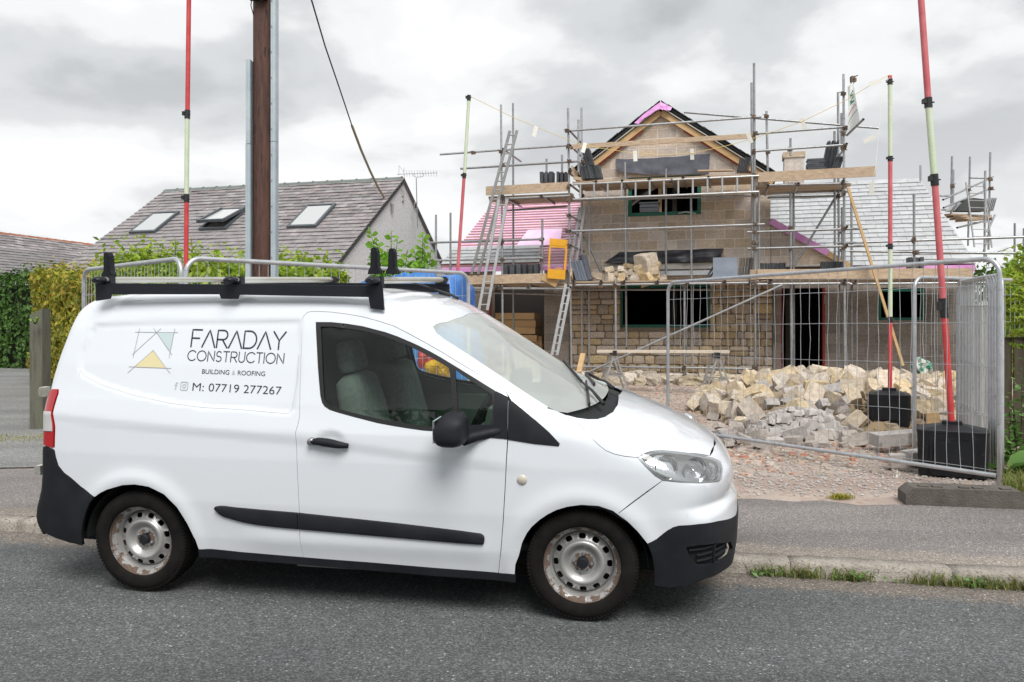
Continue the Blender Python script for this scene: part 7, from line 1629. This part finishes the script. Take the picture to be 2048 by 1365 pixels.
def rock(seed, dims, rough, mat, chop=.12, sub=2):
    r = random.Random(seed); bm = bmesh.new(); bmesh.ops.create_cube(bm, size=1)
    bmesh.ops.subdivide_edges(bm, edges=bm.edges[:], cuts=sub, use_grid_fill=True)
    ph = [r.uniform(0, 6) for _ in range(6)]; pl = []
    for _ in range(3):
        nv_ = Vector((r.choice((-1, 1))*r.uniform(.3, 1), r.choice((-1, 1))*r.uniform(.3, 1), r.choice((-1, 1))*r.uniform(.3, 1))).normalized(); pl.append((nv_, .62+r.uniform(0, chop)))
    for v in bm.verts:
        q = v.co.copy(); q += Vector((sin(q.y*5+ph[0])+sin(q.z*7+ph[1]), sin(q.z*5+ph[2])+sin(q.x*7+ph[3]), sin(q.x*5+ph[4])+sin(q.y*7+ph[5])))*rough*.30+Vector((r.uniform(-1, 1), r.uniform(-1, 1), r.uniform(-1, 1)))*rough*.25
        for nv_, dd in pl:
            e = q.dot(nv_)-dd
            if e > 0: q -= nv_*e
        v.co = Vector((q.x*dims[0], q.y*dims[1], q.z*dims[2]))
    me = bpy.data.meshes.new('stone'); bm.to_mesh(me); bm.free(); me.materials.append(mat); return me
def heap(x, y):
    """height of the stone heap above the ground"""
    h = 0
    for cx, cy, rx, ry, hh in ((5.1, 12.5, 2.3, 2.4, .52), (6.7, 12.4, 1.8, 2.1, .42), (3.95, 11.4, 1.0, 1.2, .32), (3.85, 10.5, .8, .7, .20)):
        d = hypot((x-cx)/rx, (y-cy)/ry)
        if d < 1: h = max(h, hh*(1-d*d)**.8)
    return h
RK = {}
for nm, n_, dims, rg, ch in (('cream', 12, (1, .84, .80), .075, .17), ('grey', 8, (1, .62, .55), .06, .24), ('buff', 8, (1, .75, .6), .2, .08)):
    RK[nm] = [rock(50+i+len(nm)*20, [d*random.Random(i).uniform(.85, 1.15) for d in dims], rg, MR[nm], ch) for i in range(n_)]
r = random.Random(77); placed = []
def where(x, y, s, grey):
    u = 1024+1607*x/y; big = ('large' if s > .30 else 'medium' if s > .24 else 'small') if not grey else ('larger' if s > .24 else 'smaller')
    row = 'at the back' if y > 13.6 else 'on the crest' if y > 12.2 else 'on the near slope' if y > 11 else 'at the near foot'
    col = 'left end of the heap' if u < 1500 else 'left part of the heap' if u < 1600 else 'middle of the heap' if u < 1690 else 'left of the rubble ballast box' if u < 1750 else 'around the coloured pole' if u < 1830 else 'heap end by the near pole'
    return '%s %s %s, %s' % (big, 'grey block piece' if grey else 'cream stone', row, col)
def put(kind, x, y, z_, s, label, group, tumble=1.):
    o = link('stone' if kind != 'grey' else 'block_piece', r.choice(RK[kind]), loc=(x, y, z_), rot=(r.uniform(-pi, pi)*.25*tumble+(r.choice((0, pi/4))*(tumble > .8)), r.uniform(-.8, .8)*tumble, r.uniform(0, 6.28))); o.scale = (s*r.uniform(.85, 1.15), s*r.uniform(.85, 1.15), s*r.uniform(.8, 1.1)); return tag(o, label, 'stone' if kind != 'grey' else 'block', group)
cnt = 0; tries = 0
while cnt < 285 and tries < 20000:
    tries += 1; x, y = r.uniform(2.4, 8.3), r.uniform(9.9, 15.2); h = heap(x, y)
    if h <= .02: continue
    # keep clear of the ballast box and the near fence line
    if abs(x-4.88) < .42 and abs(y-10.5) < .40: continue
    s = .19+.155*r.random()**1.2 if y > 10.9 else r.uniform(.18, .30)
    if any((x-a_)**2+(y-b1_)**2 < ((s+c_)*.36)**2 for a_, b1_, c_ in placed): continue
    placed.append((x, y, s)); z_ = gz(x, y)+h+s*.05; grey = r.random() < (.72 if y < 11.0 and x < 4.6 else .40 if y < 11.8 and x < 4.9 else .08)
    put('grey' if grey else 'cream', x, y, z_, s*(.9 if grey else 1), where(x, y, s, grey), 'grey blocks fronting the heap' if grey else 'cream stones in the heap'); cnt += 1
    # second layer filling under it
cnt = 0
for _ in range(400):
    if cnt >= 36: break
    u = r.uniform(1412, 1735); v = r.uniform(840, 892); Y = 1.37*1607/(v-650); x = (u-1024)/1607*Y; s = r.uniform(.12, .24)
    if any((x-a_)**2+(Y-b1_)**2 < ((s+c_)*.42)**2 for a_, b1_, c_ in placed): continue
    placed.append((x, Y, s)); put('grey', x, Y, gz(x, Y)+s*.22, s, ('thin' if s < .16 else 'chunky' if s > .2 else 'mid sized')+' grey block piece '+('nearest the van bonnet' if u < 1480 else 'before the left part of the heap' if u < 1560 else 'before the middle of the heap' if u < 1640 else 'left of the long concrete offcut')+(', front line' if v > 872 else ''), 'block pieces in front of the heap', .5); cnt += 1
# row of stones along the foot of the house
for i in range(46):
    u = 1175+i*(1545-1175)/46+r.uniform(-4, 4); b_ = -1.75-r.uniform(0, .9) if i % 2 else -1.35; q = hwp(u, 740, b_); s = r.uniform(.22, .46)
    put('buff', q.x, q.y, gz(q.x, q.y)+s*.18, s, ('broad' if s > .38 else 'mid sized' if s > .29 else 'small')+' buff walling stone '+('left of the left trestle' if u < 1215 else 'behind the left trestle' if u < 1260 else 'under the plank between the trestles' if u < 1400 else 'behind the right trestle' if u < 1470 else 'right of the right trestle')+(', front row' if i % 2 else ', back row'), 'walling stones along the scaffold foot', .35)
for i in range(26):
    u = 1560+i*(1900-1560)/26+r.uniform(-5, 5); q = hwp(u, 740, -1.5-r.uniform(0, .5)); s = r.uniform(.24, .40)
    put('buff', q.x, q.y, gz(q.x, q.y)+s*.25+(.12 if i % 3 == 0 else 0), s, ('tall' if i % 3 == 0 else 'low')+' squared buff stone behind the heap, '+('before the doorway' if u < 1650 else 'between doorway and small window' if u < 1755 else 'below the small window' if u < 1825 else 'behind the second fence panel'), 'stones behind the heap', .2)
# stones waiting on the lower deck
DECKN = ['single stone at the left end of the deck pile', 'upper stone near the left end of the deck pile', 'lower stone near the left end of the deck pile', 'upper stone left of centre in the deck pile', 'lower stone left of centre in the deck pile', 'small stone bridging the centre of the deck pile', 'small wedge stone in the centre of the deck pile', 'bottom stone in the centre of the deck pile', 'stone propped under the largest one in the deck pile', 'largest stone, on top of the deck pile', 'long stone below the topmost one of the deck pile', 'bottom right stone under the largest of the deck pile', 'small low stone left of centre in the deck pile', 'small stone on the right shoulder of the deck pile', 'stone lying apart at the right end of the deck pile', 'small filler stone low in the left half of the deck pile']
zt_ = z1+.02
for i, (u, v, s) in enumerate(((1194, 553, .25), (1219, 540, .22), (1221, 556, .26), (1243, 539, .20), (1244, 555, .22), (1256, 533, .18), (1262, 546, .20), (1272, 557, .24), (1280, 538, .28), (1292, 525, .42), (1305, 541, .34), (1300, 556, .36), (1250, 549, .2), (1312, 530, .22), (1327, 558, .2), (1233, 548, .16))):
    q = hwp(u, v, FR+.55); put('cream', q.x, q.y, max(q.z, zt_+.02), s, DECKN[i], 'stones piled on the lower deck', .4)
# particular pieces: the kerb-like slab and blocks near the fence
for (u, v, Y, d, rz_, lab) in ((1800, 876, 8.9, (.62, .20, .13), .12, 'long concrete lintel offcut lying left of the near fence'), (1830, 914, 8.05, (.20, .16, .12), .2, 'grey block behind the front fence post base'), (1795, 921, 7.85, (.14, .12, .12), -.3, 'small cube of block by the near ballast box'), (1866, 846, 8.9, (.14, .03, .22), .0, 'pale board scrap propped behind the near ballast box')):
    mb = MB(); mb.box((0, 0, 0), d); o = mb.build('concrete_piece', MR['grey'] if 'board' not in lab else MH['newwood'], loc=P(u, v, Y), rot=(.05, -.06, rz_)); tag(o, lab, 'block')
# rubble too small to count
def chips(name, n_, sampler, size, mat, kinds=6, seed=1, flat=.6):
    r = random.Random(seed); mb = MB()
    for _ in range(n_):
        p = sampler(r)
        if p is None: continue
        s = r.uniform(*size)*(r.random()**.6*.7+.3); a = r.uniform(0, 6.28); ca, sa = cos(a), sin(a); vs = []
        for (x, y, z_) in ((-1, -1, -.4), (1, -1, -.4), (1, 1, -.4), (-1, 1, -.4), (-.7, -.7, .6), (.7, -.7, .6), (.7, .7, .6), (-.7, .7, .6)):
            x = x*r.uniform(.6, 1.2); y = y*r.uniform(.6, 1.2); z_ = z_*r.uniform(.6, 1.3)*flat; vs.append((p[0]+(x*ca-y*sa)*s, p[1]+(x*sa+y*ca)*s, p[2]+z_*s))
        mb.add(vs, [(4, 5, 6, 7), (0, 1, 5, 4), (1, 2, 6, 5), (2, 3, 7, 6), (3, 0, 4, 7)])
    return tag(mb.build(name, mat), kind='stuff')
def gs(x0, x1, y0, y1, dens=lambda x, y: 1):
    def f_(r):
        x, y = r.uniform(x0, x1), r.uniform(y0, y1)
        if r.random() > dens(x, y): return None
        return (x, y, gz(x, y)-.004)
    return f_
band = lambda x, y: math.exp(-((y-8.9-.15*(x-3))/.9)**2)
isl = lambda m_: m_
def island_mat(name, cols, rough=.95, coat=0):
    m = bpy.data.materials.new(name); m.use_nodes = True; t = m.node_tree; b = t.nodes['Principled BSDF']; b.inputs['Roughness'].default_value = rough
    g = N(t, 'ShaderNodeNewGeometry'); rp = ramp(t, [(i/(len(cols)-1), c) for i, c in enumerate(cols)]); L(t, g.outputs['Random Per Island'], rp.inputs[0]); L(t, rp.outputs[0], b.inputs['Base Color']); return m
MR['chips'] = island_mat('mixed_chips', [(.40, .17, .11), (.42, .34, .27), (.30, .26, .22), (.48, .41, .34), (.46, .24, .17), (.22, .19, .17), (.50, .45, .40)])
MR['gchips'] = island_mat('grey_chips', [(.40, .37, .34), (.50, .47, .44), (.34, .31, .29), (.44, .42, .40)])
chips('rubble_chips', 5200, gs(2.2, 8.5, 7.6, 11.5, band), (.012, .055), MR['chips'], seed=2)
chips('gravel', 9000, gs(1.6, 7.5, 6.75, 9.6, lambda x, y: .25+.75*math.exp(-((y-7.5)/1.1)**2)), (.005, .018), MR['gchips'], seed=3)
chips('gravel', 5000, gs(2.4, 9.5, 9.5, 17.5), (.010, .035), MR['chips'], seed=5)
def hs_(r):
    for _ in range(30):
        x, y = r.uniform(2.4, 8.3), r.uniform(9.8, 15.2); h = heap(x, y)
        if h > .01: return (x, y, gz(x, y)+h*r.uniform(.55, 1.0)-.05)
chips('rubble_fill', 3200, hs_, (.05, .13), island_mat('heap_fill', [(.30, .22, .13), (.42, .33, .21), (.24, .18, .12), (.38, .31, .23)]), seed=6, flat=.9)
def lump_(r):
    a, d = r.uniform(0, 6.28), r.random()**.5; x, y = 3.62+cos(a)*d*.62, 10.15+sin(a)*d*.42; return (x, y, gz(x, y)+.34*(1-d*d)*r.uniform(.7, 1))
chips('mortar_rubble', 900, lump_, (.02, .085), MR['gchips'], seed=7, flat=.9)
# bag on the heap
bm = bmesh.new(); bmesh.ops.create_icosphere(bm, subdivisions=3, radius=.16)
for v_ in bm.verts: q = v_.co; v_.co = q*(1+.25*sin(q.x*31)*sin(q.z*27+1)+.12*sin(q.y*43))
me = bpy.data.meshes.new('bag'); bm.to_mesh(me); bm.free(); tag(link('bag', me, M('bag_print', (.62, .64, .60), .6, col2=(.03, .20, .12), scale=6, contrast=(.48, .52)), loc=P(1846, 736, 15)), 'crumpled white and green bag on the stones behind the heap', 'bag')
# concrete post and dark fence at the right edge
mb = MB(); mb.box((0, 0, .80), (.20, .20, 1.62)); mb.add([(-.1, -.1, 1.61), (.1, -.1, 1.61), (.1, .1, 1.61), (-.1, .1, 1.61), (0, 0, 1.68)], [(0, 1, 4), (1, 2, 4), (2, 3, 4), (3, 0, 4)]); tag(mb.build('concrete_post', MH['conc'], loc=G(1969, 9.5)), 'square concrete gatepost behind the stacked fence panels', 'post')
mb = MB(); pf = empty('board_fence', G(2012, 9.3)); tag(pf, 'dark close boarded fence at the right edge', 'fence')
dkw = M('dark_fence_boards', (.055, .045, .028), .9, col2=(.085, .07, .045), scale=4, stretch=(6, 6, .6), rand=.2)
for k in range(16): mb = MB(); mb.box((k*.135*.96, k*.135*-.27, .62), (.128, .02, 1.25)); mb.build('board', dkw, pf)
mb = MB(); mb.beam((0, -.03, 1.28), (2.1, -.6, 1.28), .05, .05); mb.build('capping_rail', dkw, pf)
# weathered post beside the lane on the left
o = tag(empty('timber_post', G(81, 10.9)), 'weathered timber post with a sprig of leaves left of the van', 'post'); mb = MB(); wv = .175
zt2 = CZ-(621-650)/1607*10.9-gz(-6.4, 10.9)
mb.add([(-wv/2, -.10, -.1), (wv/2, -.10, -.1), (wv/2, .10, -.1), (-wv/2, .10, -.1), (-wv/2, -.10, zt2-.06), (wv/2*.9, -.10, zt2+.02), (wv/2*.9, .10, zt2+.02), (-wv/2, .10, zt2-.06)], [(0, 1, 5, 4), (1, 2, 6, 5), (2, 3, 7, 6), (3, 0, 4, 7), (4, 5, 6, 7)])
mb.build('shaft', M('weathered_post_wood', (.10, .095, .075), .92, col2=(.19, .18, .15), scale=5, stretch=(5, 5, .5), bump=.7, bscale=30, col3=(.10, .13, .05), s3=5, c3=(.5, .7)), o)
# ---------------------------------------------------------------- foliage
def leaf_mat(name, cols, trans=.25):
    m = bpy.data.materials.new(name); m.use_nodes = True; t = m.node_tree; b = t.nodes['Principled BSDF']; b.inputs['Roughness'].default_value = .5; b.inputs['Specular IOR Level'].default_value = .35
    g = N(t, 'ShaderNodeNewGeometry'); rp = ramp(t, [(i/(len(cols)-1), c) for i, c in enumerate(cols)]); L(t, g.outputs['Random Per Island'], rp.inputs[0]); L(t, rp.outputs[0], b.inputs['Base Color'])
    tr = N(t, 'ShaderNodeBsdfTranslucent'); L(t, rp.outputs[0], tr.inputs[0]); mx = N(t, 'ShaderNodeMixShader'); mx.inputs[0].default_value = trans; out = t.nodes['Material Output']
    L(t, b.outputs[0], mx.inputs[1]); L(t, tr.outputs[0], mx.inputs[2]); L(t, mx.outputs[0], out.inputs[0]); return m
MLf = dict(dark=leaf_mat('dark_hedge_leaf', [(.03, .075, .014), (.06, .14, .024), (.11, .21, .04), (.045, .10, .02)]), gold=leaf_mat('golden_beech_leaf', [(.42, .36, .04), (.20, .28, .03), (.46, .30, .05), (.10, .17, .02), (.58, .48, .08), (.30, .36, .04)], .35), lime=leaf_mat('young_green_leaf', [(.16, .30, .03), (.32, .45, .04), (.44, .52, .07), (.22, .36, .035)], .4), bright=leaf_mat('bright_young_leaf', [(.20, .42, .04), (.28, .50, .06), (.16, .34, .03)], .45),
    copper=leaf_mat('copper_leaf', [(.08, .03, .03), (.12, .06, .04), (.05, .04, .02)]), grass=leaf_mat('grass_blade', [(.10, .17, .03), (.17, .24, .04), (.26, .27, .08), (.30, .26, .12), (.08, .13, .02)], .35), bark=M('bark', (.07, .05, .035), .9, col2=(.12, .09, .06), scale=10), dock=leaf_mat('broad_weed_leaf', [(.10, .22, .05), (.16, .30, .08)], .3))
def leaf(mb, p, s, r, nrm=None, long=1.6):
    d = Vector((r.gauss(0, 1), r.gauss(0, 1), r.gauss(0, .8))); 
    if nrm is not None: d = d*.6+Vector(nrm)*1.1
    d.normalize(); a = d.orthogonal().normalized(); a.rotate(Matrix.Rotation(r.uniform(0, 6.28), 3, d)); b = d.cross(a); l = s*long
    mb.add([p-a*l*.5, p-b*s*.42+d*s*.08, p+a*l*.5, p+b*s*.42+d*s*.08], [(0, 1, 2, 3)])
def lump(x, y, z_, k=1.): return (sin(x*2.3*k+y*1.7)+sin(y*2.9*k-z_*2.1)+sin(z_*3.7*k+x*1.3)+sin(x*6.1*k+z_*5.2)*.6)/3.6
def hedge(name, A, B, depth, h0, h1, n_, size, mat, label, cat='hedge', wob=.22, seed=1, core=True, group=None, ragged=.15, faces='all', long=1.6):
    """clipped hedge between ground points A and B; h0, h1 heights at its ends"""
    r = random.Random(seed); A, B = Vector(A), Vector(B); o = empty(name, A); tag(o, label, cat, group); ax = (B-A); Lh = ax.length; ax.normalize(); nr = Vector((-ax.y, ax.x, 0)); mb = MB()
    for _ in range(n_):
        s = r.uniform(0, Lh); h = h0+(h1-h0)*s/Lh; f_ = r.random(); t_ = r.random(); z_ = h*t_
        pa = r.choice((0, 0, 0, 1, 2, 3)) if faces == 'all' else 0
        if pa in (0,): d = -depth/2; n2 = -nr
        elif pa == 1: d = r.uniform(-depth/2, depth/2); z_ = h; n2 = Vector((0, 0, 1))
        elif pa == 2: d = r.uniform(-depth/2, depth/2); s = 0 if r.random() < .5 else Lh; n2 = -ax if s == 0 else ax
        else: d = depth/2; n2 = nr
        q = A+ax*s+nr*d+Vector((0, 0, z_)); lw = lump(q.x*1.6, q.y*1.6, q.z*1.8)
        if lw < -.28 and r.random() < .6: continue
        w = lump(q.x, q.y, q.z)*wob+lump(q.z*4, q.x*3.3, q.y*3)*.07-abs(r.gauss(0, .09)); q += n2*(w)
        if n2.z > .5: q.z += min(.4, abs(r.gauss(0, ragged)))*(1 if r.random() < .4 else .2)
        leaf(mb, q-A, size*r.uniform(.7, 1.3), r, n2, long)
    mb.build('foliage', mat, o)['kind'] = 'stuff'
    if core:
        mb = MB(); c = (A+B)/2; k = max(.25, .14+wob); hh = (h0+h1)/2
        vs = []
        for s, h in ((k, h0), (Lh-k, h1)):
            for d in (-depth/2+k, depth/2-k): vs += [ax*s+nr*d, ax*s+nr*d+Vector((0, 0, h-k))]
        mb.add(vs, [(0, 1, 5, 4), (2, 6, 7, 3), (1, 3, 7, 5), (0, 2, 3, 1), (4, 5, 7, 6)]); mb.build('stems_or_core', M('hedge_inside_'+name+str(seed), (.015, .022, .008), 1), o)  # solid near-black core, its colour stands in for shade between the leaves
    return o
def sprigs(parent_label, pts, mat, size, seed, name='shoots', cat='shrub', lean=.15, n_leaf=16):
    """upright shoots: (base, top) pairs with leaves"""
    r = random.Random(seed); base = Vector(pts[0][0]); o = empty(name, base); tag(o, parent_label, cat); mb = MB(); sb = MB()
    for a, b in pts:
        a, b = Vector(a)-base, Vector(b)-base; m_ = a.lerp(b, .5)+Vector((r.uniform(-1, 1), r.uniform(-1, 1), 0))*lean*(b-a).length*.3
        cur = [a*(1-t)**2+m_*2*t*(1-t)+b*t*t for t in np.linspace(0, 1, 8)]; sb.path(cur, [.012*(1-i/9) for i in range(8)], 5)
        for k in range(n_leaf):
            t = (k+.5)/n_leaf; c = a*(1-t)**2+m_*2*t*(1-t)+b*t*t; az = k*2.4+r.uniform(-.4, .4); d = Vector((cos(az), sin(az), r.uniform(-.1, .5))); s = size*(1.15-.6*t)*r.uniform(.8, 1.2); e = c+d*s*.9; tl_ = r.uniform(-1.3, 1.3); w = (d.cross(Vector((0, 0, 1))).normalized()*cos(tl_)+Vector((0, 0, 1))*sin(tl_))*s*.42; up = Vector((0, 0, s*.12))
            mb.add([c, c.lerp(e, .3)+w*.75-up*.2, c.lerp(e, .65)+w*.85, e-up, c.lerp(e, .65)-w*.85, c.lerp(e, .3)-w*.75-up*.2], [(0, 1, 2, 3), (0, 3, 4, 5)])
    mb.build('leaves', mat, o)['kind'] = 'stuff'; sb.build('stems_or_core', MLf['bark'], o)['kind'] = 'stuff'
    return o
hedge('dark_hedge', G(-330, 27), G(150, 23.5), 1.6, 2.75, 2.75, 16000, .10, MLf['dark'], 'tall dark green laurel hedge across the lane at the left edge', seed=1, wob=.18)
hedge('golden_hedge', G(128, 18.5), G(262, 13.6), 1.3, 2.42, 2.15, 22000, .075, MLf['gold'], 'golden beech hedge standing behind the weathered post', seed=2, wob=.2, ragged=.12)
hedge('green_hedge', G(240, 13.6), G(668, 12.6), 1.2, 2.33, 2.15, 20000, .07, MLf['lime'], 'ragged yellow green hedge running behind the fence panels and utility pole', seed=3, wob=.18, ragged=.22)
r = random.Random(8)
def uv_sh(u0, v0, u1, v1, Y): return (P(u0, v0, Y), P(u1, v1, Y))
sprigs('loose young shoots rising above the hedge in front of the slate roof', [uv_sh(u, 545, u+r.uniform(-8, 8), v, 13.2+r.uniform(-.4, .4)) for u, v in ((262, 507), (278, 492), (300, 500), (318, 489), (333, 505), (352, 478), (388, 476), (398, 500), (342, 515), (430, 508), (455, 515), (560, 505), (590, 512), (605, 505), (620, 515), (250, 520), (650, 508))], MLf['lime'], .15, 3, name='hedge_shoots', n_leaf=16)
sprigs('bright leafy shrub rising behind the blue tarpaulin against the white gable', [uv_sh(u0, 590, u, v, 12.4+r.uniform(-.2, .2)) for u0, u, v in ((765, 740, 457), (775, 752, 480), (790, 783, 460), (785, 795, 475), (795, 775, 500), (800, 815, 505), (838, 846, 466), (835, 850, 485), (840, 828, 500), (845, 862, 502), (800, 790, 520), (815, 830, 525), (780, 760, 525), (810, 800, 535), (835, 840, 520), (770, 750, 530))], MLf['bright'], .20, 5, name='leafy_shrub', n_leaf=24)
sprigs('small sprig of yellow green leaves on the weathered post', [(P(70, 648, 10.7), P(78, 634, 10.6)), (P(70, 648, 10.7), P(64, 640, 10.6))], MLf['bright'], .07, 6, name='sprig', n_leaf=5)
# tree far behind with copper leaves
def tree(p, h, cr, mat, label, n_, seed, size=.10):
    r = random.Random(seed); o = empty('tree', p); tag(o, label, 'tree'); mb = MB(); mb.path([(0, 0, 0), (.1, 0, h*.4), (0, .1, h*.75)], [.16, .11, .05], 8); tips = []
    for k in range(26):
        a = r.uniform(0, 6.28); t = r.uniform(.35, .85); d = Vector((cos(a), sin(a), r.uniform(.2, .9))).normalized()*cr*r.uniform(.6, 1.1); b0 = Vector((0, 0, h*t*.85)); mb.path([b0, b0+d*.5+Vector((0, 0, .1)), b0+d], [.04, .02, .008], 5); tips += [b0+d*f_ for f_ in (.5, .75, 1)]
    mb.build('trunk', MLf['bark'], o, smooth=True); mb = MB()
    for _ in range(n_):
        c = r.choice(tips); leaf(mb, c+Vector((r.gauss(0, .16), r.gauss(0, .16), r.gauss(0, .16)))*cr*.6, size*r.uniform(.7, 1.3), r)
    mb.build('crown', mat, o)['kind'] = 'stuff'
    return o
tree(G(893, 27), 3.4, 1.3, MLf['copper'], 'thin copper leaved tree between the white gable and the pink roof', 1100, 4, .11)
tree(G(1955, 30), 3.6, 1.8, MLf['dark'], 'small dark tree beyond the end of the right wing', 3000, 9, .12) if 0 else None
hedge('garden_hedge', G(2010, 16), G(2500, 14), 1.5, 2.35, 2.5, 9000, .10, MLf['lime'], 'light green hedge beyond the boarded fence at the right edge', seed=6, wob=.3, ragged=.3)
hedge('far_hedge', G(1960, 34), G(2700, 30), 3, 3.4, 3.8, 6000, .2, MLf['dark'], 'distant dark hedge beyond the right end of the site', seed=7, wob=.5, ragged=.5)
# shrub reaching into the right edge
sprigs('leafy branches hanging in over the boarded fence at the right edge', [uv_sh(2075, v0, u, v, 8.2+r.uniform(-.5, .5)) for v0, u, v in ((552, 2028, 535), (580, 2024, 562), (600, 2030, 585), (632, 2026, 612), (645, 2030, 635), (520, 2040, 490), (530, 2030, 512), (680, 2030, 660), (560, 2022, 525), (570, 2012, 548), (590, 2016, 575), (600, 2008, 600), (620, 2014, 622), (640, 2018, 650), (540, 2035, 505), (660, 2020, 672), (575, 2030, 560), (610, 2026, 590), (700, 2024, 690))], MLf['lime'], .085, 12, name='overhanging_shrub', n_leaf=30)
sprigs('tall weeds in front of the boarded fence at the right edge', [(G(u, 8.0)+Vector((0, 0, 0)), G(u+r.uniform(-10, 5), 8.0)+Vector((0, 0, h))) for u, h in ((2030, 1.0), (2040, .9), (2024, .7), (2050, 1.1), (2036, .6), (2018, .4), (2028, .5))], MLf['dock'], .10, 14, name='weeds', n_leaf=20)
# broad leaved weed
o = empty('broad_leaved_weed', G(2022, 7.5)); tag(o, 'large pale green broad leaved weed beside the near fence post', 'weed')
for k in range(9):
    a = k*2.2+.4; d = Vector((cos(a)*.8-.1, sin(a)*.5-.3, .5+.1*(k % 3))).normalized(); Ls = .42+.05*(k % 3); w = d.cross(Vector((0, 0, 1))).normalized(); mb = MB(); vs = []
    for i in range(8): t = i/7; c = d*Ls*t+Vector((0, 0, -.32*t*t*Ls)); ww = .095*sin(pi*min(1, t*.92+.04))**.8*(1+.08*(-1)**i); vs += [c-w*ww+Vector((0, 0, .02)), c, c+w*ww+Vector((0, 0, .02))]
    mb.add(vs, [(i*3, i*3+1, i*3+4, i*3+3) for i in range(7)]+[(i*3+1, i*3+2, i*3+5, i*3+4) for i in range(7)]); mb.build('leaf', MLf['dock'], o, smooth=True)
# grass and weeds along the kerb and in the tarmac edge
def tuft(name, sampler, n_, h, mat, seed, label=None):
    r = random.Random(seed); mb = MB()
    for _ in range(n_):
        p = sampler(r)
        if p is None: continue
        p = Vector(p); a = r.uniform(0, 6.28); hh = h*(.25+.75*r.random()**1.5); d = Vector((cos(a), sin(a), 0))*hh*r.uniform(.3, 1.5); w = Vector((-sin(a), cos(a), 0))*.0035
        m_ = p+d*.35+Vector((0, 0, hh*.7)); e = p+d+Vector((0, 0, hh)); mb.add([p-w, p+w, m_+w*.8, m_-w*.8], [(0, 1, 2, 3)]); mb.add([m_-w*.8, m_+w*.8, e], [(0, 1, 2)])
    return tag(mb.build(name, mat), kind='stuff')
def ks(r):
    s = r.uniform(.0, 2.2); c = .42+.5*sin(s*9)*sin(s*3.7+1)+.3*sin(s*23)
    if r.random() > c: return None
    return kp(s, -.012-abs(r.gauss(0, .022)), -.004)
tuft('kerb_grass', ks, 1300, .075, MLf['grass'], 3)
tuft('kerb_grass', lambda r: kp(r.choice((.30, .52, 1.02, 1.36, 1.58, 2.0))+r.gauss(0, .06), -.02-abs(r.gauss(0, .02)), -.004), 360, .095, MLf['grass'], 4)
def tuftc(u, v, Y, s): c = P(u, v, Y); return lambda r: (c.x+r.gauss(0, s), c.y+r.gauss(0, s*.5), gz(c.x, c.y)-.005)
tuft('grass_tuft', tuftc(1681, 985, 6.65, .045), 260, .055, MLf['gold'], 5)
tuft('grass_tuft', tuftc(1825, 850, 9.3, .10), 160, .10, MLf['grass'], 6); tuft('grass_tuft', lambda r: (lambda q: (q.x, q.y, gz(q.x, q.y)))(G(2020+r.uniform(-18, 40), 7.0+r.uniform(-.2, .5))), 900, .16, MLf['grass'], 7)
mb = MB(); r = random.Random(5)
for (s0, nn) in ((.10, 26), (.62, 40), (1.25, 26), (1.72, 40), (2.1, 20)):
    for _ in range(nn):
        c = kp(s0+r.gauss(0, .06), -.02-abs(r.gauss(0, .02)), .008+abs(r.gauss(0, .018))); leaf(mb, c, .021*r.uniform(.7, 1.4), r, (0, -.3, 1), 1.7)
tag(mb.build('kerb_weeds', MLf['dock']), kind='stuff')
# verge left of the van, between pavement and lane
tuft('verge_grass', lambda r: (lambda q: (q.x, q.y, gz(q.x, q.y)))(G(70+r.uniform(-70, 60), 10.0+r.gauss(0, .18))), 260, .05, MLf['gold'], 9)
# planting across the road, behind the photographer (mirrored in the cab glass and paint)
hedge('roadside_trees', (-16, -15, 0), (16, -17, 0), 3, 4.2, 5.2, 7000, .34, MLf['dark'], 'belt of dark trees across the road behind the viewpoint', 'trees', seed=15, wob=1.0, ragged=.9)
